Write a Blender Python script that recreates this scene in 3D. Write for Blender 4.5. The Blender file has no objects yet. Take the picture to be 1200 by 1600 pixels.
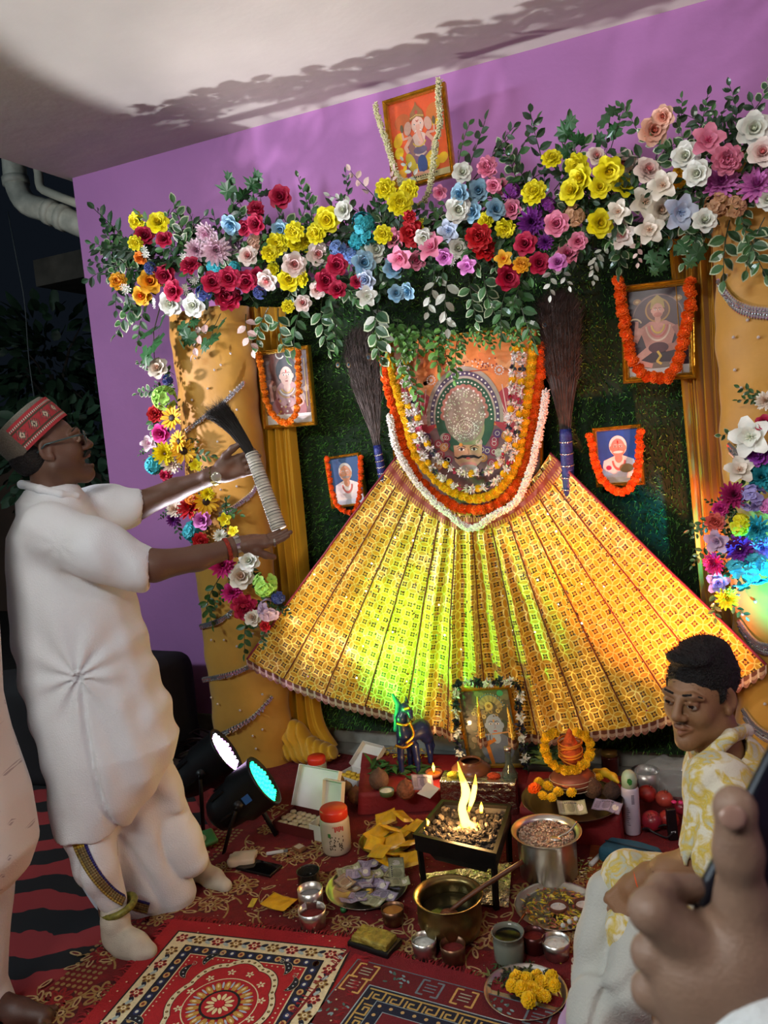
import bpy, bmesh, math, random
import numpy as np
from mathutils import Vector, Matrix, Euler, Quaternion
from mathutils import noise as mnoise
from mathutils.geometry import tessellate_polygon
random.seed(7); rng = np.random.default_rng(7)
S = bpy.context.scene; COL = S.collection; R = math.radians; PI = math.pi

# ---------------------------------------------------------------- camera
FPX, YAW, PITCH, ROLL, DCAM, HCAM = 1256.4, R(24.377), R(5.664), R(5.079), 3.457, 1.53
CAMP = Vector((0, -DCAM, HCAM))
_f0 = Vector((-math.sin(YAW), math.cos(YAW), 0)); _r0 = Vector((math.cos(YAW), math.sin(YAW), 0)); _z = Vector((0, 0, 1))
CF = _f0*math.cos(PITCH) - _z*math.sin(PITCH); _u0 = _z*math.cos(PITCH) + _f0*math.sin(PITCH)
CU = _u0*math.cos(ROLL) + _r0*math.sin(ROLL); CR = _r0*math.cos(ROLL) - _u0*math.sin(ROLL)
cd = bpy.data.cameras.new('camera'); cam = bpy.data.objects.new('camera', cd); COL.objects.link(cam); S.camera = cam
cam.matrix_world = Matrix(((CR.x, CU.x, -CF.x, CAMP.x), (CR.y, CU.y, -CF.y, CAMP.y), (CR.z, CU.z, -CF.z, CAMP.z), (0, 0, 0, 1)))
cd.sensor_fit = 'VERTICAL'; cd.sensor_height = 24; cd.lens = FPX/1600*24; cd.clip_start = .02
cd.dof.use_dof = True; cd.dof.focus_distance = 2.9; cd.dof.aperture_fstop = 7.5
# ---------------------------------------------------------------- world, exposure
S.view_settings.view_transform = 'Standard'; S.view_settings.look = 'None'; S.view_settings.gamma = 1
S.view_settings.use_curve_mapping = False; S.view_settings.exposure = 0.12
W = bpy.data.worlds.new('world'); S.world = W; W.use_nodes = True
W.node_tree.nodes['Background'].inputs[0].default_value = (.012, .017, .026, 1); W.node_tree.nodes['Background'].inputs[1].default_value = .3
S.cycles.max_bounces = 5; S.cycles.diffuse_bounces = 3; S.cycles.glossy_bounces = 3; S.cycles.transmission_bounces = 5
S.cycles.transparent_max_bounces = 8; S.cycles.sample_clamp_indirect = 4; S.cycles.caustics_reflective = False; S.cycles.caustics_refractive = False
S.cycles.use_denoising = True
# ---------------------------------------------------------------- pixel -> place (the tape measure for the survey of the photograph)
def ray(px, py): return (CF*FPX + CR*(px-600) - CU*(py-800)).normalized()
def Py(px, py, y=0.0):
    d = ray(px, py); return CAMP + d*((y+DCAM)/d.y)
def Pz(px, py, z=0.0):
    d = ray(px, py); return CAMP + d*((z-HCAM)/d.z)
def Pd(px, py, dep):
    d = ray(px, py); return CAMP + d*(dep/d.dot(CF))
def depth(p): return (Vector(p)-CAMP).dot(CF)
# ---------------------------------------------------------------- lights
def aim(o, loc, tgt):
    o.location = loc; o.rotation_euler = (Vector(tgt)-Vector(loc)).to_track_quat('-Z', 'Y').to_euler()
def light(kind, name, loc, tgt, power, col, **kw):
    l = bpy.data.lights.new(name, kind); o = bpy.data.objects.new(name, l); COL.objects.link(o); aim(o, loc, tgt)
    l.energy = power; l.color = col
    for k, v in kw.items(): setattr(l, k, v)
    return o
# tube lights of the room, behind the photographer
light('AREA', 'room_tube_light', (-1.0, -4.6, 2.9), (-1.2, -1.0, .9), 48, (1, .96, .92), shape='RECTANGLE', size=1.4, size_y=.25)
light('AREA', 'side_tube_light', (-3.6, -3.4, 2.6), (-1.8, -.8, 1.1), 44, (.74, .9, 1), shape='RECTANGLE', size=1.0, size_y=.2)
light('AREA', 'right_tube_light', (1.9, -2.6, 2.8), (-1.0, -.2, 1.5), 14, (1, .92, .82), shape='RECTANGLE', size=1.0, size_y=.2)
light('SPOT', 'left_flood_light', (-3.3, -1.5, 1.7), (-.8, 0, 2.1), 125, (1, .9, 1), spot_size=R(75), spot_blend=.5, shadow_soft_size=.05)
# stage lights on the floor: white and green one seen at left, orange and cyan ones outside the frame at right
PAR_AX = (CR*.80+CU*.60).normalized()
WPC = Pd(350, 1176, depth(Pz(318, 1300))); GPC = Pd(409, 1222, depth(Pz(385, 1330)))
WHITE_PAR = WPC+PAR_AX*.06; GREEN_PAR = GPC+PAR_AX*.06
light('SPOT', 'white_stage_beam', WHITE_PAR, WHITE_PAR+Vector((.75, .12, 2.6)), 185, (.86, .87, 1), spot_size=R(58), spot_blend=.25, shadow_soft_size=.035)
light('SPOT', 'added_skirt_spot', WHITE_PAR+PAR_AX*.03, (-1.5, -.25, 1.0), 26, (1, .80, .5), spot_size=R(70), spot_blend=.9, shadow_soft_size=.05)  # extra warm spot added at the white lamp to light the skirt's left side
light('SPOT', 'green_stage_beam', GREEN_PAR, (-1.15, -.1, .78), 95, (.10, 1, .10), spot_size=R(56), spot_blend=1, shadow_soft_size=.05)
light('SPOT', 'orange_stage_beam', (-.02, -.95, .30), (-.40, -.2, .98), 250, (1, .24, .12), spot_size=R(50), spot_blend=1, shadow_soft_size=.05)
light('SPOT', 'cyan_stage_beam', (.40, -1.0, .45), (.06, -.42, .93), 260, (.03, .55, 1), spot_size=R(30), spot_blend=.7, shadow_soft_size=.04)

# ---------------------------------------------------------------- materials
MATS = {}
def lin(c):
    return tuple((x/12.92 if x <= .04045 else ((x+.055)/1.055)**2.4) for x in c)
def hexc(h): return lin(tuple(int(h[i:i+2], 16)/255 for i in (0, 2, 4)))
def C(c): return hexc(c) if isinstance(c, str) else tuple(c)
def mat(name, col, rough=.6, metal=0., bump=0., bscale=60., var=.12, vscale=8., emit=0., trans=0., coat=0., sheen=0., sub=0., alpha=1., ior=None, spec=None):
    if name in MATS: return MATS[name]
    m = bpy.data.materials.new(name); m.use_nodes = True; nt = m.node_tree; b = nt.nodes['Principled BSDF']; L = nt.links
    c = C(col); b.inputs['Base Color'].default_value = (*c, 1); b.inputs['Roughness'].default_value = rough; b.inputs['Metallic'].default_value = metal
    tc = nt.nodes.new('ShaderNodeTexCoord')
    if var:
        n = nt.nodes.new('ShaderNodeTexNoise'); n.inputs['Scale'].default_value = vscale; n.inputs['Detail'].default_value = 4; L.new(tc.outputs['Object'], n.inputs['Vector'])
        r = nt.nodes.new('ShaderNodeValToRGB'); r.color_ramp.elements[0].position = .3; r.color_ramp.elements[1].position = .7
        r.color_ramp.elements[0].color = (*[x*(1-var) for x in c], 1); r.color_ramp.elements[1].color = (*[min(1, x*(1+var)) for x in c], 1)
        L.new(n.outputs['Fac'], r.inputs['Fac']); L.new(r.outputs['Color'], b.inputs['Base Color'])
        if emit: L.new(r.outputs['Color'], b.inputs['Emission Color'])
    if bump:
        n2 = nt.nodes.new('ShaderNodeTexNoise'); n2.inputs['Scale'].default_value = bscale; n2.inputs['Detail'].default_value = 5; L.new(tc.outputs['Object'], n2.inputs['Vector'])
        bp = nt.nodes.new('ShaderNodeBump'); bp.inputs['Strength'].default_value = bump; bp.inputs['Distance'].default_value = .01
        L.new(n2.outputs['Fac'], bp.inputs['Height']); L.new(bp.outputs['Normal'], b.inputs['Normal'])
    if emit: b.inputs['Emission Color'].default_value = (*c, 1); b.inputs['Emission Strength'].default_value = emit
    if trans: b.inputs['Transmission Weight'].default_value = trans
    if coat: b.inputs['Coat Weight'].default_value = coat
    if sheen: b.inputs['Sheen Weight'].default_value = sheen
    if sub: b.inputs['Subsurface Weight'].default_value = sub; b.inputs['Subsurface Scale'].default_value = .01
    if ior: b.inputs['IOR'].default_value = ior
    if spec is not None: b.inputs['Specular IOR Level'].default_value = spec
    if alpha < 1: b.inputs['Alpha'].default_value = alpha
    MATS[name] = m; return m
def vcmat(name, rough=.7, bump=0., bscale=200., coat=0., spec=None, sub=0., var=.1, vscale=120, metal=0):
    """colours from the mesh's colour attribute (dye, print, pigment or painted eye shade), a little mottled"""
    if name in MATS: return MATS[name]
    m = mat(name, (.5, .5, .5), rough, metal, bump, bscale, 0, coat=coat, spec=spec, sub=sub); nt = m.node_tree; L = nt.links; b = nt.nodes['Principled BSDF']
    a = nt.nodes.new('ShaderNodeVertexColor'); a.layer_name = 'Col'
    tc = nt.nodes.new('ShaderNodeTexCoord'); n = nt.nodes.new('ShaderNodeTexNoise'); n.inputs['Scale'].default_value = vscale; L.new(tc.outputs['Object'], n.inputs['Vector'])
    mr = nt.nodes.new('ShaderNodeMapRange'); mr.inputs[1].default_value = .3; mr.inputs[2].default_value = .7; mr.inputs[3].default_value = 1-var; mr.inputs[4].default_value = 1+var; L.new(n.outputs['Fac'], mr.inputs[0])
    mx = nt.nodes.new('ShaderNodeVectorMath'); mx.operation = 'SCALE'; L.new(a.outputs['Color'], mx.inputs[0]); L.new(mr.outputs[0], mx.inputs['Scale'])
    L.new(mx.outputs[0], b.inputs['Base Color']); return m
class X:
    """tiny expression builder for math nodes"""
    def __init__(s, nt, o): s.nt = nt; s.o = o
    def _m(s, op, *a):
        n = s.nt.nodes.new('ShaderNodeMath'); n.operation = op
        for i, v in enumerate((s,)+a):
            if isinstance(v, X): s.nt.links.new(v.o, n.inputs[i])
            else: n.inputs[i].default_value = v
        return X(s.nt, n.outputs[0])
    def __add__(s, b): return s._m('ADD', b)
    def __sub__(s, b): return s._m('SUBTRACT', b)
    def __mul__(s, b): return s._m('MULTIPLY', b)
    def __pow__(s, b): return s._m('POWER', b)
    def lt(s, b): return s._m('LESS_THAN', b)
    def gt(s, b): return s._m('GREATER_THAN', b)
    def abs(s): return s._m('ABSOLUTE')
    def min(s, b): return s._m('MINIMUM', b)
    def max(s, b): return s._m('MAXIMUM', b)
    def fract(s): return s._m('FRACT')
    def floor(s): return s._m('FLOOR')
    def sqrt(s): return s._m('SQRT')
    def sin(s): return s._m('SINE')
def mixc(nt, fac, a, b):
    n = nt.nodes.new('ShaderNodeMix'); n.data_type = 'RGBA'
    nt.links.new(fac.o if isinstance(fac, X) else fac, n.inputs[0])
    for i, v in ((6, a), (7, b)):
        if isinstance(v, tuple): n.inputs[i].default_value = (*v[:3], 1)
        else: nt.links.new(v, n.inputs[i])
    return n.outputs[2]
# ---------------------------------------------------------------- mesh builder
class MB:
    def __init__(s): s.v = []; s.f = []; s.c = None; s.uv = None
    def add(s, vs, fs, col=None):
        o = len(s.v); s.v += [tuple(p) for p in vs]; s.f += [tuple(i+o for i in f) for f in fs]
        if col is not None:
            if s.c is None: s.c = [(1, 1, 1)]*o
            s.c += [tuple(col)]*len(vs) if not isinstance(col, list) else col
        elif s.c is not None: s.c += [(1, 1, 1)]*len(vs)
        return s
    def box(s, c, d, m=None, col=None):
        vs = [Vector((c[0]+d[0]*x/2, c[1]+d[1]*y/2, c[2]+d[2]*z/2)) for x in (-1, 1) for y in (-1, 1) for z in (-1, 1)]
        if m is not None: vs = [m @ p for p in vs]
        return s.add(vs, [(0, 1, 3, 2), (4, 6, 7, 5), (0, 4, 5, 1), (2, 3, 7, 6), (0, 2, 6, 4), (1, 5, 7, 3)], col)
    def tube(s, pts, rad, n=8, cap=True, closed=False, col=None, flat=1.):
        pts = [Vector(p) for p in pts]; N = len(pts); rad = [rad]*N if not hasattr(rad, '__len__') else rad
        vs = []; fs = []; up = None
        for i, p in enumerate(pts):
            t = (pts[(i+1) % N if closed else min(i+1, N-1)] - pts[i-1 if (closed or i) else 0]).normalized()
            if up is None:
                up = Vector((0, 0, 1)) if abs(t.z) < .9 else Vector((1, 0, 0))
            a = t.cross(up)
            if a.length < 1e-6: a = t.orthogonal()
            a.normalize(); b = a.cross(t).normalized(); up = b
            for k in range(n):
                w = 2*PI*k/n; vs.append(p + (a*math.cos(w) + b*math.sin(w)*flat)*rad[i])
        for i in range(N if closed else N-1):
            j = (i+1) % N
            for k in range(n): fs.append((i*n+k, i*n+(k+1) % n, j*n+(k+1) % n, j*n+k))
        if cap and not closed: fs.append(tuple(range(n))[::-1]); fs.append(tuple(range((N-1)*n, N*n)))
        return s.add(vs, fs, col)
    def lathe(s, prof, n=32, m=None, col=None, sx=1., sy=1.):
        vs = []; fs = []; P = len(prof)
        for k in range(n):
            w = 2*PI*k/n
            for r, z in prof: vs.append(Vector((r*math.cos(w)*sx, r*math.sin(w)*sy, z)))
        for k in range(n):
            k2 = (k+1) % n
            for i in range(P-1):
                if prof[i][0] < 1e-7 and prof[i+1][0] < 1e-7: continue
                fs.append((k*P+i, k2*P+i, k2*P+i+1, k*P+i+1))
        if m is not None: vs = [m @ p for p in vs]
        cc = None
        if isinstance(col, list): cc = [tuple(col[i]) for k in range(n) for i in range(P)]
        elif col is not None: cc = col
        return s.add(vs, fs, cc)
    def grid(s, fn, nu, nv, col=None):
        vs = [fn(i/nu, j/nv) for j in range(nv+1) for i in range(nu+1)]
        fs = [(j*(nu+1)+i, j*(nu+1)+i+1, (j+1)*(nu+1)+i+1, (j+1)*(nu+1)+i) for j in range(nv) for i in range(nu)]
        return s.add(vs, fs, col)
    def ico(s, c, r, col=None, sub=1, m=None):
        vs, fs = ICO[sub]; r = (r, r, r) if not hasattr(r, '__len__') else r
        pv = [Vector((p[0]*r[0], p[1]*r[1], p[2]*r[2])) for p in vs]
        if m is not None: pv = [m @ p for p in pv]
        return s.add([p+Vector(c) for p in pv], fs, col)
    def merge(s, o, m):
        return s.add([m @ Vector(p) for p in o.v], o.f, list(o.c) if o.c else None)
    def mesh(s, name, material, smooth=True, weld=False):
        me = bpy.data.meshes.new(name); me.from_pydata([tuple(p) for p in s.v], [], s.f)
        if s.c is not None:
            ca = me.color_attributes.new('Col', 'FLOAT_COLOR', 'POINT')
            ca.data.foreach_set('color', np.array([(*c[:3], 1) for c in s.c], dtype=np.float32).ravel())
        for mt in (material if isinstance(material, (list, tuple)) else [material]): me.materials.append(mt)
        if weld:
            bm = bmesh.new(); bm.from_mesh(me); bmesh.ops.remove_doubles(bm, verts=bm.verts, dist=1e-5); bmesh.ops.recalc_face_normals(bm, faces=bm.faces); bm.to_mesh(me); bm.free()
        if smooth: me.polygons.foreach_set('use_smooth', [True]*len(me.polygons))
        me.update(); return me
    def build(s, name, material, parent=None, smooth=True, mw=None, weld=False, bevel=0, auto=None, sub=0):
        o = bpy.data.objects.new(name, s.mesh(name, material, smooth, weld or bool(sub) or bool(bevel))); COL.objects.link(o)
        if parent is not None: o.parent = parent
        if mw is not None: o.matrix_local = mw
        if bevel:
            b = o.modifiers.new('bevel', 'BEVEL'); b.width = bevel; b.segments = 2; b.limit_method = 'ANGLE'; b.angle_limit = R(35)
        if sub: d = o.modifiers.new('sub', 'SUBSURF'); d.levels = sub; d.render_levels = sub
        if auto:
            e = o.modifiers.new('split', 'EDGE_SPLIT'); e.split_angle = R(auto)
        return o
def _mkico(sub):
    bm = bmesh.new(); bmesh.ops.create_icosphere(bm, subdivisions=sub, radius=1); v = [p.co.copy() for p in bm.verts]; f = [tuple(q.index for q in p.verts) for p in bm.faces]; bm.free(); return v, f
ICO = {k: _mkico(k) for k in (1, 2, 3, 4)}
def tag(o, label=None, cat=None, group=None, kind=None):
    for k, v in (('label', label), ('category', cat), ('group', group), ('kind', kind)):
        if v: o[k] = v
    return o
def thing(name, label, cat, loc=(0, 0, 0), rz=0, group=None, rot=None, parent=None):
    o = bpy.data.objects.new(name, None); COL.objects.link(o); o.location = loc; o.rotation_euler = rot if rot is not None else (0, 0, rz); o.empty_display_size = .1
    return tag(o, label, cat, group)
def place(o, loc=None, rz=None, rot=None, s=None):
    if loc is not None: o.location = loc
    if rz is not None: o.rotation_euler = (0, 0, rz)
    if rot is not None: o.rotation_euler = rot
    if s is not None: o.scale = (s, s, s) if not hasattr(s, '__len__') else s
    return o
def copy_tree(o, parent=None):
    c = o.copy(); COL.objects.link(c)
    if parent is not None: c.parent = parent
    for ch in [q for q in bpy.data.objects if q.parent == o]: copy_tree(ch, c)
    return c
def inst(name, me, parent=None, mw=None):
    o = bpy.data.objects.new(name, me); COL.objects.link(o)
    if parent is not None: o.parent = parent
    if mw is not None: o.matrix_local = mw
    return o
def frame_m(o, x, y, z):
    """matrix from origin and three axes"""
    return Matrix(((x[0], y[0], z[0], o[0]), (x[1], y[1], z[1], o[1]), (x[2], y[2], z[2], o[2]), (0, 0, 0, 1)))
def look(o, zdir, up=(0, 0, 1), s=1.):
    z = Vector(zdir).normalized(); x = Vector(up).cross(z)
    if x.length < 1e-4: x = Vector((1, 0, 0)).cross(z)
    x.normalize(); y = z.cross(x); return frame_m(o, x*s, y*s, z*s)
def smooth_path(pts, n):
    """Catmull-Rom through pts, resampled evenly to n+1 points"""
    P = [Vector(p) for p in pts]; P = [P[0]*2-P[1]]+P+[P[-1]*2-P[-2]]; out = []
    for i in range(1, len(P)-2):
        for k in range(12):
            t = k/12; a, b, c, d = P[i-1:i+3]
            out.append(.5*((2*b)+(c-a)*t+(2*a-5*b+4*c-d)*t*t+(3*b-a-3*c+d)*t**3))
    out.append(P[-2]); L = [0]
    for i in range(1, len(out)): L.append(L[-1]+(out[i]-out[i-1]).length)
    res = []; j = 0
    for k in range(n+1):
        t = L[-1]*k/n
        while j < len(out)-2 and L[j+1] < t: j += 1
        w = (t-L[j])/max(1e-9, L[j+1]-L[j]); res.append(out[j].lerp(out[j+1], min(1, max(0, w))))
    return res
# ---------------------------------------------------------------- flat prints (posters, woven patterns): polygons on a sheet, each layer a hair above the last
class Paint:
    def __init__(s, eps=.0004): s.mb = MB(); s.e = eps; s.n = 0; s.clip = None; s.T = None
    def poly(s, pts, col, l=1):
        col = C(col); s.n = (s.n+1) % 16; z = l*s.e+s.n*s.e/17; k = s.clip
        if s.T: pts = [(p[0]*s.T[0]+s.T[1], p[1]*s.T[0]+s.T[2]) for p in pts]
        s.mb.add([(max(-k[0], min(k[0], p[0])), max(-k[1], min(k[1], p[1])), z) if k else (p[0], p[1], z) for p in pts], [tuple(range(len(pts)))], col)
    def rect(s, x0, y0, x1, y1, col, l=1): s.poly([(x0, y0), (x1, y0), (x1, y1), (x0, y1)], col, l)
    def ell(s, cx, cy, rx, ry, col, l=1, rot=0, n=20, a0=0, a1=360):
        c, q = math.cos(R(rot)), math.sin(R(rot)); pts = []
        full = a1-a0 >= 360
        for k in range(n if full else n+1):
            w = R(a0+(a1-a0)*k/n); x, y = rx*math.cos(w), ry*math.sin(w); pts.append((cx+x*c-y*q, cy+x*q+y*c))
        s.poly(pts, col, l)
    def ring(s, cx, cy, r0, r1, col, l=1, n=32, sy=1., a0=0, a1=360):
        col = C(col)
        for k in range(n):
            a, b = R(a0+(a1-a0)*k/n), R(a0+(a1-a0)*(k+1)/n)
            s.poly([(cx+r0*math.cos(a), cy+sy*r0*math.sin(a)), (cx+r1*math.cos(a), cy+sy*r1*math.sin(a)), (cx+r1*math.cos(b), cy+sy*r1*math.sin(b)), (cx+r0*math.cos(b), cy+sy*r0*math.sin(b))], col, l)
    def line(s, pts, w, col, l=1, w2=None):
        col = C(col); n = len(pts); w2 = w if w2 is None else w2
        for i in range(n-1):
            a, b = Vector(pts[i][:2]), Vector(pts[i+1][:2]); d = b-a
            if d.length < 1e-9: continue
            q = Vector((-d.y, d.x)).normalized(); wa = (w+(w2-w)*i/(n-1))/2; wb = (w+(w2-w)*(i+1)/(n-1))/2; e = d.normalized()*min(wa, wb)*.4
            s.poly([a-q*wa-e, b-q*wb+e, b+q*wb+e, a+q*wa-e], col, l)
    def petals(s, cx, cy, r0, r1, w, n, col, l=1, rot=0):
        for k in range(n):
            a = 360*k/n+rot; m = (r0+r1)/2; s.ell(cx+m*math.cos(R(a)), cy+m*math.sin(R(a)), (r1-r0)/2, w, col, l, a, 10)
    def grad(s, x0, y0, x1, y1, c0, c1, l=0, n=12):
        c0, c1 = C(c0), C(c1)
        for k in range(n):
            t = k/(n-1); c = tuple(a+(b-a)*t for a, b in zip(c0, c1)); s.mb.add([(x0, y0+(y1-y0)*k/n, l*s.e), (x1, y0+(y1-y0)*k/n, l*s.e), (x1, y0+(y1-y0)*(k+1)/n, l*s.e), (x0, y0+(y1-y0)*(k+1)/n, l*s.e)], [(0, 1, 2, 3)], c)
    def build(s, name, m, parent=None, mw=None): return s.mb.build(name, m, parent, smooth=False, mw=mw)
# ---------------------------------------------------------------- organic bodies: signed distance fields meshed by surface nets
def _rot(m): return np.array([[m[i][j] for j in range(3)] for i in range(3)])
class Sdf:
    def __init__(s): s.p = []
    def cone(s, a, b, ra, rb, k=.012, sub=False): s.p.append(('c', np.array(a, float), np.array(b, float), ra, rb, k, sub)); return s
    def chain(s, pts, rs, k=.006):
        for i in range(len(pts)-1): s.cone(pts[i], pts[i+1], rs[i], rs[i+1], k)
        return s
    def ell(s, c, r, m=None, k=.012, sub=False):
        r = (r,)*3 if not hasattr(r, '__len__') else r
        s.p.append(('e', np.array(c, float), np.array(r, float), np.eye(3) if m is None else _rot(m), None, k, sub)); return s
    def box(s, c, d, rad, m=None, k=.008, sub=False):
        s.p.append(('b', np.array(c, float), np.array(d, float)-rad, np.eye(3) if m is None else _rot(m), rad, k, sub)); return s
    def loft(s, rings, vx, vy, vz, k=.02):
        """rings: (centre, rx, ry) from bottom to top along vz"""
        vx, vy, vz = (np.array(Vector(v).normalized()) for v in (vx, vy, vz)); Cn = np.array([list(r[0]) for r in rings], float); o = np.argsort(Cn @ vz)
        s.p.append(('l', Cn[o], np.array([rings[i][1:3] for i in o], float), (vx, vy, vz), None, k, False)); return s
    def add_from(s, o, M):
        """take o's primitives placed by matrix M (rotation + uniform scale)"""
        M = Matrix(M); sc = M.to_scale()[0]; rt = _rot(M.to_3x3().normalized())
        T = lambda v: np.array(M @ Vector(v))
        for q in o.p:
            if q[0] == 'c': s.p.append(('c', T(q[1]), T(q[2]), q[3]*sc, q[4]*sc, q[5]*sc, q[6]))
            else: s.p.append((q[0], T(q[1]), q[2]*sc, rt @ q[3], None if q[4] is None else q[4]*sc, q[5]*sc, q[6]))
        return s
    def bounds(s):
        lo = np.full(3, 1e9); hi = -lo
        for q in s.p:
            if q[6]: continue
            if q[0] == 'c': l = np.minimum(q[1]-q[3], q[2]-q[4]); h = np.maximum(q[1]+q[3], q[2]+q[4])
            elif q[0] == 'l': rr = np.maximum(q[2][:, :1], q[2][:, 1:]); l = (q[1]-rr).min(0); h = (q[1]+rr).max(0)
            else:
                rr = np.abs(q[3]) @ (q[2]+(q[4] or 0)); l = q[1]-rr; h = q[1]+rr
            lo = np.minimum(lo, l); hi = np.maximum(hi, h)
        return lo, hi
    def field(s, lo, hi, h, disp=None):
        n = np.ceil((hi-lo)/h).astype(int)+1; ax = [lo[i]+h*np.arange(n[i]) for i in range(3)]; D = np.full(n, 1., np.float32)
        for q in s.p:
            k = q[5]
            if q[0] == 'c': l = np.minimum(q[1]-q[3], q[2]-q[4]); g = np.maximum(q[1]+q[3], q[2]+q[4])
            elif q[0] == 'l': rr = np.maximum(q[2][:, :1], q[2][:, 1:]); l = (q[1]-rr).min(0); g = (q[1]+rr).max(0)
            else:
                rr = np.abs(q[3]) @ (q[2]+(q[4] or 0)); l = q[1]-rr; g = q[1]+rr
            mg = 2*k+3*h; i0 = np.maximum(0, np.floor((l-mg-lo)/h).astype(int)); i1 = np.minimum(n, np.ceil((g+mg-lo)/h).astype(int)+1)
            if (i1 <= i0).any(): continue
            xs = [ax[i][i0[i]:i1[i]].astype(np.float32) for i in range(3)]; P = np.stack(np.meshgrid(*xs, indexing='ij'), -1)
            if q[0] == 'c':
                a, b = q[1], q[2]; ab = b-a; L2 = max(1e-12, ab @ ab); t = np.clip(((P-a) @ ab)/L2, 0, 1); d = np.linalg.norm(P-a-t[..., None]*ab, axis=-1)-(q[3]+(q[4]-q[3])*t)
            elif q[0] == 'l':
                vx, vy, vz = q[3]; hh_ = q[1] @ vz; t = P @ vz; tc_ = np.clip(t, hh_[0], hh_[-1]); cx_ = np.interp(tc_, hh_, q[1] @ vx); cy_ = np.interp(tc_, hh_, q[1] @ vy); rx = np.interp(tc_, hh_, q[2][:, 0]); ry = np.interp(tc_, hh_, q[2][:, 1])
                X_, Y_ = (P @ vx-cx_), (P @ vy-cy_); e0 = np.sqrt((X_/rx)**2+(Y_/ry)**2); e1 = np.sqrt((X_/rx**2)**2+(Y_/ry**2)**2); d = e0*(e0-1)/np.maximum(e1, 1e-6); d = np.maximum(d, np.maximum(hh_[0]-t, t-hh_[-1]))
            elif q[0] == 'e':
                pl = (P-q[1]) @ q[3]; k0 = np.linalg.norm(pl/q[2], axis=-1); k1 = np.linalg.norm(pl/q[2]**2, axis=-1); d = k0*(k0-1)/np.maximum(k1, 1e-6)
            else:
                pl = np.abs((P-q[1]) @ q[3])-q[2]; d = np.linalg.norm(np.maximum(pl, 0), axis=-1)+np.minimum(pl.max(-1), 0)-q[4]
            sl = tuple(slice(i0[i], i1[i]) for i in range(3)); O = D[sl]; d = d.astype(np.float32)
            if q[6]: d = -d; hh = np.clip(.5-.5*(d-O)/k*-1, 0, 1); hh = np.clip(.5+.5*(d-O)/k, 0, 1); D[sl] = O*(1-hh)+d*hh+k*hh*(1-hh)
            else: hh = np.clip(.5+.5*(O-d)/k, 0, 1); D[sl] = O*(1-hh)+d*hh-k*hh*(1-hh)
        if disp is not None:
            m = np.abs(D) < .06; ii = np.nonzero(m); P = np.stack([ax[i][ii[i]] for i in range(3)], -1); D[m] += disp(P).astype(np.float32)
        return D, lo
    def surf(s, h, disp=None, lo=None, hi=None):
        l, g = s.bounds(); pad = 4*h+.015; lo = l-pad if lo is None else np.array(lo, float); hi = g+pad if hi is None else np.array(hi, float)
        D, o = s.field(lo, hi, h, disp); I = D < 0
        n = np.array(D.shape)-1; c = np.zeros(n, np.int8)
        for dx in (0, 1):
            for dy in (0, 1):
                for dz in (0, 1): c += I[dx:n[0]+dx, dy:n[1]+dy, dz:n[2]+dz]
        act = (c > 0) & (c < 8); ids = np.full(n, -1, np.int64); A = np.nonzero(act); ids[A] = np.arange(len(A[0]))
        acc = np.zeros((len(A[0]), 3)); cnt = np.zeros(len(A[0])); base = np.stack(A, -1)
        corners = [(x, y, z) for x in (0, 1) for y in (0, 1) for z in (0, 1)]
        for ca in corners:
            for axx in range(3):
                if ca[axx]: continue
                cb = list(ca); cb[axx] = 1
                va = D[A[0]+ca[0], A[1]+ca[1], A[2]+ca[2]]; vb = D[A[0]+cb[0], A[1]+cb[1], A[2]+cb[2]]; m = (va < 0) != (vb < 0)
                t = np.where(m, va/np.where(m, va-vb, 1), 0); p = np.zeros((len(t), 3)); p[:] = ca; p[:, axx] = t; acc += p*m[:, None]; cnt += m
        V = (base+acc/np.maximum(cnt, 1)[:, None])*h+o
        F = []
        for axx in range(3):
            sl0 = [slice(None)]*3; sl1 = [slice(None)]*3; sl0[axx] = slice(0, -1); sl1[axx] = slice(1, None)
            a = I[tuple(sl0)]; b = I[tuple(sl1)]; m = a != b; u, w = [(1, 2), (2, 0), (0, 1)][axx]; J = np.nonzero(m); J = [q.copy() for q in J]
            ok = (J[u] > 0) & (J[w] > 0) & (J[u] < n[u]) & (J[w] < n[w]) & (J[axx] < n[axx]); J = [q[ok] for q in J]; fl = a[tuple(J)]
            def g(du, dw):
                K = [q.copy() for q in J]; K[u] = K[u]-du; K[w] = K[w]-dw; return ids[tuple(K)]
            q4 = np.stack([g(1, 1), g(0, 1), g(0, 0), g(1, 0)], -1); q4[~fl] = q4[~fl][:, ::-1]; F.append(q4)
        F = np.concatenate(F) if F else np.zeros((0, 4), int); F = F[(F >= 0).all(1)]
        return V, F
def np_mesh(name, V, F, material, colfn=None, cols=None):
    me = bpy.data.meshes.new(name); me.vertices.add(len(V)); me.vertices.foreach_set('co', np.asarray(V, np.float32).ravel())
    k = F.shape[1]; me.loops.add(len(F)*k); me.loops.foreach_set('vertex_index', F.ravel().astype(np.int32)); me.polygons.add(len(F))
    me.polygons.foreach_set('loop_start', np.arange(0, len(F)*k, k, dtype=np.int32)); me.polygons.foreach_set('loop_total', np.full(len(F), k, np.int32))
    me.polygons.foreach_set('use_smooth', np.ones(len(F), bool)); me.update(calc_edges=True); me.validate()
    if colfn is not None: cols = colfn(np.asarray(V))
    if cols is not None:
        ca = me.color_attributes.new('Col', 'FLOAT_COLOR', 'POINT'); ca.data.foreach_set('color', np.concatenate([cols, np.ones((len(V), 1))], 1).astype(np.float32).ravel())
    me.materials.append(material); return me
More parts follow.
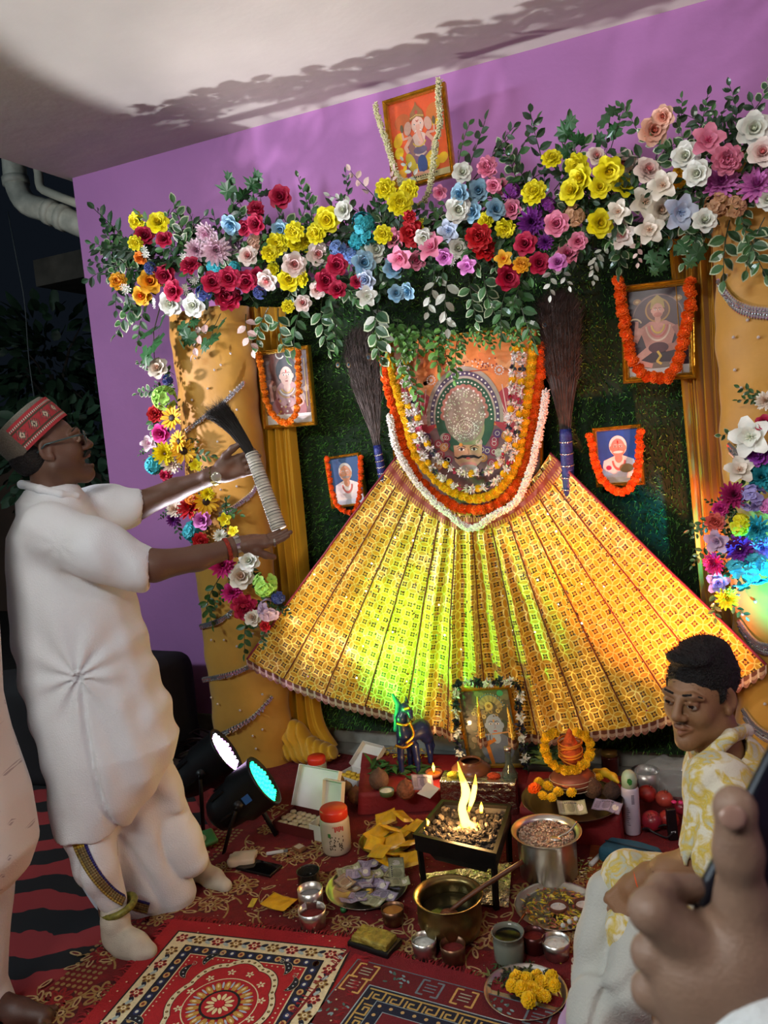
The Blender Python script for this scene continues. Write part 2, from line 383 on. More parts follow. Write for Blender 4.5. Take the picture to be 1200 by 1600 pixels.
def sdf_obj(name, sdf, h, material, parent=None, disp=None, colfn=None, fine=(), mw=None):
    """fine: list of (lo, hi, h) boxes meshed at another resolution and joined into the same mesh"""
    V, F = sdf.surf(h, disp)
    Vs, Fs, off = [V], [], len(V)
    cen = V[F].mean(1); keep = np.ones(len(F), bool)
    for lo, hi, hf in fine: keep &= ~((cen > lo) & (cen < hi)).all(1)
    Fs.append(F[keep])
    for lo, hi, hf in fine:
        lo = np.array(lo, float); hi = np.array(hi, float); v, f = sdf.surf(hf, disp, lo-h*1.5, hi+h*1.5)
        c = v[f].mean(1); f = f[((c > lo-h*.3) & (c < hi+h*.3)).all(1)]; Vs.append(v); Fs.append(f+off); off += len(v)
    V = np.concatenate(Vs); F = np.concatenate(Fs); u = np.unique(F); mp = np.full(len(V), -1); mp[u] = np.arange(len(u)); V = V[u]; F = mp[F]
    me = np_mesh(name, V, F, material, colfn); return inst(name, me, parent, mw)
def snoise(P, f, seed=0):
    """cheap smooth noise from summed sines, for folds"""
    r = np.random.default_rng(seed); o = np.zeros(len(P))
    for i in range(6):
        d = r.normal(size=3); d /= np.linalg.norm(d); o += np.sin(P @ d*f*(.6+.8*r.random())+r.random()*6.28)/6
    return o
# ================================================================ the setting
WX0 = Py(128, 400).x; CZ = 3.025
def struct(o): o['kind'] = 'structure'; return o
mwall = mat('wall_paint', 'b478b4', .75, var=.05, vscale=3, bump=.15, bscale=25)
struct(MB().box(((WX0+3)/2, .1, CZ/2), (3-WX0, .2, CZ)).build('wall_back', mwall, smooth=False))
mceil = mat('ceiling_plaster', 'cfc8b8', .85, var=.07, vscale=2.2, bump=.35, bscale=9)
struct(MB().box(((WX0+3)/2-.02, -4.4, CZ+.06), (3-WX0+.04, 9.2, .12)).build('ceiling', mceil, smooth=False))
mflo = mat('floor_marble', '8e8d84', .35, var=.25, vscale=5)
struct(MB().box((0, -4, -.05), (9, 8.2, .1)).build('floor', mflo, smooth=False))
struct(MB().box(((WX0+3)/2, -.008, .045), (3-WX0, .016, .09)).build('baseboard_back', mat('skirting_marble', '9a998e', .3, var=.35, vscale=9), smooth=False, bevel=.004))
struct(MB().box((2.05, -4, CZ/2), (.1, 8, CZ)).build('wall_right', mat('right_wall_paint', 'a8679c', .8, var=.05), smooth=False))
struct(MB().box((-3.5, -8.1, CZ/2), (13, .1, CZ)).build('wall_front', mat('front_wall_paint', 'b9a59a', .8, var=.05), smooth=False))
# yard outside the open left side
struct(MB().box((-9, 2, -.06), (10, 16, .1)).build('trim_1', mat('yard_ground', '1c1a18', .95, var=.3), smooth=False))
yw = MB().box((-6.6, 2.6, .85), (5.5, .15, 1.7)); struct(yw.build('trim_2', mat('yard_wall_render', '5a4a40', .9, var=.2, vscale=3, bump=.4, bscale=12), smooth=False))
# slab edge beam outside
struct(MB().box((WX0-.9, 1.9, CZ-.05), (1.6, 1.2, .2)).build('trim_3', mat('slab_edge', '4a4740', .9, var=.3), smooth=False))
mpvc = mat('pvc_pipe', 'b8b5a6', .55, var=.25, vscale=14, bump=.2, bscale=30)
t = thing('drain_pipe', 'fat weathered grey-white drain pipe with an elbow, outside at the top left', 'pipe', Py(60, 290, .35))
def rel(t, pts): return [Vector(p)-t.location for p in pts]
dp = [Py(18, 215, .3), Py(22, 255, .3), Py(26, 290, .3), Py(42, 318, .3), Py(75, 330, .32), Py(140, 358, .36), Py(200, 380, .4)]
MB().tube(rel(t, smooth_path(dp, 30)), .068, 18).build('pipe', mpvc, t)
cm = MB()
for a, b, r_ in (((10, 243), (24, 256), .078), ((52, 322), (62, 328), .078), ((20, 278), (25, 288), .075)):
    pa, pb = Py(*a, .3), Py(*b, .3); d = (pb-pa).normalized()
    i = min(range(len(dp)), key=lambda k: (dp[k]-pa).length)
for u in (.22, .52, .60):
    sp = smooth_path(dp, 50); k = int(u*50); MB().tube(rel(t, [sp[k-1], sp[k+1]]), .078, 18).build('coupling', mpvc, t)
t = thing('conduit_pipe', 'thin cream water pipe with a bend, above the fat drain pipe outside', 'pipe', Py(90, 290, .25))
cp = [Py(56, 250, .25), Py(60, 270, .25), Py(63, 292, .25), Py(75, 300, .26), Py(118, 317, .28), Py(165, 335, .3)]
MB().tube(rel(t, smooth_path(cp, 24)), .026, 12).build('pipe', mat('cream_pipe', 'bdb7a4', .5, var=.15), t)
# hanging cable + trees of the yard at night
t = MB().tube(smooth_path([Py(12, 330, .9), Py(25, 400, .9), Py(38, 470, .9), Py(45, 560, .9), Py(56, 650, .9), Py(58, 760, .9)], 24), .004, 5).build('hanging_cable', mat('cable_grey', '4d5556', .6))
tag(t, 'thin grey cable hanging down in the dark yard at left', 'cable')
mleafn = mat('night_leaf', '1f3a26', .6, var=.5, vscale=3)
def leaf_mb(mb, o, d, up, L, w, fold=.25, col=None, n=4, curl=.15):
    """one leaf: o base, d direction, up its normal"""
    d = Vector(d).normalized(); up = Vector(up); s_ = d.cross(up)
    if s_.length < 1e-5: s_ = d.orthogonal()
    s_.normalize(); up = s_.cross(d).normalized(); vs = []; fs = []
    for i in range(n+1):
        t = i/n; hw = w*math.sin(PI*min(1, t*.93+.05))**.8 if 0 < i < n else 0.0005; c = Vector(o)+d*(L*t)-up*(curl*L*t*t)
        vs += [c-s_*hw+up*hw*fold, c, c+s_*hw+up*hw*fold]
    for i in range(n):
        a = i*3; fs += [(a, a+1, a+4, a+3), (a+1, a+2, a+5, a+4)]
    mb.add(vs, fs, col)
def rdir(): return Vector(rng.normal(size=3)).normalized()
def yard_tree(name, label, cx, cy, zc, rx, rz, n, L):
    t = thing(name, label, 'tree', (cx, cy, 0)); mb = MB()
    for i in range(n):
        d = rdir(); q = d*rng.random()**.4; p = Vector((q.x*rx, q.y*rx*.6, zc+q.z*rz)); leaf_mb(mb, p, (d+Vector((0, 0, -.5))), rdir(), L*(.6+.8*rng.random()), L*.28)
    mb.build('foliage', mleafn, t)
    st = MB().tube([(0, 0, 0), (.05, 0, zc*.5), (0, 0, zc)], [.05, .04, .02], 8)
    for i in range(8): d = rdir(); st.tube([(0, 0, zc-.3), (d.x*rx*.5, d.y*rx*.3, zc+d.z*rz*.4), (d.x*rx*.9, d.y*rx*.5, zc+d.z*rz*.8)], [.02, .012, .004], 5)
    st.build('trunk', mat('night_bark', '2c2620', .9), t)
yard_tree('tree', 'dark leafy tree in the night yard, highest beside the drain pipe', -5.6, 2.0, 2.3, .8, .7, 500, .16)
yard_tree('tree', 'dark creeper bush in the night yard, just above the low wall at left', -4.3, .75, 1.5, .5, .5, 420, .11)
# dark furniture left of the altar
t = thing('covered_stool', 'dark cloth-covered heap on the floor behind the standing man', 'stool', (-3.05, -.5, 0))
sd = Sdf().box((0, 0, .25), (.42, .35, .26), .08).ell((.1, -.1, .5), (.28, .2, .12), k=.06)
sdf_obj('cover', sd, .02, mat('black_cloth', '141416', .9, var=.3), t, disp=lambda P: snoise(P, 22, 3)*.02)
# ================================================================ carpets
mred = mat('red_carpet_pile', '6e1216', .95, var=.2, vscale=40, bump=.6, bscale=300)
mprint = vcmat('woven_print', .95, bump=.5, bscale=300)
SRF = .012
def carpet_matrix(o, xd): 
    x = Vector((xd[0], xd[1], 0)).normalized(); z = Vector((0, 0, 1)); return frame_m(o, x, z.cross(x), z)
# large red floral carpet
A = Pz(60, 1600); B = Pz(470, 1225); Cc = Pz(1080, 1215)
t = thing('floral_carpet', 'large red carpet with gold floral sprays covering the floor under the offerings', 'carpet', (0, 0, .004))
# outline: left edge runs from lower left (20,1590) up to (330,1300)
out = [Pz(10, 1600), Pz(200, 1455), Pz(330, 1300), Pz(300, 1240), Pz(500, 1175), Vector((-1.1, -.28, 0)), Vector((.9, -.28, 0)), Vector((1.2, -2.8, 0)), Vector((-1.6, -2.9, 0))]
mb = MB(); n = len(out); mb.add([(p.x, p.y, .008) for p in out]+[(p.x, p.y, 0) for p in out], [tuple(range(n))]+[(i, (i+1) % n, n+(i+1) % n, n+i) for i in range(n)]); mb.build('pile', mred, t, smooth=False)
P = Paint(.0005); gold = '9a7a46'; pale = 'b59a6b'; dk = '4c0f12'
def flower(P, x, y, r, a, c1=gold, c2=pale):
    P.ell(x, y, r, r, dk, 1, n=16); P.petals(x, y, r*.25, r, r*.22, 8, c1, 2, a); P.petals(x, y, r*.4, r*.8, r*.09, 8, '6d1719', 3, a); P.ell(x, y, r*.25, r*.25, c2, 3, n=10); P.ell(x, y, r*.12, r*.12, dk, 4, n=8)
def curlv(P, x, y, a, L, k, w=.008, c=gold, leaves=True):
    pts = []; h = a; px_, py_ = x, y
    for i in range(14): pts.append((px_, py_)); px_ += math.cos(h)*L/14; py_ += math.sin(h)*L/14; h += k/14
    P.line(pts, w, c, 2, w*.3)
    if leaves:
        for i in (3, 6, 9, 12):
            s_ = 1 if i % 2 else -1; hh = a+k*i/14+s_*.8; P.ell(pts[i][0]+math.cos(hh)*L*.13, pts[i][1]+math.sin(hh)*L*.13, L*.12, L*.045, pale, 2, math.degrees(hh), 12); P.ell(pts[i][0]+math.cos(hh)*L*.13, pts[i][1]+math.sin(hh)*L*.13, L*.075, L*.02, '5f1416', 3, math.degrees(hh), 10)
for px, py, r_ in ((600, 1290, .07), (520, 1380, .075), (505, 1330, .08), (380, 1390, .07), (700, 1440, .07), (640, 1490, .075), (760, 1470, .08), (420, 1300, .06), (470, 1480, .06), (250, 1440, .06), (600, 1410, .06), (820, 1400, .07), (865, 1330, .06), (900, 1470, .06), (560, 1520, .07), (160, 1560, .07), (95, 1590, .06), (210, 1540, .05), (395, 1335, .05), (465, 1345, .06), (330, 1420, .055), (740, 1540, .06), (560, 1250, .06), (445, 1340, .06), (350, 1360, .05), (770, 1400, .06), (900, 1380, .06), (690, 1380, .06), (540, 1450, .06), (300, 1470, .06), (460, 1430, .05)):
    p = Pz(px, py); flower(P, p.x, p.y, r_*.8, px)
for i in range(60):
    px, py = [(430, 1330), (350, 1440), (300, 1430), (260, 1480), (230, 1510), (180, 1520), (120, 1570), (140, 1590), (480, 1450), (520, 1480), (600, 1440), (640, 1460), (700, 1500), (730, 1500), (760, 1430), (450, 1380), (560, 1340), (610, 1330), (860, 1430), (880, 1500), (410, 1450), (370, 1460), (320, 1390), (500, 1300), (445, 1290), (390, 1310), (470, 1400), (800, 1500), (690, 1480), (250, 1530)][i % 30]
    px += (i//30)*28; py -= (i//30)*22; p = Pz(px, py); curlv(P, p.x, p.y, i*1.7, .2, (2 if i % 2 else -2), .007)
# lattice border along the carpet's left edge
e0, e1 = Pz(20, 1600), Pz(345, 1290); d = (e1-e0).normalized(); q = Vector((d.y, -d.x, 0)); L = (e1-e0).length
if q.x < 0: q = -q
for i in range(int(L/.022)):
    for j in range(6):
        p = e0+d*(i*.022)+q*(.02+j*.02); P.ell(p.x, p.y, .0075, .0075, '8e7444' if (i//9) % 2 else gold, 1, n=6)
for i in range(int(L/.2)):
    p = e0+d*(i*.2+.1)+q*.07; flower(P, p.x, p.y, .045, 20, '8c1a1c', 'c9a86a')
P.build('floral_pattern', mprint, t, Matrix.Translation((0, 0, .008)))
# black and red striped sheet at far left
t = thing('striped_sheet', 'rumpled black and red striped sheet on the floor at far left', 'sheet', (0, 0, .001))
_e0, _e1 = Pz(10, 1600), Pz(330, 1300)
def EDX(y): return _e0.x+(_e1.x-_e0.x)*(y-_e0.y)/(_e1.y-_e0.y)
def shf(u, v):
    v0 = -2.9+2.2*v; x1 = EDX(v0)+.12; p = Vector((-3.9+(x1+3.9)*u, v0, 0)); w = mnoise.noise(Vector((p.x*3, p.y*3, 1)))*.012+.012; return (p.x, p.y, .001+w*.7*min(1, max(0, (1-u)*6-.6)))
mb = MB().grid(shf, 60, 60)
me = mat('stripe_cloth', '7c2225', .9); nt = me.node_tree; tc = nt.nodes.new('ShaderNodeTexCoord'); sp = nt.nodes.new('ShaderNodeSeparateXYZ'); nz = nt.nodes.new('ShaderNodeTexNoise'); nz.inputs['Scale'].default_value = 4; nz.inputs['Detail'].default_value = 3
nt.links.new(tc.outputs['Object'], sp.inputs[0]); nt.links.new(tc.outputs['Object'], nz.inputs['Vector']); x, y, nn = X(nt, sp.outputs[0]), X(nt, sp.outputs[1]), X(nt, nz.outputs['Fac'])
k = ((y*.91-x*.41+(nn-.5)*.22)*4.6).fract().lt(.5); nt.links.new(mixc(nt, k, C('8c2a2c'), C('101012')), nt.nodes['Principled BSDF'].inputs['Base Color'])
mb.build('cloth', me, t)
# medallion prayer rug, front left
t0 = Pz(395, 1470); tr = Pz(540, 1492); tl = Pz(280, 1463); bl = Pz(180, 1600)
xd = (tr-tl); RW = xd.length+.02; xd.normalize(); yd = Vector((xd.y, -xd.x, 0)); rl = 1.2
def rug(name, label, origin, xd, w, l, painter, edge, fr=.03):
    M = frame_m(origin+Vector((0, 0, .012)), xd, Vector((-xd.y, xd.x, 0)), Vector((0, 0, 1))); t = thing(name, label, 'rug'); t.matrix_world = M
    mb = MB()
    mb.grid(lambda u, v: ((u-.0)*(w+.1)-.05, -(l+.1)*v+.05, .004+.002*math.sin(u*9)*math.sin(v*14) + (.006*(1 if (u in (0,) or v == 0) else 0))), 30, 40); mb.build('pile', edge, t)
    P = Paint(.0005); painter(P, w, l); P.build('woven_pattern', mprint, t, Matrix.Translation((0, 0, .0075)))
    f = MB()
    for i in range(420):
        side = i % 3
        if side == 0: a = Vector((rng.random()*(w+.1)-.05, .05, .006)); d = Vector((rng.normal()*.3, 1, 0))
        elif side == 1: a = Vector((-.05, .05-rng.random()*(l+.1), .006)); d = Vector((-1, rng.normal()*.3, 0))
        else: a = Vector((w+.05, .05-rng.random()*(l+.1), .006)); d = Vector((1, rng.normal()*.3, 0))
        d.normalize(); f.tube([a-d*.01, a+d*fr*.5+Vector((0, 0, .004)), a+d*fr*(.7+.6*rng.random())+Vector((0, 0, -.003))], [.0022, .0018, .001], 4, cap=False)
    tag(f.build('fringe', mat('rug_fringe', '8f1c22', .95), t), kind='stuff'); return t
def rosette(P, x, y, r, c, l=3):
    P.petals(x, y, r*.3, r, r*.3, 6, c, l); P.petals(x, y, r*.5, r*.95, r*.14, 6, '3d1010', l+1, 0); P.ell(x, y, r*.36, r*.36, 'e6d9b0', l+2, n=10); P.ell(x, y, r*.18, r*.18, c, l+3, n=8)
def rug1(P, w, l):
    cream = 'd9cda4'; red = 'a5161f'; navy = '14182e'
    P.rect(0, 0, w, -l, '101014', 1); P.rect(.006, -.006, w-.006, -l, cream, 2)
    b = .062
    P.rect(b, -b, w-b, -l, '101014', 3); P.rect(b+.004, -b-.004, w-b-.004, -l, navy, 4); b2 = .1; P.rect(b2, -b2, w-b2, -l, cream, 5); P.rect(b2+.004, -b2-.004, w-b2-.004, -l, red, 6)
    s_ = .062; n = int((w-.05)/s_)
    cells = [(.034+i*s_, -.034, 0) for i in range(n+1)] + [(.034, -.034-j*s_, 90) for j in range(1, 18)] + [(w-.034, -.034-j*s_, 90) for j in range(1, 18)]
    for i, (x, y, a) in enumerate(cells):
        rosette(P, x, y, .021, ('a11e25', '9b7a3a')[i % 2], 3)
        dx, dy = (s_/2, 0) if a == 0 else (0, -s_/2)
        P.ell(x+dx, y+dy+.006, .013, .007, navy, 3, a+35, 10); P.ell(x+dx, y+dy-.008, .012, .006, '9fb3b3', 4, a-30, 10)
    for i in range(60):
        for (x, y) in ((.081+i*.03, -.081), (.081, -.081-i*.03), (w-.081, -.081-i*.03)):
            if x < w-.07 and y > -l: P.ell(x, y, .010, .012, ('c7a063', '24305c')[i % 2], 5, n=10); P.ell(x, y, .005, .006, ('7a3020', 'cfd3c8')[i % 2], 6, n=8)
    cx, cy = w/2+.01, -(Pz(343, 1583)-tl).dot(-Vector((-xd.y, xd.x, 0))); ks = (-(Pz(376, 1513)-tl).dot(-Vector((-xd.y, xd.x, 0)))-cy)/.335; ks = min(1, max(.5, ks))
    def lob(r, k=8, d=.08): r *= ks; return [(cx+(r*(1+d*abs(math.cos(k*a/2))))*math.cos(a)*.80, cy+(r*(1+d*abs(math.cos(k*a/2))))*math.sin(a)) for a in [2*PI*i/96 for i in range(96)]]
    P.poly(lob(.335), '101014', 7); P.poly(lob(.33), cream, 8); P.poly(lob(.296), '101014', 9); P.poly(lob(.292), red, 10)
    P.T = (ks, cx*(1-ks), cy*(1-ks))
    for i in range(44):
        a = 2*PI*i/44; rr = .313*(1+.08*abs(math.cos(4*a))); P.ell(cx+rr*math.cos(a)*.8, cy+rr*math.sin(a), .0085, .0085, '2a2015', 9, n=8); P.ell(cx+rr*math.cos(a)*.8, cy+rr*math.sin(a), .004, .004, 'b08a3c', 10, n=6)
    P.ring(cx, cy, .19, .196, cream, 11, 48); P.petals(cx, cy, .1, .172, .016, 18, 'b98a3a', 11); P.petals(cx, cy, .13, .16, .006, 18, 'e3cf94', 12); P.petals(cx, cy, .12, .17, .006, 18, 'a9b6c6', 12, 10)
    P.ell(cx, cy, .105, .105, '101014', 13, n=40); P.ell(cx, cy, .092, .092, 'a5161f', 14, n=40); P.petals(cx, cy, .028, .075, .01, 12, 'e0cf9c', 15); P.ell(cx, cy, .024, .024, 'c01a2a', 16, n=16)
    for i in range(12):
        a = 2*PI*i/12+.26; x, y = cx+.245*math.cos(a)*.85, cy+.245*math.sin(a); P.petals(x, y, .004, .024, .006, 5, 'd9cda4', 11, math.degrees(a))
    # paisleys
    for (x, y, a, fl) in ((cx-.2, cy+.36, 200, 1), (cx+.2, cy+.36, -20, -1), (cx-.31, cy+.25, 235, 1), (cx+.31, cy+.25, -55, -1), (cx-.33, cy-.2, 120, 1), (cx+.33, cy-.2, 60, 1)):
        for rr, c, l_ in ((1.12, cream, 11), (1, '12141f', 12)):
            pts = []; h = R(a); px, py = x, y
            for i in range(12): pts.append((px, py, .032*rr*math.sin(PI*(i+1.5)/13))); px += math.cos(h)*.0105; py += math.sin(h)*.0105; h += fl*.17
            for (qx, qy, r_) in pts: P.ell(qx, qy, r_*.62, r_*.62, c, l_, n=12)
        for i in (3, 6, 9): P.ell(pts[i][0], pts[i][1], .005, .005, 'b9c4cc', 13, n=8)
        pts = [(x-math.cos(R(a))*.02+.02*math.cos(t_)*t_/9, y-math.sin(R(a))*.02+.02*math.sin(t_)*t_/9) for t_ in [i*.5 for i in range(18)]]; P.line(pts, .0035, 'a9a894', 13)
    P.T = None
    # dots along the field edge
    for i in range(60):
        for (x, y) in ((.115+i*.0175, -.115), (.115, -.115-i*.0175), (w-.115, -.115-i*.0175)):
            if x < w-.11 and y > -l: P.ell(x, y, .0028, .0028, 'd9c6a0', 8, n=6)
    for i in range(64):
        a = 2*PI*i/64; rr = .375*(1+.08*abs(math.cos(4*a))); P.ell(cx+rr*math.cos(a)*.8, cy+rr*math.sin(a), .003, .003, 'd9c6a0', 8, n=6)
mrug1 = mat('rug_red_edge', 'a01820', .95, var=.15, bump=.6, bscale=250)
rug('prayer_rug', 'red prayer rug with a round sunburst medallion inside a cream floral border', tl, xd, RW, rl, rug1, mrug1)
# dark red rug with key border, front centre
tl2 = Pz(560, 1508); tr2 = Pz(800, 1572); xd2 = (tr2-tl2).normalized()
def rug2(P, w, l):
    g = '6f7a80'; P.rect(0, 0, w, -l, '5e7078', 1); P.rect(.004, -.004, w-.004, -l, '641319', 2)
    for i in range(9):
        for (x, y, ro) in ((.05+i*.1, -.042, 0), (.042, -.1-i*.1, 1)):
            if x > w-.03 or (i == 0 and ro): pass
            k = i % 3; c = 'c9a15a' if k == 0 else g
            if k == 1:
                for j in range(12): P.ell(x+(rng.random()-.5)*.07, y+(rng.random()-.5)*.05, .007, .0035, ('7f9ca0', '4d6a60')[j % 2], 3, rng.random()*180, 8)
            else:
                for sx in (-1, 1):
                    P.line([(x+sx*.012, y+.028), (x+sx*.03, y+.028), (x+sx*.03, y-.028), (x+sx*.012, y-.028)], .006, c, 3)
                for j in (-1, 0, 1): P.line([(x-.016, y+j*.012), (x+.016, y+j*.012)], .004, 'a9a48c' if k == 0 else g, 4)
    b = .085; P.rect(b, -b, w-b, -l, '9fb0b4', 3); P.rect(b+.004, -b-.004, w-b-.004, -l, '15182a', 4)
    c = 'b99a55'; s_ = .05
    def key(x, y, dx, dy, m=1):
        nx, ny = dy, -dx; f = lambda a, b_: (x+dx*a*s_+nx*b_*s_*m, y+dy*a*s_+ny*b_*s_*m)
        P.line([f(0, 0), f(1, 0), f(1, .62), f(.45, .62), f(.45, .32), f(.7, .32)], .0055, c, 5); P.line([f(0, .8), f(.25, .8), f(.25, .2)], .0055, c, 5)
    for i in range(26): key(b+.012+i*s_*1.05, -b-.014, 1, 0)
    for i in range(22): key(b+.014, -b-.06-i*s_*1.05, 0, -1, -1)
    b = .135; P.rect(b, -b, w-b, -l, '8fa0a4', 6); P.rect(b+.003, -b-.003, w-b-.003, -l, '141c34', 7)
    for i in range(30):
        for (x, y) in ((b+.018+i*.034, -b-.018), (b+.018, -b-.018-i*.034)):
            if y > -l and x < w-b: P.ell(x, y, .0055, .0055, 'c9a56a', 8, n=10)
    b = .17; P.rect(b, -b, w-b, -l, '8fa0a4', 9); P.rect(b+.003, -b-.003, w-b-.003, -l, '6b1520', 10)
    for i in range(16): curlv(P, b+.08+(i % 4)*.16, -b-.1-(i//4)*.16, i*1.3, .12, 3, .004, 'a08a58')
mrug2 = mat('rug_dark_edge', '7a141c', .95, var=.2, bump=.6, bscale=250)
rug('prayer_rug', 'dark maroon prayer rug with a gold key-pattern border on navy, front centre', tl2, xd2, .85, 1.2, rug2, mrug2)
# orange-brown printed mat strip under the seated man
t = thing('printed_mat', 'narrow orange-brown mat strip with white letters beside the seated man', 'mat', (0, 0, .010))
q = [Pz(925, 1310), Pz(968, 1312), Pz(960, 1600), Pz(893, 1600)]
mb = MB(); mb.add([(p.x, p.y, .004) for p in q]+[(p.x, p.y, 0) for p in q], [(0, 1, 2, 3), (0, 4, 5, 1), (1, 5, 6, 2), (2, 6, 7, 3), (3, 7, 4, 0)]); mb.build('mat_sheet', mat('brown_mat', '9a4a22', .6, var=.3, vscale=30), t, smooth=False)
def text(body, name, m, parent, mw, size=.05, ext=.0008):
    cu = bpy.data.curves.new(name, 'FONT'); cu.body = body; cu.size = size; cu.extrude = ext; cu.align_x = 'CENTER'; cu.align_y = 'CENTER'; tmp = bpy.data.objects.new('tmp', cu); COL.objects.link(tmp)
    dg = bpy.context.evaluated_depsgraph_get(); me = bpy.data.meshes.new_from_object(tmp.evaluated_get(dg)); bpy.data.objects.remove(tmp); me.materials.clear(); me.materials.append(m)
    return inst(name, me, parent, mw)
p = Pz(903, 1521); xx = (Pz(903, 1500)-Pz(902, 1545)).normalized()
text('CTC', 'printed_letters', mat('print_white', 'cfc7b4', .7), t, frame_m(Vector((p.x, p.y, .005)), xx, Vector((-xx.y, xx.x, 0)), Vector((0, 0, 1))), .045)
# ================================================================ the altar wall
# artificial grass mat: backing with blades
YG = -.10
gx0, gx1 = Py(395, 700, YG).x, Py(1160, 700, YG).x; gz0, gz1 = .10, 2.25
t = thing('grass_mat', 'dark green artificial grass mat hung as a backdrop behind the altar', 'backdrop', ((gx0+gx1)/2, YG, gz0))
MB().box((0, .035, (gz1-gz0)/2), (gx1-gx0, .03, gz1-gz0)).build('backing', mat('grass_backing', '142a12', .95), t, smooth=False)
N = 42000; bx = rng.uniform(-(gx1-gx0)/2, (gx1-gx0)/2, N); bz = rng.uniform(0, gz1-gz0, N)
d = np.stack([rng.normal(0, .35, N), -1-rng.random(N)*.5, rng.normal(-.25, .5, N)], 1); d /= np.linalg.norm(d, axis=1)[:, None]; Lb = rng.uniform(.018, .034, N)
s_ = np.cross(d, rng.normal(size=(N, 3))); s_ /= np.linalg.norm(s_, axis=1)[:, None]; b0 = np.stack([bx, np.full(N, .02), bz], 1)
V = np.stack([b0-s_*.0022, b0+s_*.0022, b0+d*Lb[:, None]], 1).reshape(-1, 3); F = np.arange(N*3).reshape(-1, 3)
gc = np.array([C('528f3a'), C('63a446'), C('3a752e'), C('7db858')])[rng.integers(0, 4, N)]
tag(inst('grass_blades', np_mesh('grass_blades', V, F, vcmat('grass_blade', .55, var=.05), cols=np.repeat(gc, 3, 0)), t), kind='stuff')
# ---- gold velvet pillars
mvel = mat('gold_velvet', 'c48e2c', .55, var=.12, vscale=6, bump=.25, bscale=18, sheen=.4)
def pillar(label, yc, rx, ry, cx=None, z1=2.2):
    t = thing('draped_pillar', label, 'pillar', (cx, yc, 0)); mb = MB()
    def f(u, v):
        a = 2*PI*u; z = .005+(z1-.005)*v; w = 1+.025*math.sin(a*5+z*3)+.02*math.sin(z*17+a*3)+.012*math.sin(z*41-a*2); return (rx*math.cos(a)*w, ry*math.sin(a)*w, z)
    mb.grid(f, 72, 90); mb.build('velvet_cover', mvel, t, weld=True); return t
LPX = (Py(262, 560, -.36).x+Py(382, 560, -.36).x)/2; LPR = (Py(382, 560, -.36).x-Py(262, 560, -.36).x)/2
PL = pillar('left gold velvet pillar with silver trims, behind the whisk bundle', -.30, LPR*.98, .13, LPX, 2.15)
RPX0 = Py(1122, 450, -.36).x
PR = pillar('right gold velvet pillar with silver trims, at the right edge of the picture', -.30, .22, .13, RPX0+.21, 2.35)
def on_pillar(px, py, T, rx, ry, off=.006):
    d = ray(px, py); o = CAMP-T.location; a = (d.x/(rx+off))**2+(d.y/(ry+off))**2; b = 2*(o.x*d.x/(rx+off)**2+o.y*d.y/(ry+off)**2); c = (o.x/(rx+off))**2+(o.y/(ry+off))**2-1
    D = b*b-4*a*c; tt = (-b-math.sqrt(D))/(2*a) if D > 0 else -b/(2*a); return o+d*tt
mgem = mat('crystal', 'f2f2f5', .08, metal=.9, var=.1, vscale=200)
def trim(T, rx, ry, pts, drop=False):
    P3 = smooth_path([on_pillar(px, py, T, rx*1.03, ry*1.03) for px, py in pts], 46); mb = MB()
    for i, p in enumerate(P3):
        mb.ico(p, .0075 if i % 2 else .011, sub=1); mb.ico(p+Vector((rng.normal()*.004, -.004, -.012)), .006, sub=1)
        if drop and i % 2: mb.ico(p+Vector((0, -.004, -.026)), (.006, .005, .011), sub=1)
    mb.build('silver_trim', mgem, T, smooth=False)
for pts in ([(292, 672), (320, 650), (345, 632), (380, 598)], [(345, 802), (365, 792), (392, 772), (400, 760)], [(314, 978), (335, 972), (350, 965), (362, 955)], [(318, 1061), (350, 1055), (375, 1047), (398, 1035)], [(333, 1152), (360, 1140), (395, 1120), (424, 1090)]): trim(PL, LPR*.98, .13, pts)
for pts in ([(1123, 440), (1145, 468), (1170, 480), (1200, 484)], [(1140, 695), (1152, 706), (1165, 712)], [(1155, 972), (1172, 995), (1186, 1006), (1203, 1010)], [(1162, 1110), (1175, 1128), (1188, 1140), (1203, 1148)]): trim(PR, .22, .13, pts, True)
def studs(T, rx, ry, pts):
    mb = MB()
    for px, py in pts: mb.ico(on_pillar(px, py, T, rx*1.02, ry*1.02), .0065, sub=1)
    mb.build('pearl_stud', mat('pearl', 'e8e2da', .15, metal=.4), T, smooth=False)
studs(PL, LPR*.98, .13, [(305, 560), (335, 578), (360, 552), (300, 625), (325, 607), (360, 612), (345, 570), (370, 640), (340, 690), (370, 760), (345, 765), (360, 830), (330, 1000), (350, 1000), (370, 1010), (395, 990), (410, 1010), (340, 1100), (375, 1110), (395, 1150), (410, 1140), (360, 1170), (400, 1170), (330, 1090), (410, 1085)])
studs(PR, .22, .13, [(1168, 500), (1146, 527), (1185, 527), (1148, 578), (1158, 606), (1180, 940), (1160, 960), (1190, 1060), (1175, 1065), (1195, 1100), (1172, 1160), (1135, 430)])
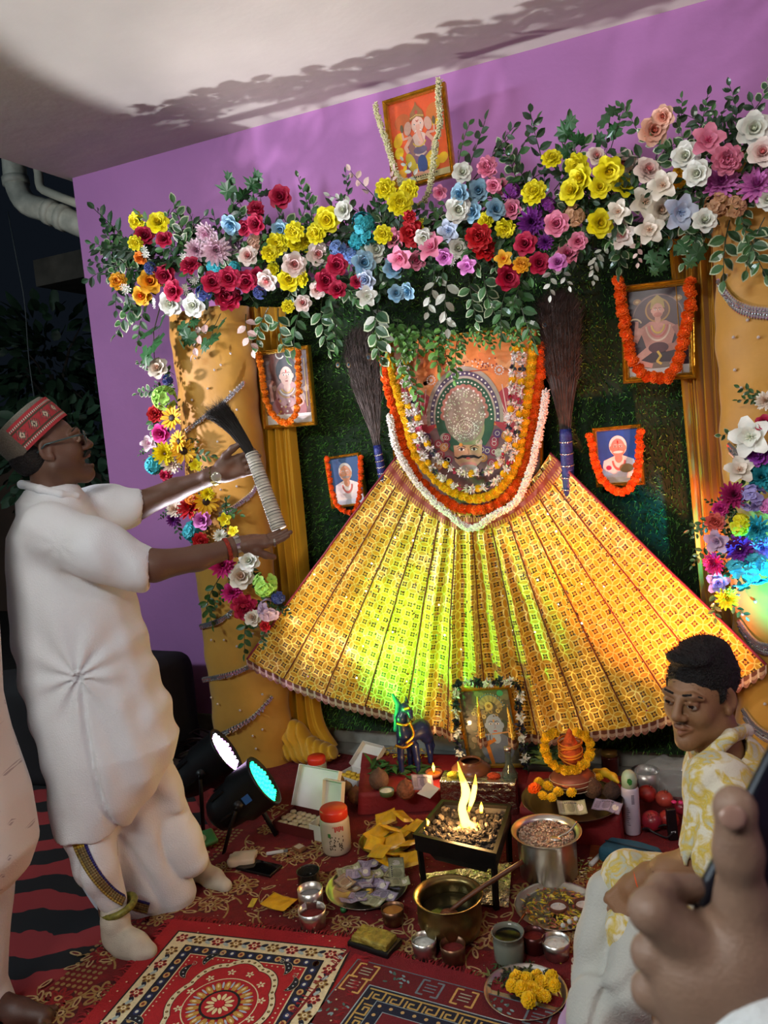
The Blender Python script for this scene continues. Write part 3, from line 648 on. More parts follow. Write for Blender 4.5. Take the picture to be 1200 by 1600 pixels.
# ---- sheer yellow drapes
def sheer(label, top, mid, bot, y, folds, colm, amp=.022, pool=None):
    """left and right edges as pixel columns at several heights on the plane y"""
    rows = [top]+mid+[bot]; Lp = [Py(a, h, y) for a, b, h in rows]; Rp = [Py(b, h2 if False else h, y) for a, b, h in rows]
    n = 60; Ls = smooth_path(Lp, n); Rs = smooth_path(Rp, n); t = thing('sheer_drape', label, 'curtain', Ls[-1].lerp(Rs[-1], .5)); o = t.location
    def f(u, v):
        i = min(n, int(round(v*n))); p = Ls[i].lerp(Rs[i], u); ph = v*2.2
        dy = amp*math.sin(u*folds*2*PI+ph)+amp*.5*math.sin(u*folds*4.7*PI+ph*1.7+1)+amp*.3*math.sin(u*folds*9*PI-ph*2)
        return (p.x-o.x+dy*.25, p.y+dy-o.y, p.z-o.z)
    MB().grid(f, 150, n).build('cloth', colm, t); return t
msheer = mat('yellow_chiffon', 'e8b012', .5, var=.06, vscale=4, bump=.15, bscale=60, sheen=.5)
nt = msheer.node_tree; b = nt.nodes['Principled BSDF']; tr_ = nt.nodes.new('ShaderNodeBsdfTranslucent'); tr_.inputs[0].default_value = (*C('e8b012'), 1); mx = nt.nodes.new('ShaderNodeMixShader'); mx.inputs[0].default_value = .3
nt.links.new(b.outputs[0], mx.inputs[1]); nt.links.new(tr_.outputs[0], mx.inputs[2]); nt.links.new(mx.outputs[0], nt.nodes['Material Output'].inputs['Surface'])
sheer('sheer yellow drape left of the grass mat, knotted in a heap on the floor', (378, 446, 480), [(392, 458, 680), (412, 476, 900), (424, 490, 1060), (424, 500, 1130)], (412, 522, 1168), -.20, 5, msheer)
dr = sheer('sheer yellow-orange drape right of the grass mat, behind the two right-hand frames', (1040, 1120, 340), [(1062, 1128, 600), (1082, 1142, 820), (1100, 1160, 1000)], (1112, 1170, 1150), -.20, 4, msheer)
# the heap at the foot of the left drape
c = Pz(468, 1180, .03); sd = Sdf()
for dx, dz, rx, rz_ in ((-.10, .035, .10, .05), (.0, .05, .12, .075), (.10, .035, .10, .05), (.03, .02, .2, .035), (-.02, .11, .07, .07)): sd.ell(c+Vector((dx, -.01, dz)), (rx, .07, rz_), k=.03)
t = [o for o in bpy.data.objects if o.name.startswith('sheer_drape')][0]
sdf_obj('gathered_hem', sd, .006, msheer, t, disp=lambda P: snoise(P, 60, 5)*.008+(1-np.abs(np.sin(P[:, 0]*95+P[:, 2]*40+3.5*snoise(P, 25, 6))))*.016, mw=Matrix.Translation(-t.location))
# ================================================================ framed pictures
def ppath(P, pts, w, c, l=2, w2=None): P.line(pts, w, c, l, w2)
def quad_frame(cs, y):
    """a rectangle on the plane y fitted to four surveyed corners TL TR BR BL"""
    a, b, c, d = [Py(px, py, y) for px, py in cs]; cen = (a+b+c+d)/4; w = ((b-a).length+(c-d).length)/2; h = ((d-a).length+(c-b).length)/2
    xx = ((b-a)+(c-d)).normalized(); zz = Vector((0, -1, 0)); yy = zz.cross(xx); return frame_m(cen, xx, yy, zz), w, h
mgold = mat('gilt_frame', 'c9982f', .28, metal=.85, var=.25, vscale=40, bump=.25, bscale=90); mgold2 = mat('gilt_inner', 'e3bb5a', .3, metal=.8, bump=.8, bscale=160)
mpr = vcmat('poster_print', .35, var=.04, coat=.3)
def frame(name, label, cs, y, bar, painter, cat='picture', tilt=0.):
    M, w, h = quad_frame(cs, y); t = thing(name, label, cat); t.matrix_world = M @ Matrix.Rotation(tilt, 4, 'X')
    MB().box((0, 0, -.012), (w-.004, h-.004, .006)).build('backboard', mat('frame_back', '5a4630', .9), t, smooth=False)
    def mould(prof, m, nm):
        mb = MB(); cor = [(-1, -1), (1, -1), (1, 1), (-1, 1)]; n = len(prof)
        for (sx, sy) in cor:
            for (inn, z) in prof: mb.v.append((sx*(w/2-inn), sy*(h/2-inn), z))
        for k in range(4):
            for i in range(n-1): mb.f.append((k*n+i, ((k+1) % 4)*n+i, ((k+1) % 4)*n+i+1, k*n+i+1))
        return mb.build(nm, m, t, smooth=False)
    mould([(0, -.015), (0, .006), (bar*.15, .012), (bar*.4, .008), (bar*.5, .012), (bar*.75, .006)], mgold, 'frame_moulding')
    mould([(bar*.75, .005), (bar*.85, .008), (bar, -.002), (bar, -.009)], mgold2, 'frame_liner')
    P = Paint(.0004); iw, ih = w-2*bar, h-2*bar; P.clip = (iw/2, ih/2); painter(P, iw/2, ih/2); P.build('picture_print', mpr, t, Matrix.Translation((0, 0, -.0085)))
    return t, M, w, h
SK, SKD, HR = 'd9a07a', 'b87a58', '3b2218'
def p_ganesh(P, a, b):
    P.grad(-a, -b, a, b, 'f0641e', 'ef5a24', 0, 16)
    for i in range(22):
        x = (rng.random()*2-1)*a; y = -b*.75+abs(rng.normal())*b*.45; P.ell(max(-a*.8, min(a*.8, x)), min(y, b*.35), a*.2, b*.12, ('f5c21a', 'f2a81c', 'f7d21e')[i % 3], 1, rng.random()*90)
    P.ell(-a*.55, b*.5, a*.3, b*.2, 'd0652a', 1, 20); P.ell(a*.6, b*.55, a*.25, b*.22, 'd8742a', 1, -20)
    P.rect(-a, -b, a, -b*.84, 'd8c98a', 2)
    for i in range(13): P.rect(-a*.55+i*a*.085, -b*.91, -a*.55+i*a*.085+a*.055, -b*.88+rng.random()*b*.012, '4a3a20', 3)
    for i in range(5): P.rect(-a*.12+i*a*.07, -b*.96, -a*.07+i*a*.07, -b*.935, '4a3a20', 3)
    s = a*1.15; Y = lambda y: y*s
    P.ell(0, Y(-.35), .42*s, .38*s, '8a5a78', 2); P.ell(-.34*s, Y(-.62), .14*s, .3*s, 'c9b020', 3, 18); P.ell(.34*s, Y(-.55), .26*s, .13*s, 'd8b520', 3, 30); P.ell(.02*s, Y(-.75), .16*s, .28*s, '2f4a86', 4); P.ell(-.42*s, Y(-.78), .09*s, .3*s, 'a83a78', 3, -10)
    P.ell(-.12*s, Y(-1.0), .16*s, .06*s, 'e8a888', 5); P.ell(.16*s, Y(-1.0), .14*s, .05*s, 'e8a888', 5)
    P.ell(0, Y(-.15), .3*s, .36*s, 'e4c0b0', 4); P.ell(0, Y(-.32), .22*s, .12*s, '6a5a78', 5); P.ell(-.26*s, Y(-.12), .1*s, .34*s, '9a6a60', 4, 8); P.ell(.27*s, Y(-.12), .1*s, .32*s, 'a04a68', 4, -8)
    for sx in (-1, 1):
        P.line([(sx*.25*s, Y(.1)), (sx*.46*s, Y(-.15)), (sx*.4*s, Y(-.3))], .11*s, 'dba48a', 5); P.line([(sx*.28*s, Y(.12)), (sx*.5*s, Y(.1)), (sx*.52*s, Y(.3))], .08*s, 'dba48a', 5, .05*s); P.ell(sx*.52*s, Y(.42), .05*s, .12*s, '6a5a3a', 6); P.ell(sx*.33*s, Y(.38), .12*s, .2*s, 'd6a590', 5, sx*10)
    P.ell(0, Y(.42), .2*s, .24*s, 'ecc2ae', 6); P.line([(0, Y(.4)), (.01*s, Y(.18)), (.06*s, Y(0)), (.1*s, Y(-.1)), (.03*s, Y(-.16)), (-.02*s, Y(-.08))], .13*s, 'e3a892', 7, .05*s)
    P.poly([(-.24*s, Y(.55)), (-.2*s, Y(.78)), (-.04*s, Y(.98)), (0, Y(1.1)), (.04*s, Y(.98)), (.2*s, Y(.78)), (.24*s, Y(.55)), (0, Y(.66))], '9a6a3a', 7)
    for i in range(9): P.ell((i-4)*.05*s, Y(.64+.03*(4-abs(i-4))*.5), .022*s, .022*s, 'e0bd6a', 8, n=8)
    P.ell(0, Y(.78), .05*s, .06*s, 'c04a3a', 8, n=10)
    for sx in (-1, 1): P.ell(sx*.1*s, Y(.44), .035*s, .022*s, 'f5efe6', 8); P.ell(sx*.1*s, Y(.44), .018*s, .018*s, '1a1210', 9, n=8); P.line([(sx*.06*s, Y(.26)), (sx*.13*s, Y(.2))], .03*s, 'f5efe6', 8, .01*s)
    P.line([(-.04*s, Y(.55)), (0, Y(.5)), (.04*s, Y(.55))], .02*s, 'b83a2a', 8); P.ring(0, Y(.0), .2*s, .235*s, 'd9b23a', 6, 24, a0=200, a1=340)
def p_face(P, x, y, s, sk, hair=None, white=False, style=''):
    """head and shoulders, front view"""
    P.ell(x, y, .3*s, .4*s, sk, 5, n=28); P.ell(x, y-.45*s, .16*s, .2*s, sk, 4)
    for sx in (-1, 1):
        P.ell(x+sx*.3*s, y, .05*s, .1*s, sk, 4); P.ell(x+sx*.12*s, y+.06*s, .06*s, .028*s, 'f2ece2', 6, n=14); P.ell(x+sx*.12*s, y+.06*s, .026*s, .028*s, '20140f', 7, n=10); P.line([(x+sx*.04*s, y+.13*s), (x+sx*.13*s, y+.16*s), (x+sx*.2*s, y+.12*s)], .025*s, hair or 'e0dcd4', 6, .01*s)
    P.line([(x+.01*s, y+.05*s), (x+.035*s, y-.08*s), (x-.03*s, y-.1*s)], .014*s, '8a5a42', 6); P.ell(x, y-.2*s, .075*s, .024*s, 'b04a42', 6, n=12)
def p_shiva(P, a, b):
    P.rect(-a, -b, a, b, '6a4a42', 0); P.rect(-a, -b, a, -b*.74, 'ded7cc', 3)
    for i in range(30): P.ell((rng.random()*2-1)*a*.9, (rng.random()*2-.6)*b*.62, a*.22, b*.1, ('8a6a5c', '5a3a3a', 'a58a7a', '7a5048')[i % 4], 1, rng.random()*180)
    s = a*1.5; P.ell(0, -.55*s, .52*s, .42*s, '9a5a58', 2, n=30); P.ell(0, -.15*s, .36*s, .34*s, 'b98a88', 3); P.ell(0, .45*s, .3*s, .34*s, '2a1c20', 3); P.ell(0, .85*s, .14*s, .16*s, '2a1c20', 4)
    P.ring(-.14*s, .88*s, .1*s, .135*s, 'd8cfc4', 5, 20, a0=60, a1=330); P.ring(.2*s, .84*s, .06*s, .08*s, 'efe6d8', 5, 16, a0=100, a1=290)
    p_face(P, 0, .3*s, s*.62, 'e3b8a6', '2a1810'); P.ell(0, .42*s, .02*s, .045*s, 'c9301e', 8)
    for k, c in enumerate(('d9b24a', 'e0ddd0', 'b98a3a')): P.ring(0, .05*s, (.16+.06*k)*s, (.19+.06*k)*s, c, 6, 24, a0=200, a1=340)
    P.line([(-.48*s, -.3*s), (-.5*s, .1*s), (-.42*s, .2*s)], .1*s, 'cf9c8c', 4, .06*s); P.line([(.3*s, -.1*s), (.42*s, -.4*s), (.1*s, -.55*s)], .1*s, 'cf9c8c', 4); P.line([(.55*s, -.5*s), (.55*s, .7*s)], .02*s, 'c9a24a', 4)
    for i in range(18): P.ell((rng.random()-.5)*s*.7, -.2*s-rng.random()*.5*s, .03*s, .03*s, ('c9a24a', 'e0cfc0', '7a3038')[i % 3], 6, n=8)
def p_hanuman(P, a, b):
    P.rect(-a, -b, a, b, '3f2a30', 0); P.rect(-a, -b, a, -b*.8, 'd9cfc6', 3); P.ell(0, b*.45, a*.85, b*.45, '5a4044', 1, n=30); P.ring(0, b*.3, a*.82, a*.86, '9a7a70', 2, 30, a0=10, a1=170)
    for sx in (-1, 1): P.ell(sx*a*.68, b*.74, a*.14, b*.07, 'b08046', 2); P.ell(sx*a*.68, b*.74, a*.06, b*.03, 'e3c07a', 3)
    s = a*1.35; P.ring(0, .56*s, .27*s, .31*s, 'b98a4a', 3, 30); P.ell(0, .56*s, .27*s, .27*s, '7a5040', 2, n=28)
    P.poly([(-.18*s, .6*s), (-.15*s, .82*s), (0, .95*s), (.15*s, .82*s), (.18*s, .6*s)], 'b99a50', 5)
    p_face(P, 0, .54*s, s*.48, 'd89a84', '6a3a22'); P.ell(0, .44*s, .1*s, .06*s, 'c97a68', 8)
    P.poly([(-.46*s, .12*s), (-.2*s, .28*s), (.2*s, .28*s), (.46*s, .12*s), (.3*s, -.4*s), (-.3*s, -.4*s)], 'c98a78', 3); P.line([(-.42*s, .1*s), (-.56*s, -.2*s), (-.52*s, .3*s)], .15*s, 'cf9280', 4, .08*s); P.line([(.42*s, .1*s), (.56*s, -.2*s), (.4*s, -.4*s)], .15*s, 'a86a60', 4)
    P.line([(-.2*s, -.42*s), (-.62*s, -.72*s), (-.18*s, -.85*s)], .2*s, 'd39a88', 4, .12*s); P.line([(.2*s, -.42*s), (.6*s, -.38*s), (.3*s, -.85*s)], .2*s, 'b87a68', 4, .1*s); P.ell(0, -.4*s, .25*s, .14*s, '5a2a30', 5)
    for k, c in enumerate(('d9b24a', 'c96a62', 'e0c0a8')): P.ring(0, .2*s, (.14+.07*k)*s, (.175+.07*k)*s, c, 6, 24, a0=185, a1=355, sy=1.4)
    P.ell(0, -.85*s, .5*s, .08*s, '7a6a5a', 3); P.ring(-.58*s, .2*s, .16*s, .2*s, 'cdb48a', 3, 16, a0=20, a1=200); P.line([(-.02*s, -.5*s), (.05*s, -.62*s), (-.04*s, -.75*s), (.06*s, -.82*s)], .06*s, 'd9b24a', 7)
def p_saint(P, a, b, bg='2b4fa0', sk='e08a7a', bald=True):
    P.rect(-a, -b, a, b, bg, 0); s = a*1.15; P.poly([(-a*.95, -b*.85), (-a*.75, -b*.15), (-a*.2, b*.02), (a*.2, b*.02), (a*.75, -b*.15), (a*.95, -b*.85)], 'e8dcd8', 2); P.rect(-a, -b, a, -b*.8, 'dfd2be' if bald else 'cfd3da', 4)
    P.ell(0, .45*s, .38*s, .46*s, 'e9e2dc' if bald else 'c9c4c0', 3, n=28); p_face(P, 0, .36*s, s*1.02, sk, 'e6e0da'); P.ell(0, .18*s, .22*s, .06*s, 'efe9e4' if bald else '9a8a84', 8, n=16)
    if bald: P.ell(0, .62*s, .03*s, .08*s, 'b02a1a', 8)
    else: P.ell(-.14*s, .42*s, .1*s, .07*s, 'c9c9c9', 8); P.ell(.14*s, .42*s, .1*s, .07*s, 'c9c9c9', 8); P.ell(-.14*s, .42*s, .085*s, .055*s, sk, 9); P.ell(.14*s, .42*s, .085*s, .055*s, sk, 9)
    P.ring(0, -.2*s, .22*s, .3*s, 'c96a62', 5, 20, a0=180, a1=360, sy=1.5)
    if bald: P.ell(-.45*s, -.5*s, .12*s, .1*s, 'a03050', 5); P.ell(.3*s, -.55*s, .3*s, .2*s, '9a7a4a', 5)
def p_krishna(P, a, b):
    P.rect(-a, -b, a, b, '4a4a3a', 0)
    for i in range(60): P.ell((rng.random()*2-1)*a*.92, (rng.random()*2-1)*b*.94, a*.13, b*.08, ('6a6a50', '3a4a3a', '7a7058', '5a5a48', '2f8a6a')[i % 5 if i > 50 else i % 4], 1, rng.random()*180, 12)
    s = a*1.1
    for i in range(15):
        w = R(20+i*10); P.ell(.15*s+.42*s*math.cos(w), .55*s+.5*s*math.sin(w), .16*s, .045*s, ('a09060', '8a7a50')[i % 2], 2, math.degrees(w)); P.ell(.15*s+.5*s*math.cos(w), .55*s+.6*s*math.sin(w), .03*s, .03*s, '3a6a8a', 3, n=8)
    for k in range(12): P.ell(-.5*s+k*.09*s, .5*s+.14*s*math.sin(k*1.3), .08*s, .08*s, ('b8a868', '8f8050')[k % 2], 4); P.ell(-.5*s+k*.09*s, .5*s+.14*s*math.sin(k*1.3), .03*s, .03*s, '5a4a2a', 5, n=8)
    P.ell(.1*s, .75*s, .15*s, .15*s, 'c9b060', 6); P.ell(.1*s, .75*s, .07*s, .07*s, '8a6a2a', 7)
    P.ell(.15*s, -.75*s, .6*s, .55*s, '5f6a7a', 2); p_face(P, .18*s, .05*s, s*1.0, '8fa2b4', '2a2420'); P.line([(.15*s, .26*s), (.18*s, .17*s), (.21*s, .26*s)], .025*s, 'd0a040', 8)
    P.line([(-.55*s, -.3*s), (.8*s, -.18*s)], .05*s, 'b98a5a', 9)
    for i in range(4): P.line([(-.3*s+i*.1*s, -.45*s), (-.28*s+i*.1*s, -.24*s)], .06*s, '8193a6', 10)
    P.line([(-.1*s, -1.3*s), (-.2*s, -.6*s), (.1*s, -.45*s)], .14*s, 'b06a2a', 6)
G1 = frame('framed_picture', 'gilt-framed print of an elephant-headed god on orange, standing on top of the flower swag', [(589, 160), (690, 132), (717, 271), (623, 300)], -.28, .02, p_ganesh, tilt=0)
G2 = frame('framed_picture', 'gilt-framed print of a blue-haired ascetic god with crescent moon, on the left drape', [(400, 549), (481, 540), (496, 663), (416, 671)], -.24, .018, p_shiva)
G3 = frame('framed_picture', 'smallest gilt-framed portrait of a man in glasses, on the grass mat at left', [(508, 713), (564, 708), (572, 786), (519, 797)], -.155, .012, lambda P, a, b: p_saint(P, a, b, '3a5a8a', 'c98a6a', False))
G4 = frame('framed_picture', 'large gilt-framed print of a seated monkey god, on the mat at upper right', [(968, 446), (1083, 435), (1090, 589), (975, 601)], -.24, .024, p_hanuman)
G5 = frame('framed_picture', 'gilt-framed portrait of a bald white-moustached man on blue, below the monkey god print', [(925, 669), (1001, 662), (1008, 757), (932, 762)], -.155, .016, lambda P, a, b: p_saint(P, a, b))
# big garlanded portrait of the deity
def p_main(P, a, b):
    P.rect(-a, -b, a, b, 'e88a46', 0)
    for i in range(26): P.ell((rng.random()*2-1)*a*.85, b*.35+rng.random()*b*.55, a*.16, b*.05, ('ee9a58', 'e07a3c', 'f0a468')[i % 3], 1, rng.random()*180)
    P.rect(-a, -b, a, b*-.05, '7a5a58', 1)
    for sx in (-1, 1):
        P.ell(sx*a*.78, b*.12, a*.42, b*.3, 'b03a44', 1)
        for k in range(16):
            w = R(10+k*11); x, y = sx*a*.6, b*.0; P.line([(x, y), (x+sx*math.cos(w)*a*.5, y+math.sin(w)*b*.42)], .004, 'e8c0b8', 2)
    for i in range(70): P.ell(a*.1+(rng.random()-.5)*a*.75, b*.66+(rng.random()-.5)*b*.16*(1-.5*rng.random()), .004, .004, ('8a3a30', 'f0d0b8')[i % 2], 2, n=6)
    P.rect(-a*.22, b*.585, a*.35, b*.60, 'a8482c', 3)
    for x, y in ((-a*.45, b*.52), (a*.5, b*.58)):
        for k in range(12): P.ell(x+.018*math.cos(k*.52), y+.018*math.sin(k*.52), .004, .004, 'e9d2c8', 2, n=6)
        P.ell(x, y, .008, .008, 'e9d2c8', 2, n=8)
    P.T = (.80, .0, .022)
    ac = lambda r0, r1, c, l, sy=1.25: P.ring(0, 0, r0, r1, c, l, 48, sy, -8, 188)
    ac(.19, .215, 'a89a8a', 3); ac(.175, .195, '5a4a66', 4); ac(.165, .175, 'b5a898', 5); P.ell(0, 0, .165, .206, '2f5a40', 4, n=40)
    for k in range(26):
        w = R(-5+k*190/25); P.ell(.185*math.cos(w), .232*math.sin(w), .0055, .0055, 'efe9dc', 6, n=8); P.ell(.15*math.cos(w), .188*math.sin(w), .005, .005, 'e9e4d4', 6, n=8)
    for k in range(13):
        w = R(k*15); P.ell(.115*math.cos(w), .01+.145*math.sin(w), .022, .022, 'b87a6a', 5, n=14); P.ell(.115*math.cos(w), .01+.145*math.sin(w), .006, .006, 'f0e8e0', 7, n=8)
    P.ell(0, .01, .115, .145, '9a8a7a', 6, n=36); P.ell(.02, -.05, .09, .11, '8a9a70', 6, n=30)
    for k in range(230):
        w = rng.random()*6.28; q = rng.random()**.5; x, y = .108*q*math.cos(w), .01+.138*q*math.sin(w); P.ell(x, y-.02*(q < .5), .0038, .0038, ('e6e6d0', 'cfe0b8', 'f2ecdc', 'b8c89a')[k % 4], 7+k % 3, n=6)
    for rr in (.02, .035, .05): 
        for k in range(int(rr*600)): w = 2*PI*k/int(rr*600); P.ell(.005+rr*math.cos(w), -.06+rr*math.sin(w), .003, .003, 'f4f4e4', 11, n=6)
    for k in range(40):
        x = (rng.random()*2-1)*a*.72; y = -.08-rng.random()*.2
        if abs(x) < .07: continue
        c = ('8a2f4a', 'b5a898', 'c98a4a', '5a3a66', 'a03a48')[k % 5]; P.ell(x, y, .024, .024, c, 5, n=14); P.ring(x, y, .010, .013, 'd6c6ba', 6, 10)
    P.T = (.86, .01, .015)
    P.poly([(-.075, -.13), (.075, -.13), (.07, -.21), (.03, -.25), (-.03, -.25), (-.07, -.21)], 'c9a07c', 8)
    for sx in (-1, 1):
        P.ell(sx*.033, -.152, .016, .007, 'f5efe4', 9); P.ell(sx*.033, -.152, .007, .007, '3a2010', 10, n=10); P.line([(sx*.012, -.142), (sx*.035, -.132), (sx*.058, -.142)], .004, '2a1a10', 10, .002); P.line([(sx*.014, -.151), (sx*.034, -.143), (sx*.05, -.151)], .0025, '2a1a10', 11)
        P.line([(0, -.190), (sx*.03, -.187), (sx*.055, -.196), (sx*.07, -.188)], .018, '241a16', 10, .005)
    P.line([(0, -.15), (.006, -.176), (-.006, -.178)], .003, '9a6a48', 10); P.ell(0, -.197, .012, .006, 'c0564a', 11); P.ell(-.035, -.128, .01, .009, 'e8963a', 12, n=10)
    P.ell(0, -.232, .045, .018, 'c98a80', 10); P.ell(0, -.25, .05, .022, 'a8a89a', 11)
PM, pw, ph = quad_frame([(604, 528), (847, 512), (846, 792), (622, 800)], -.15)
t, _, _, _ = frame('framed_picture', 'largest picture: orange print of a moustached deity in a jewelled headdress, heaped with garlands', [(604, 528), (847, 512), (846, 792), (622, 800)], -.15, .014, p_main)
# ================================================================ garlands
def marigold_mesh(c, seed, r=1.):
    """one marigold head, unit radius, ruffled petal layers"""
    g = np.random.default_rng(seed); mb = MB(); c = C(c)
    for lay in range(4):
        n = 11-lay; rr = (1, .85, .62, .36)[lay]; z = (0, .3, .5, .62)[lay]
        for k in range(n):
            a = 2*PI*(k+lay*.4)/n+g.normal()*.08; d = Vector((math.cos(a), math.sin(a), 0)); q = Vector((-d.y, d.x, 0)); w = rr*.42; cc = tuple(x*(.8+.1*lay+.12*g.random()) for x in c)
            mb.add([d*rr*.1+Vector((0, 0, z-.25)), d*rr*.8-q*w+Vector((0, 0, z+.1)), d*rr*1.02+Vector((0, 0, z-.06+.12*g.normal())), d*rr*.8+q*w+Vector((0, 0, z+.1))], [(0, 1, 2), (0, 2, 3)], cc)
    mb.ico((0, 0, .05), (.72, .72, .5), tuple(x*.75 for x in c), 1)
    return mb
mpet = vcmat('petal', .6, var=.08, vscale=60, sub=0)
ORG, YEL = 'ff6c08', 'f2c210'
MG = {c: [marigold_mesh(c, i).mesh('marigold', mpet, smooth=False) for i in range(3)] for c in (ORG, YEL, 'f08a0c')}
def garland(name, label, pts, r, col, group=None, step=1.25, leaf=None, part='marigold', nmax=99):
    sp = smooth_path(pts, 400); L = sum((sp[i+1]-sp[i]).length for i in range(400)); n = min(nmax, int(L/(r*step))); sp = smooth_path(pts, n)
    t = thing(name, label, 'garland', sp[0], group=group); o = sp[0]
    MB().tube([p-o for p in sp], .0015, 5).build('thread', mat('garland_thread', '6a5a2a', .9), t)
    for i, p in enumerate(sp):
        tg = (sp[min(i+1, n)]-sp[max(i-1, 0)]).normalized(); s_ = r*(.95+.15*rng.random())
        if (i % 2): tg = -tg
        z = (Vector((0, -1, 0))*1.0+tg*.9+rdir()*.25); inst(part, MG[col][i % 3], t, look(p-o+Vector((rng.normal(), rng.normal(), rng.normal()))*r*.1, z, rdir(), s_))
    return t
def gpts(pts, y): return [Py(a, b, y) for a, b in pts]
def jasmine(name, label, pts, r, dens=1400, cols=('f4efe0', 'e9e4cf', 'dfe0b8'), parent=None, extra=()):
    sp = smooth_path(pts, 120); L = sum((sp[i+1]-sp[i]).length for i in range(120)); t = thing(name, label, 'garland', sp[0]); o = sp[0]; mb = MB(); cc = [C(c) for c in cols]
    MB().tube([p-o for p in sp], r*.3, 6).build('thread', mat('garland_thread_green', '55683a', .9), t)
    for i in range(int(L*dens)):
        u = rng.random()*119.99; k = int(u); p = sp[k].lerp(sp[k+1], u-k)-o; d = rdir()
        if d.y > .5: d.y = -d.y
        a = p+d*r*.25; e = p+d*r*(.75+.4*rng.random()); q = d.orthogonal().normalized()*r*.22; q2 = d.cross(q).normalized()*r*.22
        m_ = a.lerp(e, .62); mb.add([a, m_+q, m_+q2, m_-q, m_-q2, e], [(0, 1, 2), (0, 2, 3), (0, 3, 4), (0, 4, 1), (5, 2, 1), (5, 3, 2), (5, 4, 3), (5, 1, 4)], cc[int(rng.random()*len(cc))])
    tag(mb.build('jasmine_buds', mpet, t, smooth=False), kind='stuff'); return t, o, sp
# on the framed prints
garland('marigold_garland', 'orange marigold garland round the print of the ascetic god, on the left drape', gpts([(404, 552), (410, 590), (418, 630), (433, 655), (450, 660), (464, 640), (467, 600), (466, 548)], -.285), .0165, 'f08a0c', step=1.05)
garland('marigold_garland', 'small orange marigold garland round the portrait of the man in glasses', gpts([(511, 716), (516, 750), (525, 785), (540, 800), (556, 795), (563, 760), (563, 715)], -.19), .0135, ORG, step=1.15)
garland('marigold_garland', 'thick orange marigold garland round the monkey god print, at upper right', gpts([(967, 440), (975, 490), (984, 545), (1000, 580), (1030, 591), (1052, 580), (1068, 530), (1077, 480), (1079, 440)], -.29), .0235, ORG, step=1.0)
garland('marigold_garland', 'red-orange marigold garland round the portrait of the bald man on blue', gpts([(922, 680), (928, 715), (940, 748), (962, 767), (985, 762), (997, 725), (1000, 675)], -.19), .0175, ORG, step=1.05)
# on the big portrait
garland('marigold_garland', 'long yellow marigold garland, second ring outward on the big deity picture', gpts([(607, 548), (617, 600), (635, 660), (648, 705), (680, 748), (715, 772), (745, 780), (778, 766), (806, 725), (816, 680), (824, 620), (832, 560), (834, 535)], -.215), .0215, YEL, step=.9)
garland('marigold_garland', 'long red-orange marigold garland, third ring outward on the big deity picture', gpts([(600, 562), (606, 605), (620, 655), (638, 718), (664, 758), (700, 786), (738, 797), (775, 788), (806, 758), (824, 700), (836, 640), (845, 580), (848, 540)], -.2), .0225, ORG, step=.9)
jasmine('jasmine_garland', 'outermost white jasmine garland hanging in a point over the yellow skirt', gpts([(609, 650), (618, 695), (640, 738), (670, 775), (700, 802), (735, 826), (770, 806), (805, 785), (826, 742), (840, 690), (850, 640), (853, 612)], -.23), .019, 3400, ('f6f2ea', 'f3ebe4', 'efe6da'))
def mixed(name, label, pts, y):
    """white tuberose clusters with yellow, crimson and dark accents"""
    sp = smooth_path(gpts(pts, y), 52); o = sp[0]; t = thing(name, label, 'garland', o); MB().tube([p-o for p in sp], .003, 5).build('thread', mat('garland_thread_green', '55683a', .9), t)
    wh = MB()
    for i, p in enumerate(sp):
        q = p-o; k = i % 5; nrm = Vector((0, -1, 0))
        if k == 2: inst('marigold', MG[YEL][i % 3], t, look(q, nrm+rdir()*.3, rdir(), .017))
        elif k == 4:
            mb = MB()
            for j in range(7): leaf_mb(mb, q, Vector((rng.normal(), -.4, rng.normal())), nrm, .018, .006, col=C(('9a1238', '14182c')[(i//5) % 2]))
            mb.build('bud', mpet, t)
        else:
            for j in range(26):
                d = rdir(); d.y = -abs(d.y)
                leaf_mb(wh, q+rdir()*.007, d, rdir(), .019, .005, col=C(('f4ece6', 'efdfe0', 'e6e6d0')[j % 3]), n=2)
    tag(wh.build('tuberose_petals', mpet, t, smooth=False), kind='stuff')
mixed('tuberose_garland', 'inner white tuberose garland with yellow and crimson dots, on the big deity picture', [(632, 548), (640, 590), (650, 640), (660, 680), (682, 712), (708, 733), (740, 740), (772, 731), (792, 700), (797, 650), (800, 600), (806, 545)], -.235)
mixed('tuberose_garland', 'second white tuberose garland, just outside the innermost one on the big deity picture', [(626, 570), (636, 625), (648, 680), (668, 722), (700, 752), (738, 764), (775, 752), (801, 715), (810, 660), (814, 600), (818, 545)], -.225)
_, o, sp = jasmine('jasmine_garland', 'cream jasmine string hanging on the frame of the elephant-headed god', gpts([(586, 163), (593, 190), (605, 225), (614, 255), (628, 290), (640, 318), (655, 322), (668, 305), (676, 265), (680, 230), (688, 190), (685, 150), (686, 124)], -.32), .016, 2300, ('f3eecb', 'ece6b8', 'd9d9a0'))
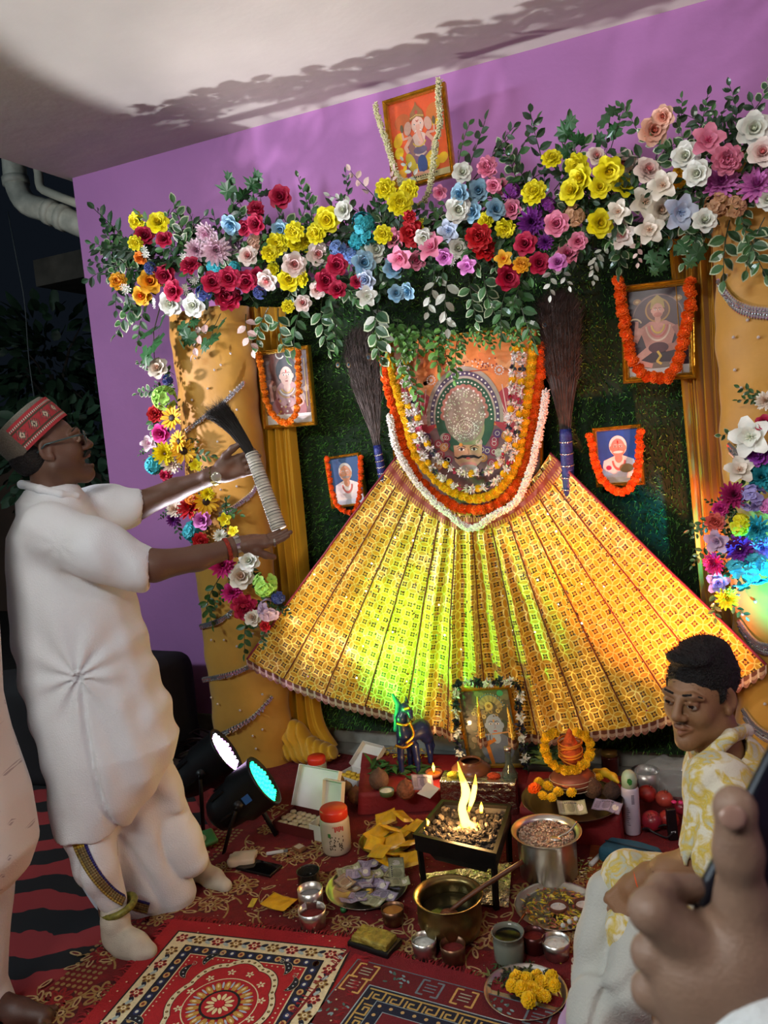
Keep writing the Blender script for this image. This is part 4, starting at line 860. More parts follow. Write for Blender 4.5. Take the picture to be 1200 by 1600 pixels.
# ---- peacock feather bundles
mfea = mat('feather_fibre', '4a3f3a', .6, var=.4, vscale=30)
def feathers(name, label, base, top, spread, n, blen, hr, y, eyes, handle_len, mh, bend=0):
    b, tp = base, top; ax = (tp-b).normalized(); L = (tp-b).length; t = thing(name, label, 'feather bundle', b)
    side = ax.cross(Vector((0, 1, 0))).normalized(); dep = side.cross(ax)
    fib = MB()
    for i in range(n):
        a = rng.random()*6.28; q = rng.random()**.6; dx, dy = math.cos(a)*q, math.sin(a)*q; ln = L*(.72+.3*rng.random()*(1-.3*abs(dx))); pts = []
        s0 = rng.random()*.35
        for k in range(5):
            u = s0+(1-s0)*k/4; w = hr*.7+(spread-hr*.7)*(u**.8)*math.sin(min(1, u*1.15)*PI*.62); pts.append(ax*(ln*u)+side*(dx*w+rng.normal()*.003+bend*u*u)+dep*(dy*w*.45))
        fib.tube(pts, [.0016, .0014, .0012, .0010, .0004], 3, cap=False)
        for k in (2, 3, 4):
            p = pts[k]
            for j in range(5):
                d = (ax+side*rng.normal()*.6+dep*rng.normal()*.5).normalized(); e = p+d*(.03+.03*rng.random()); s2 = d.orthogonal()*.0009; fib.add([p-s2, p+s2, e], [(0, 1, 2)])
    tag(fib.build('fibres', mfea, t), kind='stuff')
    for (px, py, s_) in eyes:
        p = Py(px, py, y-.02)-b; e = MB()
        for (ra, rb, dz, c) in ((1.5, 1.9, 0, '6a5a3a'), (1.1, 1.3, .001, '8a5a3a'), (.8, .95, .002, '1f7a86'), (.5, .55, .003, '141c4a')): e.lathe([(0, dz), (s_*ra, dz), (s_*ra*.9, dz+.001), (0, dz+.0012)], 16, look(p+Vector((0, -.001*dz*100, 0)), (0, -1, 0)) @ Matrix.Scale(rb/ra, 4, (0, 1, 0)), C(c))
        e.build('feather_eye', vcmat('feather_eye', .4), t)
    h0 = -ax*handle_len; mb = MB(); mb.tube([h0, h0*.5, Vector((0, 0, 0)), ax*.03], [hr*.95, hr, hr*.98, hr*.9], 16); mb.build('wrapped_handle', mh, t)
    for k in range(5):
        p = h0*(k+.4)/5; tt = MB(); tt.tube([p+side*math.cos(w)*hr*1.03+dep*math.sin(w)*hr*1.03+ax*.004*math.sin(w) for w in [2*PI*j/20 for j in range(20)]], .003, 5, closed=True); tt.build('silver_band', mgem, t)
    return t
mblue = mat('blue_wrap', '24307a', .4, var=.3, vscale=60, bump=.4, bscale=100)
feathers('peacock_feather_bundle', 'wide peacock feather bundle with a blue handle, left of the big deity picture', Py(591, 706, -.19), Py(560, 520, -.2), .085, 340, .3, .019, -.2, [(576, 558, .010), (545, 570, .007), (528, 570, .007)], .14, mblue)
feathers('peacock_feather_bundle', 'tall dense peacock feather bundle with a blue handle, right of the big deity picture', Py(884, 682, -.19), Py(872, 462, -.2), .085, 620, .3, .026, -.2, [(822, 520, .011), (852, 508, .009)], .24, mblue)
# ================================================================ the yellow skirt hung on the wall
def skirt():
    YS = -.17
    YH = lambda px: -.27-.17*min(1, abs(px-790)/390)**2.2
    top = smooth_path([Py(px, py, YS) for px, py in ((621, 712), (650, 752), (700, 792), (737, 802), (780, 790), (828, 752), (860, 708))], 160)
    hem = smooth_path([Py(px, py, YH(px)) for px, py in ((390, 1028), (440, 1056), (520, 1088), (600, 1108), (680, 1130), (760, 1140), (850, 1143), (930, 1140), (1000, 1130), (1060, 1110), (1130, 1075), (1197, 1036))], 160)
    t = thing('skirt', 'huge flared golden-yellow sequinned skirt spread on the wall below the big deity picture', 'skirt', hem[80]); o = hem[80].copy()
    nu, nv = 320, 150; NP = 12; vs = []; uv = []
    for j in range(nv+1):
        v = j/nv
        for i in range(nu+1):
            u = i/nu; k = u*160; a = int(min(159, k)); f = k-a; T = top[a].lerp(top[a+1], f); H = hem[a].lerp(hem[a+1], f); p = T.lerp(H, v)
            if v < .5: p.z += 0
            cen = math.exp(-((u-.5)/.13)**2); env = math.sin(min(1, v*1.6)*PI/2)
            y = -.02*env - cen*env*(.02+.035*math.sin(u*2*PI*17+.6*math.sin(v*3))) - (1-cen)*.0025*math.sin(u*2*PI*12) * env
            y += -.0025*math.sin(u*90+v*9)*(1-v) - .008*snoise(np.array([[p.x, 0, p.z]]), 18, 2)[0]*env - .05*max(0, cen*(v-.3))
            # diagonal pull wrinkles of the left half
            y -= .010*mnoise.noise(Vector((p.x*5+p.z*9, p.z*4-p.x*3, 3.)))*min(1, v*3)+.004*mnoise.noise(Vector((p.x*22, p.z*16, 7.)))
            px = p.x+cen*.012*math.sin(u*2*PI*17+1.2)*env
            vs.append((px-o.x, p.y+y-o.y, p.z-o.z))
            pn = min(NP-1, int(u*NP)); uc = (pn+.5)/NP*160; ac = int(uc); Tc, Hc = top[ac], hem[ac]; dd = (Hc-Tc).normalized(); rel_ = p-Tc; uv.append((rel_.x*dd.z-rel_.z*dd.x+pn*.37, rel_.dot(dd)))
    fs = [(j*(nu+1)+i, (j+1)*(nu+1)+i, (j+1)*(nu+1)+i+1, j*(nu+1)+i+1) for j in range(nv) for i in range(nu)]
    mb = MB(); mb.add(vs, fs)
    m = mat('gold_brocade', 'c88f10', .38, var=0); nt = m.node_tree; b = nt.nodes['Principled BSDF']; b.inputs['Sheen Weight'].default_value = .3
    at = nt.nodes.new('ShaderNodeUVMap'); at.uv_map = 'UVMap'; sp = nt.nodes.new('ShaderNodeSeparateXYZ'); nt.links.new(at.outputs[0], sp.inputs[0])
    x, y = X(nt, sp.outputs[0])*24., X(nt, sp.outputs[1])*24.; a = ((x.fract())-.5).abs(); c = ((y.fract())-.5).abs()
    d1 = (((a*-1.+1.)**2.)+(c**2.)).sqrt(); d2 = (((c*-1.+1.)**2.)+(a**2.)).sqrt(); ln = ((d1-.72).abs()).min((d2-.72).abs()).lt(.045)
    mxx = a.max(c); mnn = a.min(c); dark = mxx.lt(.21)*mxx.gt(.10)*mnn.gt(.03)
    base = mixc(nt, ln, C('d69a10'), C('ffe878')); fin = mixc(nt, dark, base, C('3a2606')); nt.links.new(fin, b.inputs['Base Color'])
    mt = ln*.55; nt.links.new(mt.o, b.inputs['Metallic']); hgt = ln*.6+dark*.4; bp = nt.nodes.new('ShaderNodeBump'); bp.inputs['Strength'].default_value = .5; bp.inputs['Distance'].default_value = .002; nt.links.new(hgt.o, bp.inputs['Height']); nt.links.new(bp.outputs[0], b.inputs['Normal'])
    me = mb.mesh('skirt_cloth', m); ul = me.uv_layers.new(name='UVMap'); li = np.zeros(len(me.loops), np.int32); me.loops.foreach_get('vertex_index', li); ul.data.foreach_set('uv', np.array(uv, np.float32)[li].ravel())
    inst('skirt_cloth', me, t); g = lambda i, j: Vector(vs[j*(nu+1)+i])
    mbr = mat('brown_piping', '6a2a18', .6, metal=.2)
    for k in range(1, NP):
        i = int(k*nu/NP); MB().tube([g(i, j)+Vector((0, -.003, 0)) for j in range(0, nv+1, 5)], .0028, 5).build('seam_piping', mbr, t)
    for i, s_ in ((0, -1), (nu, 1)): MB().tube([g(i, j)+Vector((0, -.002, 0)) for j in range(0, nv+1, 5)], .005, 6).build('edge_piping', mat('maroon_piping', '8a2436', .6), t)
    # waist band
    wb = MB(); cb = C('8c3a2c')
    for i in range(nu):
        for dj in range(3):
            a_, b_ = g(i, 3+dj*3), g(i+1, 3+dj*3); c_, d_ = g(i+1, 6+dj*3), g(i, 6+dj*3); off = Vector((0, -.006, 0)); wb.add([a_+off, b_+off, c_+off, d_+off], [(0, 1, 2, 3)], cb if dj == 1 else C('b8863a') if (i//2) % 2 else cb)
    wb.build('waist_border', vcmat('border_print', .45, metal=.2), t)
    # scalloped hem lace
    lace = MB(); HP = [g(i, nv) for i in range(nu+1)]; NS = 74
    Hs = smooth_path(HP, NS*8)
    for i in range(NS*8):
        for q, (v0, v1) in enumerate(((0, .4), (.4, .7), (.7, 1))):
            pts = []
            for (ii, vv) in ((i, v0), (i+1, v0), (i+1, v1), (i, v1)):
                ln_ = .030+.014*abs(math.sin(PI*ii/8)); pts.append(Hs[ii]+Vector((0, -.006, .004-ln_*vv)))
            cc = ('7a4a3a', 'c9a88a', '9a6a58')[q] if (i % 8) not in (0, 7) else 'd9c6b0'; lace.add(pts, [(0, 1, 2, 3)], C(cc))
    lace.build('scalloped_hem_lace', vcmat('lace_metal', .35, metal=.5), t)
    sq = MB()
    for k in range(900):
        i, j = rng.integers(0, nu), rng.integers(8, nv-2); p = g(i, j); nrm = Vector((rng.normal()*.3, -1, rng.normal()*.35+.12)).normalized(); M_ = look(p+Vector((0, -.004, 0)), nrm); r_ = .0028+.0012*rng.random(); sq.add([M_ @ Vector((r_*math.cos(w), r_*math.sin(w), 0)) for w in [PI*q/3 for q in range(6)]], [(0, 1, 2, 3, 4, 5)])
    tag(sq.build('sequins', mat('sequin', 'f4efe0', .06, metal=1., var=0), t, smooth=False), kind='stuff')
skirt()
# ================================================================ artificial flowers
def petal_pts(L, w, cup, curl, ruff=0, n=4, g=None):
    vs = []
    for i in range(n+1):
        t = i/n; hw = w*math.sin(PI*(.12+.80*t))**.7*(.25+.75*min(1, t*2.2)); z = cup*t*t*L-curl*max(0, t-.6)**2*L*4
        for j in (-1, 0, 1): vs.append(Vector((j*hw, L*t, z+abs(j)*hw*.35+(ruff*(g.normal() if g is not None else 0) if t > .7 else 0))))
    return vs, [(i*3+a, i*3+a+1, i*3+a+4, i*3+a+3) for i in range(n) for a in (0, 1)]
def blossom(kind, c0, c1, seed):
    """unit-radius flower facing +Z; c0 outer petal dye, c1 heart dye"""
    g = np.random.default_rng(seed); mb = MB(); c0, c1 = C(c0), C(c1)
    def ring(n, L, w, tilt, r0, z0, cup, curl, mix, ruff=0, ph=0., np_=4):
        vs, fs = petal_pts(L, w, cup, curl, ruff, np_, g)
        for k in range(n):
            a = 2*PI*k/n+ph+g.normal()*.07; M = Matrix.Translation((0, 0, z0)) @ Matrix.Rotation(a, 4, 'Z') @ Matrix.Translation((0, r0, 0)) @ Matrix.Rotation(tilt+g.normal()*.06, 4, 'X')
            if ruff: vs, fs = petal_pts(L, w, cup, curl, ruff, np_, g)
            v = 1+g.normal()*.05; mb.add([M @ p for p in vs], fs, [tuple(min(1, (c0[q]*(1-mix)+c1[q]*mix)*v) for q in range(3)) for p in vs])
    if kind == 'rose':
        ring(6, .92, .48, .25, .08, 0, .25, .35, 0, ph=0); ring(6, .78, .42, .55, .06, .08, .3, .3, .12, ph=.5); ring(5, .6, .36, .9, .05, .12, .3, .2, .4, ph=.2); ring(4, .45, .28, 1.15, .04, .16, .2, .1, .75, ph=.7); ring(3, .34, .2, 1.35, .02, .2, .1, 0, 1, ph=.1); mb.ico((0, 0, .38), (.13, .13, .16), c1)
    elif kind == 'carn':
        for l, (n, L, t_) in enumerate(((9, .95, .12), (9, .85, .4), (8, .7, .7), (7, .55, 1.0), (5, .42, 1.25))): ring(n, L, .34, t_, .04, .06*l, .1, .05, l*.12, ruff=.07, ph=l*.5, np_=5)
    elif kind == 'dahlia':
        for l, (n, L, t_) in enumerate(((15, .98, .1), (14, .86, .35), (12, .7, .62), (9, .52, .95), (6, .36, 1.25))): ring(n, L, .15, t_, .06, .05*l, .15, 0, l*.2, ph=l*.3, np_=3)
    elif kind == 'lily':
        ring(5, 1, .40, .3, .04, 0, .3, .5, 0); ring(4, .62, .3, .6, .03, .06, .3, .3, .15, ph=.6)
        for k in range(6): a = k*1.05; mb.tube([(0, 0, .1), (.16*math.cos(a), .16*math.sin(a), .42)], [.025, .04], 5, col=c1)
    elif kind == 'hyd':
        for k in range(16):
            d = Vector(g.normal(size=3)); d.z = abs(d.z)+.15; d.normalize(); M = look(d*.62, d, (g.normal(), g.normal(), .3)); q = 1+g.normal()*.1
            for j in range(4):
                vs, fs = petal_pts(.38, .22, .2, .1, 0, 3); Mj = M @ Matrix.Rotation(PI/2*j, 4, 'Z'); mb.add([Mj @ p for p in vs], fs, tuple(min(1, x*q) for x in c0))
            mb.ico(M @ Vector((0, 0, .03)), .05, c1)
    elif kind == 'sun':
        ring(13, .98, .17, .12, .25, 0, .1, .1, .25, np_=3); ring(11, .82, .15, .3, .25, .03, .1, .1, 0, ph=.2, np_=3); mb.ico((0, 0, .06), (.36, .36, .16), C('2a1608'), 2)
    elif kind == 'daisy':
        for q in range(4):
            o = Vector((g.normal()*.5, g.normal()*.5, 0)); 
            for k in range(7):
                a = k*.9; mb.add([o, o+Vector((math.cos(a-.2)*.35, math.sin(a-.2)*.35, .1)), o+Vector((math.cos(a)*.5, math.sin(a)*.5, .12)), o+Vector((math.cos(a+.2)*.35, math.sin(a+.2)*.35, .1))], [(0, 1, 2, 3)], c0)
            mb.ico(o+Vector((0, 0, .05)), .09, c1)
    if kind in ('rose', 'carn', 'lily'):
        for k in range(5): a = k*1.257; leaf_mb(mb, (0, 0, -.06), (math.cos(a), math.sin(a), -.1), (0, 0, 1), .55, .12, col=C('2f5a28'))
    return mb
KN = dict(rose='rose', carn='carnation', dahlia='dahlia', lily='lily', hyd='hydrangea', sun='sunflower', daisy='daisy_sprig')
FC = dict(Y=('f6ec1c', 'eed00a'), Cr=('c01a48', '8e0f30'), Rd=('d0202a', 'a01018'), W=('eef0e6', 'e0e6cc'), WP=('f3e6dc', 'ee8a8a'), PW=('ecd3dc', 'cf8fae'), LB=('9fc9de', '5fa0c4'), TL=('2fa8b4', '1c7f90'), BL=('6f8fc8', '3a5a9c'), NV=('2a3a78', '1a2450'), YO=('f3b824', 'e8540e'), PK=('e88aa6', 'd04a78'), PV=('df86cc', 'b04aa0'), PU=('8a2f9c', '5a1670'), TN=('cfa078', '9a6a44'), CRM=('ece4d2', 'd9ae90'), PB=('c9d6ea', '8fa8d0'), MV=('b89cb4', '8a6a8c'), PE=('f2c2a8', 'e8806a'), HP=('e0308c', 'a81060'), LM=('a4d860', '6fb030'), LV=('a9a0dc', '6f62b8'), CY=('4fc8d8', '2aa0b8'), OR=('f08a1c', 'd0500c'), CO=('e86a5a', 'b83a34'), SF=('f7c41c', 'e07a10'), MG=('b8246c', '7a1048'))
BC = {}
def bloom_mesh(kind, col, var=0):
    k = (kind, col, var)
    if k not in BC: BC[k] = blossom(kind, *FC[col], hash(kind) % 97 + var if False else sum(map(ord, kind+col))+var*31).mesh(KN[kind], mpet, smooth=True)
    return BC[k]
TOPF = """216 346 13 carn Y;248 350 15 rose Y;226 370 14 rose Cr;258 375 12 rose Cr;212 380 10 carn Y;220 402 9 carn OR;235 419 10 hyd NV;185 440 12 carn YO;236 441 17 rose YO;224 461 14 rose YO;260 430 16 rose Cr;274 454 15 rose Cr;269 473 17 rose W;305 477 16 rose W;298 417 14 carn Cr;324 363 15 dahlia PW;307 392 15 dahlia PW;337 391 19 dahlia PW;367 383 16 dahlia MV;363 349 15 rose LB;383 356 11 rose Cr;400 328 12 carn Cr;402 350 14 rose Cr;439 309 16 rose Cr;400 380 15 hyd PE;337 415 15 hyd TL;365 419 11 hyd TL;389 402 14 rose WP;419 436 15 rose WP;332 442 15 rose Cr;359 436 16 rose Cr;386 439 15 rose Cr;404 430 11 rose Cr;357 467 18 carn Cr;417 393 11 rose PK;318 458 13 hyd NV;406 457 11 hyd NV;435 380 15 carn Y;422 397 12 carn Y;428 421 10 carn Y;461 363 14 carn Y;461 382 12 carn Y;439 358 13 rose LB;452 437 16 rose Y;476 437 11 carn Y;459 414 17 rose WP;497 397 16 rose WP;480 379 12 carn Y;495 365 14 carn Y;513 343 18 rose Y;539 330 14 rose W;526 414 15 rose Cr;510 439 16 rose Cr;528 454 13 rose Cr;497 453 12 rose WP;474 475 12 rose WP;450 479 9 carn Y;528 389 14 hyd BL;549 399 14 hyd BL;567 350 19 hyd TL;558 376 15 hyd TL;578 369 15 hyd TL;599 367 13 carn Y;567 412 17 rose LB;573 436 15 rose PB;588 393 16 rose W;614 419 15 rose LB;573 464 14 lily W;618 459 12 rose LB;640 454 12 rose LB;558 441 10 rose Cr;625 319 17 carn Y;603 295 14 carn Y;640 298 14 carn Y;645 365 18 carn Rd;619 373 14 lily PK;627 402 17 lily PK;651 408 13 rose PK;762 261 14 carn PK;722 271 14 rose W;772 289 11 rose PK;785 292 11 rose PK;800 299 13 hyd PU;721 304 15 rose LB;748 297 15 rose LB;715 327 18 rose W;742 332 15 rose LB;772 329 15 rose LB;801 327 14 rose PK;702 360 15 lily PB;715 390 14 rose W;748 371 18 carn Rd;757 390 18 carn Rd;790 356 14 carn Y;787 405 12 lily YO;731 415 13 lily PV;662 370 13 rose W;677 388 20 lily PK;835 302 17 carn Y;822 382 16 rose Cr;842 412 15 rose Cr;792 432 18 rose Cr;830 347 18 dahlia PU;870 350 17 rose PK;855 322 14 hyd PU;852 380 11 dahlia PU;872 412 13 rose PV;887 399 16 rose PK;903 378 13 rose PK;897 337 18 hyd TN;862 250 14 carn Y;902 257 16 carn Y;950 264 20 rose Y;910 277 17 rose Y;897 299 19 rose Y;937 294 15 rose Y;972 292 19 rose Y;935 350 19 rose Y;930 247 14 rose WP;975 252 18 rose WP;1009 271 20 rose WP;1037 292 20 lily CRM;1007 317 20 lily CRM;967 332 16 lily CRM;1030 330 18 rose CRM;1015 360 19 lily CRM;1060 332 23 lily PB;972 369 18 lily WP;1100 347 17 rose W;1020 205 20 rose PE;1037 182 15 rose PE;1072 244 19 rose W;1090 271 18 rose W;1105 222 22 lily PK;1135 249 20 carn PK;1125 287 24 dahlia PV;1182 292 24 dahlia PV;1177 202 22 rose W;1192 240 20 rose WP;1120 320 20 hyd TN;1148 324 18 hyd TN;1060 277 14 carn SF;1200 312 15 rose W;695 400 12 rose PV;760 345 12 carn Y;688 300 10 rose PK;815 415 12 carn YO;230 392 10 daisy W;290 400 9 daisy W;286 455 10 daisy W;196 455 10 daisy W;240 474 9 daisy W;703 410 9 daisy W;660 345 9 daisy Y;640 338 9 carn Rd;445 400 9 daisy W;300 438 9 daisy W"""
LEFTF = """249 577 15 rose CRM;262 594 9 hyd NV;257 622 20 hyd LM;244 647 12 carn Rd;269 653 13 sun SF;254 677 14 rose HP;233 694 11 lily PW;257 709 15 dahlia Y;287 705 14 sun SF;279 690 12 sun SF;241 727 15 hyd TL;268 725 13 dahlia CRM;305 727 9 lily Y;260 742 9 carn Cr;274 797 11 dahlia CRM;299 777 12 hyd OR;297 795 17 dahlia Rd;322 784 14 sun SF;271 812 9 dahlia PU;318 812 14 rose PV;301 830 17 hyd TL;351 811 9 lily Y;366 830 8 lily Y;313 844 11 carn Rd;344 838 9 dahlia W;325 771 9 dahlia Y;391 877 15 rose W;379 902 18 rose CRM;347 883 17 dahlia HP;415 913 21 hyd LM;363 927 14 dahlia HP;382 948 18 carn Cr;422 953 20 hyd MV;396 966 12 rose CRM;435 933 12 hyd NV;415 978 8 carn Rd"""
RIGHTF = """1197 627 13 dahlia CRM;1194 662 12 rose Cr;1175 683 27 lily W;1189 710 17 carn PU;1156 736 19 lily CRM;1189 746 20 dahlia TL;1145 775 18 dahlia MG;1175 778 22 hyd LV;1126 795 11 carn HP;1117 816 13 carn CO;1154 820 19 hyd Y;1184 827 18 dahlia TL;1122 845 17 lily MV;1157 858 20 dahlia PU;1192 855 15 dahlia LV;1117 880 15 dahlia HP;1155 895 24 hyd CY;1182 888 26 hyd CY;1122 911 15 lily LV;1135 935 15 dahlia Y;1200 790 14 hyd PV"""
mlf = vcmat('artificial_leaf', .45, var=.12, vscale=50, coat=.15)
LCOL = dict(green=('264e22', '335f29'), dark=('18331b', '204022'), pale=('b4bdae', 'c9cdc0'), pink=('d8b4ac', 'e0c4b8'), var=('274d2b', '3a6433'))
def spray(style, seed):
    """unit spray: a curved stem along +Y with leaf pairs; varied by style"""
    g = np.random.default_rng(seed); mb = MB(); c = [C(x) for x in LCOL[style]]; pts = []
    for i in range(8): t = i/7; pts.append(Vector((.12*math.sin(t*2+seed), t, -.22*t*t)))
    mb.tube(pts, [.012]*4+[.008]*4, 5, col=C('2c3a20'))
    n = 6 if style in ('pale', 'pink') else 8
    for i in range(n):
        t = .2+.8*i/(n-1); k = min(6, int(t*7)); p = pts[k].lerp(pts[k+1], t*7-k) if k < 7 else pts[7]; s_ = 1 if i % 2 else -1
        if i == n-1: s_ = 0
        d = Vector((s_*(.8+.2*g.normal()), .55 if s_ else 1, g.normal()*.35-.2)); L = .30*(1.1-.35*t); up = Vector((g.normal()*.4, g.normal()*.3, 1)); w = L*(.27 if style != 'pink' else .33)
        if style == 'var': leaf_mb(mb, p-Vector((0, 0, .004)), d, up, L*1.06, w*1.25, col=C('b4c29c'))
        leaf_mb(mb, p+Vector((0, 0, .006 if style == 'var' else 0)), d, up, L*(.95 if style == 'var' else 1), w, col=c[i % 2])
    return mb
def ivy(seed):
    g = np.random.default_rng(seed); mb = MB(); 
    mb.tube([(0, 0, 0), (.05, .5, -.05), (0, 1, -.2)], [.012, .01, .008], 5, col=C('3a3a22'))
    for (x, y, s_) in ((-.2, .3, .26), (.22, .5, .3), (-.1, .8, .34), (.12, 1.0, .26)):
        pts = [(0, -.6), (.25, -.85), (.75, -.55), (.55, -.2), (1.0, .05), (.55, .3), (.5, .7), (.2, .55), (0, 1.15), (-.2, .55), (-.5, .7), (-.55, .3), (-1.0, .05), (-.55, -.2), (-.75, -.55), (-.25, -.85)]
        M = Matrix.Translation((x, y, -.1*y)) @ Euler((g.normal()*.5, g.normal()*.5, g.normal()*.6)).to_matrix().to_4x4() @ Matrix.Scale(s_, 4); vs = [M @ Vector((0, 0, .12))]+[M @ Vector((a, b, 0)) for a, b in pts]; k = 1+g.normal()*.1
        cc = tuple(q*k for q in C('2c5a30')); mb.add(vs, [(0, i+1, (i+1) % 16+1) for i in range(16)], cc); mb.tube([M @ Vector((0, -.6, 0)), (x*.3, y-.1, -.05)], .008, 4, col=C('3a3a22'))
    return mb
SPM = {}
def spray_mesh(style, v):
    k = (style, v)
    if k not in SPM: SPM[k] = (ivy(v) if style == 'ivy' else spray(style, v)).mesh('leaf_spray' if style != 'ivy' else 'ivy_sprig', mlf, smooth=False)
    return SPM[k]
def up_img(a):  # direction in the wall plane: 0 right, 90 up
    return Vector((math.cos(R(a)), 0, math.sin(R(a))))
def arrangement(name, label, flowers, sprays, y, root, jit=.05, core=None, cat='flower arrangement'):
    t = thing(name, label, cat, root)
    for k, ln in enumerate(flowers.split(';')):
        px, py, r_, kind, col = ln.split(); px, py, r_ = float(px), float(py), float(r_)
        yy = y(px, py)+rng.uniform(-jit, jit*.3); p = Py(px, py, yy); s_ = r_*1.25*depth(p)/FPX
        tc = (CAMP-p).normalized(); n = (tc*.75+Vector((rng.normal()*.35, -.55, rng.normal()*.3+.05))).normalized()
        inst(KN[kind], bloom_mesh(kind, col, k % 2), t, look(p-root, n, rdir(), s_))
    for (px, py, a, L, style) in sprays:
        p = Py(px, py, y(px, py)+.03+rng.random()*.03); s_ = L*depth(p)/FPX; d = up_img(a)+Vector((0, -.25-.3*rng.random(), 0)); d.normalize(); nrm = Vector((0, -1, .3))+rdir()*.35
        x = d.cross(nrm).normalized(); z = x.cross(d); inst('ivy_sprig' if style == 'ivy' else 'leaf_spray', spray_mesh(style, int(rng.integers(0, 3))), t, frame_m(p-root, x*s_, d*s_, z*s_))
    return t
# the swag axis: left end to right end
AX = [(175, 400), (260, 410), (360, 400), (480, 405), (600, 385), (720, 350), (850, 335), (980, 310), (1100, 275), (1230, 240)]
YSW = lambda px, py: -.42-.10*min(1, max(0, (px-950)/130))-.08*min(1, max(0, (430-px)/100))
sw = []
for i in range(330):   # deep filler greenery behind the blooms
    u = rng.random(); k = min(len(AX)-2, int(u*(len(AX)-1))); f = u*(len(AX)-1)-k; x = AX[k][0]*(1-f)+AX[k+1][0]*f; yv = AX[k][1]*(1-f)+AX[k+1][1]*f
    hgt = 62 if x < 700 else 85; sw.append((x, yv+rng.uniform(-.7, .75)*hgt*.75, rng.uniform(0, 360), rng.uniform(45, 80), ('dark', 'green', 'dark', 'green', 'dark', 'var')[i % 6]))
tips = [(215, 380, 178, 62, 'var'), (215, 400, 200, 60, 'var'), (240, 360, 30, 55, 'green'), (230, 470, 215, 75, 'var'), (235, 480, 250, 60, 'green'), (250, 480, 262, 80, 'ivy'), (300, 490, 260, 50, 'ivy'), (345, 490, 250, 55, 'ivy'), (385, 340, 110, 60, 'ivy'), (410, 330, 85, 50, 'ivy'), (390, 490, 285, 60, 'pink'), (330, 500, 230, 60, 'pink'), (440, 480, 265, 75, 'var'), (475, 470, 260, 75, 'green'), (510, 465, 275, 80, 'var'), (530, 470, 265, 70, 'green'), (420, 480, 250, 60, 'var'), (480, 330, 100, 50, 'green'), (545, 320, 95, 45, 'dark'), (580, 310, 120, 55, 'pink'), (600, 320, 70, 50, 'pink'), (560, 330, 150, 50, 'pale'), (600, 470, 262, 95, 'var'), (585, 470, 280, 70, 'pale'), (690, 420, 260, 70, 'pale'), (700, 430, 275, 80, 'pale'), (740, 430, 265, 70, 'var'), (755, 425, 290, 75, 'var'), (820, 430, 260, 60, 'green'), (880, 405, 285, 45, 'pale'), (870, 410, 260, 50, 'pale'), (935, 390, 270, 50, 'pale'), (950, 380, 240, 40, 'pale'), (820, 440, 275, 95, 'green'), (800, 450, 255, 80, 'green'), (1030, 380, 265, 45, 'ivy'), (1075, 360, 280, 55, 'ivy'), (1110, 345, 230, 70, 'var'), (1150, 345, 260, 90, 'var'), (1180, 345, 275, 90, 'var'), (1195, 340, 255, 80, 'var'), (1100, 340, 250, 60, 'var'), (730, 270, 70, 75, 'dark'), (740, 280, 45, 80, 'dark'), (760, 250, 30, 60, 'dark'), (800, 260, 60, 70, 'green'), (840, 260, 85, 75, 'dark'), (870, 250, 70, 60, 'green'), (900, 250, 100, 55, 'ivy'), (945, 235, 80, 55, 'ivy'), (950, 230, 60, 60, 'green'), (1000, 215, 120, 55, 'green'), (1060, 210, 90, 50, 'green'), (1080, 220, 70, 65, 'dark'), (1150, 200, 100, 60, 'dark'), (1180, 170, 60, 55, 'var'), (1195, 150, 80, 50, 'var'), (1130, 210, 120, 50, 'green'), (1000, 370, 260, 40, 'pink'), (650, 290, 110, 40, 'pale'), (710, 260, 60, 60, 'green')]
root = Py(640, 400, -.34)
SW = arrangement('flower_swag', 'long artificial flower swag of roses and leaves across the top of the altar', TOPF, sw+tips, YSW, root, .07)
rail = [Py(px, py+6, -.33)-root for px, py in AX]; MB().tube(rail, .028, 8).build('support_rail', mat('swag_rail', '2a2620', .9), SW)
# bright mango-leaf fringe hung under the swag over the portrait
mango = []
for i in range(46):
    px = 590+i*5.3+rng.normal()*3; py = 512-abs(i-20)*.4+rng.normal()*5; L = rng.uniform(38, 64) if px < 700 else rng.uniform(22, 42); mango.append((px, py, 270+rng.normal()*22, L, 'green'))
for px, py in ((640, 560), (655, 590), (628, 545), (700, 545), (715, 530), (690, 520)): mango.append((px, py, 275, 50, 'green'))
LCOL['green'] = ('3f6f26', '55852f'); SPM.clear()
arrangement('leaf_fringe', 'bright green leaf fringe hanging over the top of the big deity picture', "700 500 6 daisy W", mango, lambda a, b: -.29, Py(700, 505, -.27), .0, cat='leaf garland')
LCOL['green'] = ('264e22', '335f29'); SPM.clear()
def col_sprays(fl, n, L0):
    out = []; F_ = [tuple(map(float, q.split()[:2])) for q in fl.split(';')]
    for i in range(n): a = F_[int(rng.integers(0, len(F_)))]; out.append((a[0]+rng.normal()*6, a[1]+rng.normal()*6, rng.uniform(0, 360), L0*rng.uniform(.7, 1.3), ('green', 'dark', 'var', 'green')[i % 4]))
    return out
la = arrangement('flower_spray', 'upper-left artificial flower spray with sunflowers, trailing down the left pillar to the whisk', LEFTF, col_sprays(LEFTF, 70, 32)+[(345, 900, 250, 60, 'green'), (395, 960, 262, 60, 'green'), (330, 925, 280, 50, 'green'), (300, 700, 340, 45, 'green'), (340, 790, 350, 45, 'green')], lambda a, b: -.50, Py(300, 780, -.40), .03)
la['label'] = 'trailing artificial flower spray with sunflowers winding down the left gold pillar'
arrangement('flower_spray', 'artificial flower spray with cyan and purple blooms on the right gold pillar', RIGHTF, col_sprays(RIGHTF, 45, 38), lambda a, b: -.50, Py(1170, 800, -.42), .03)
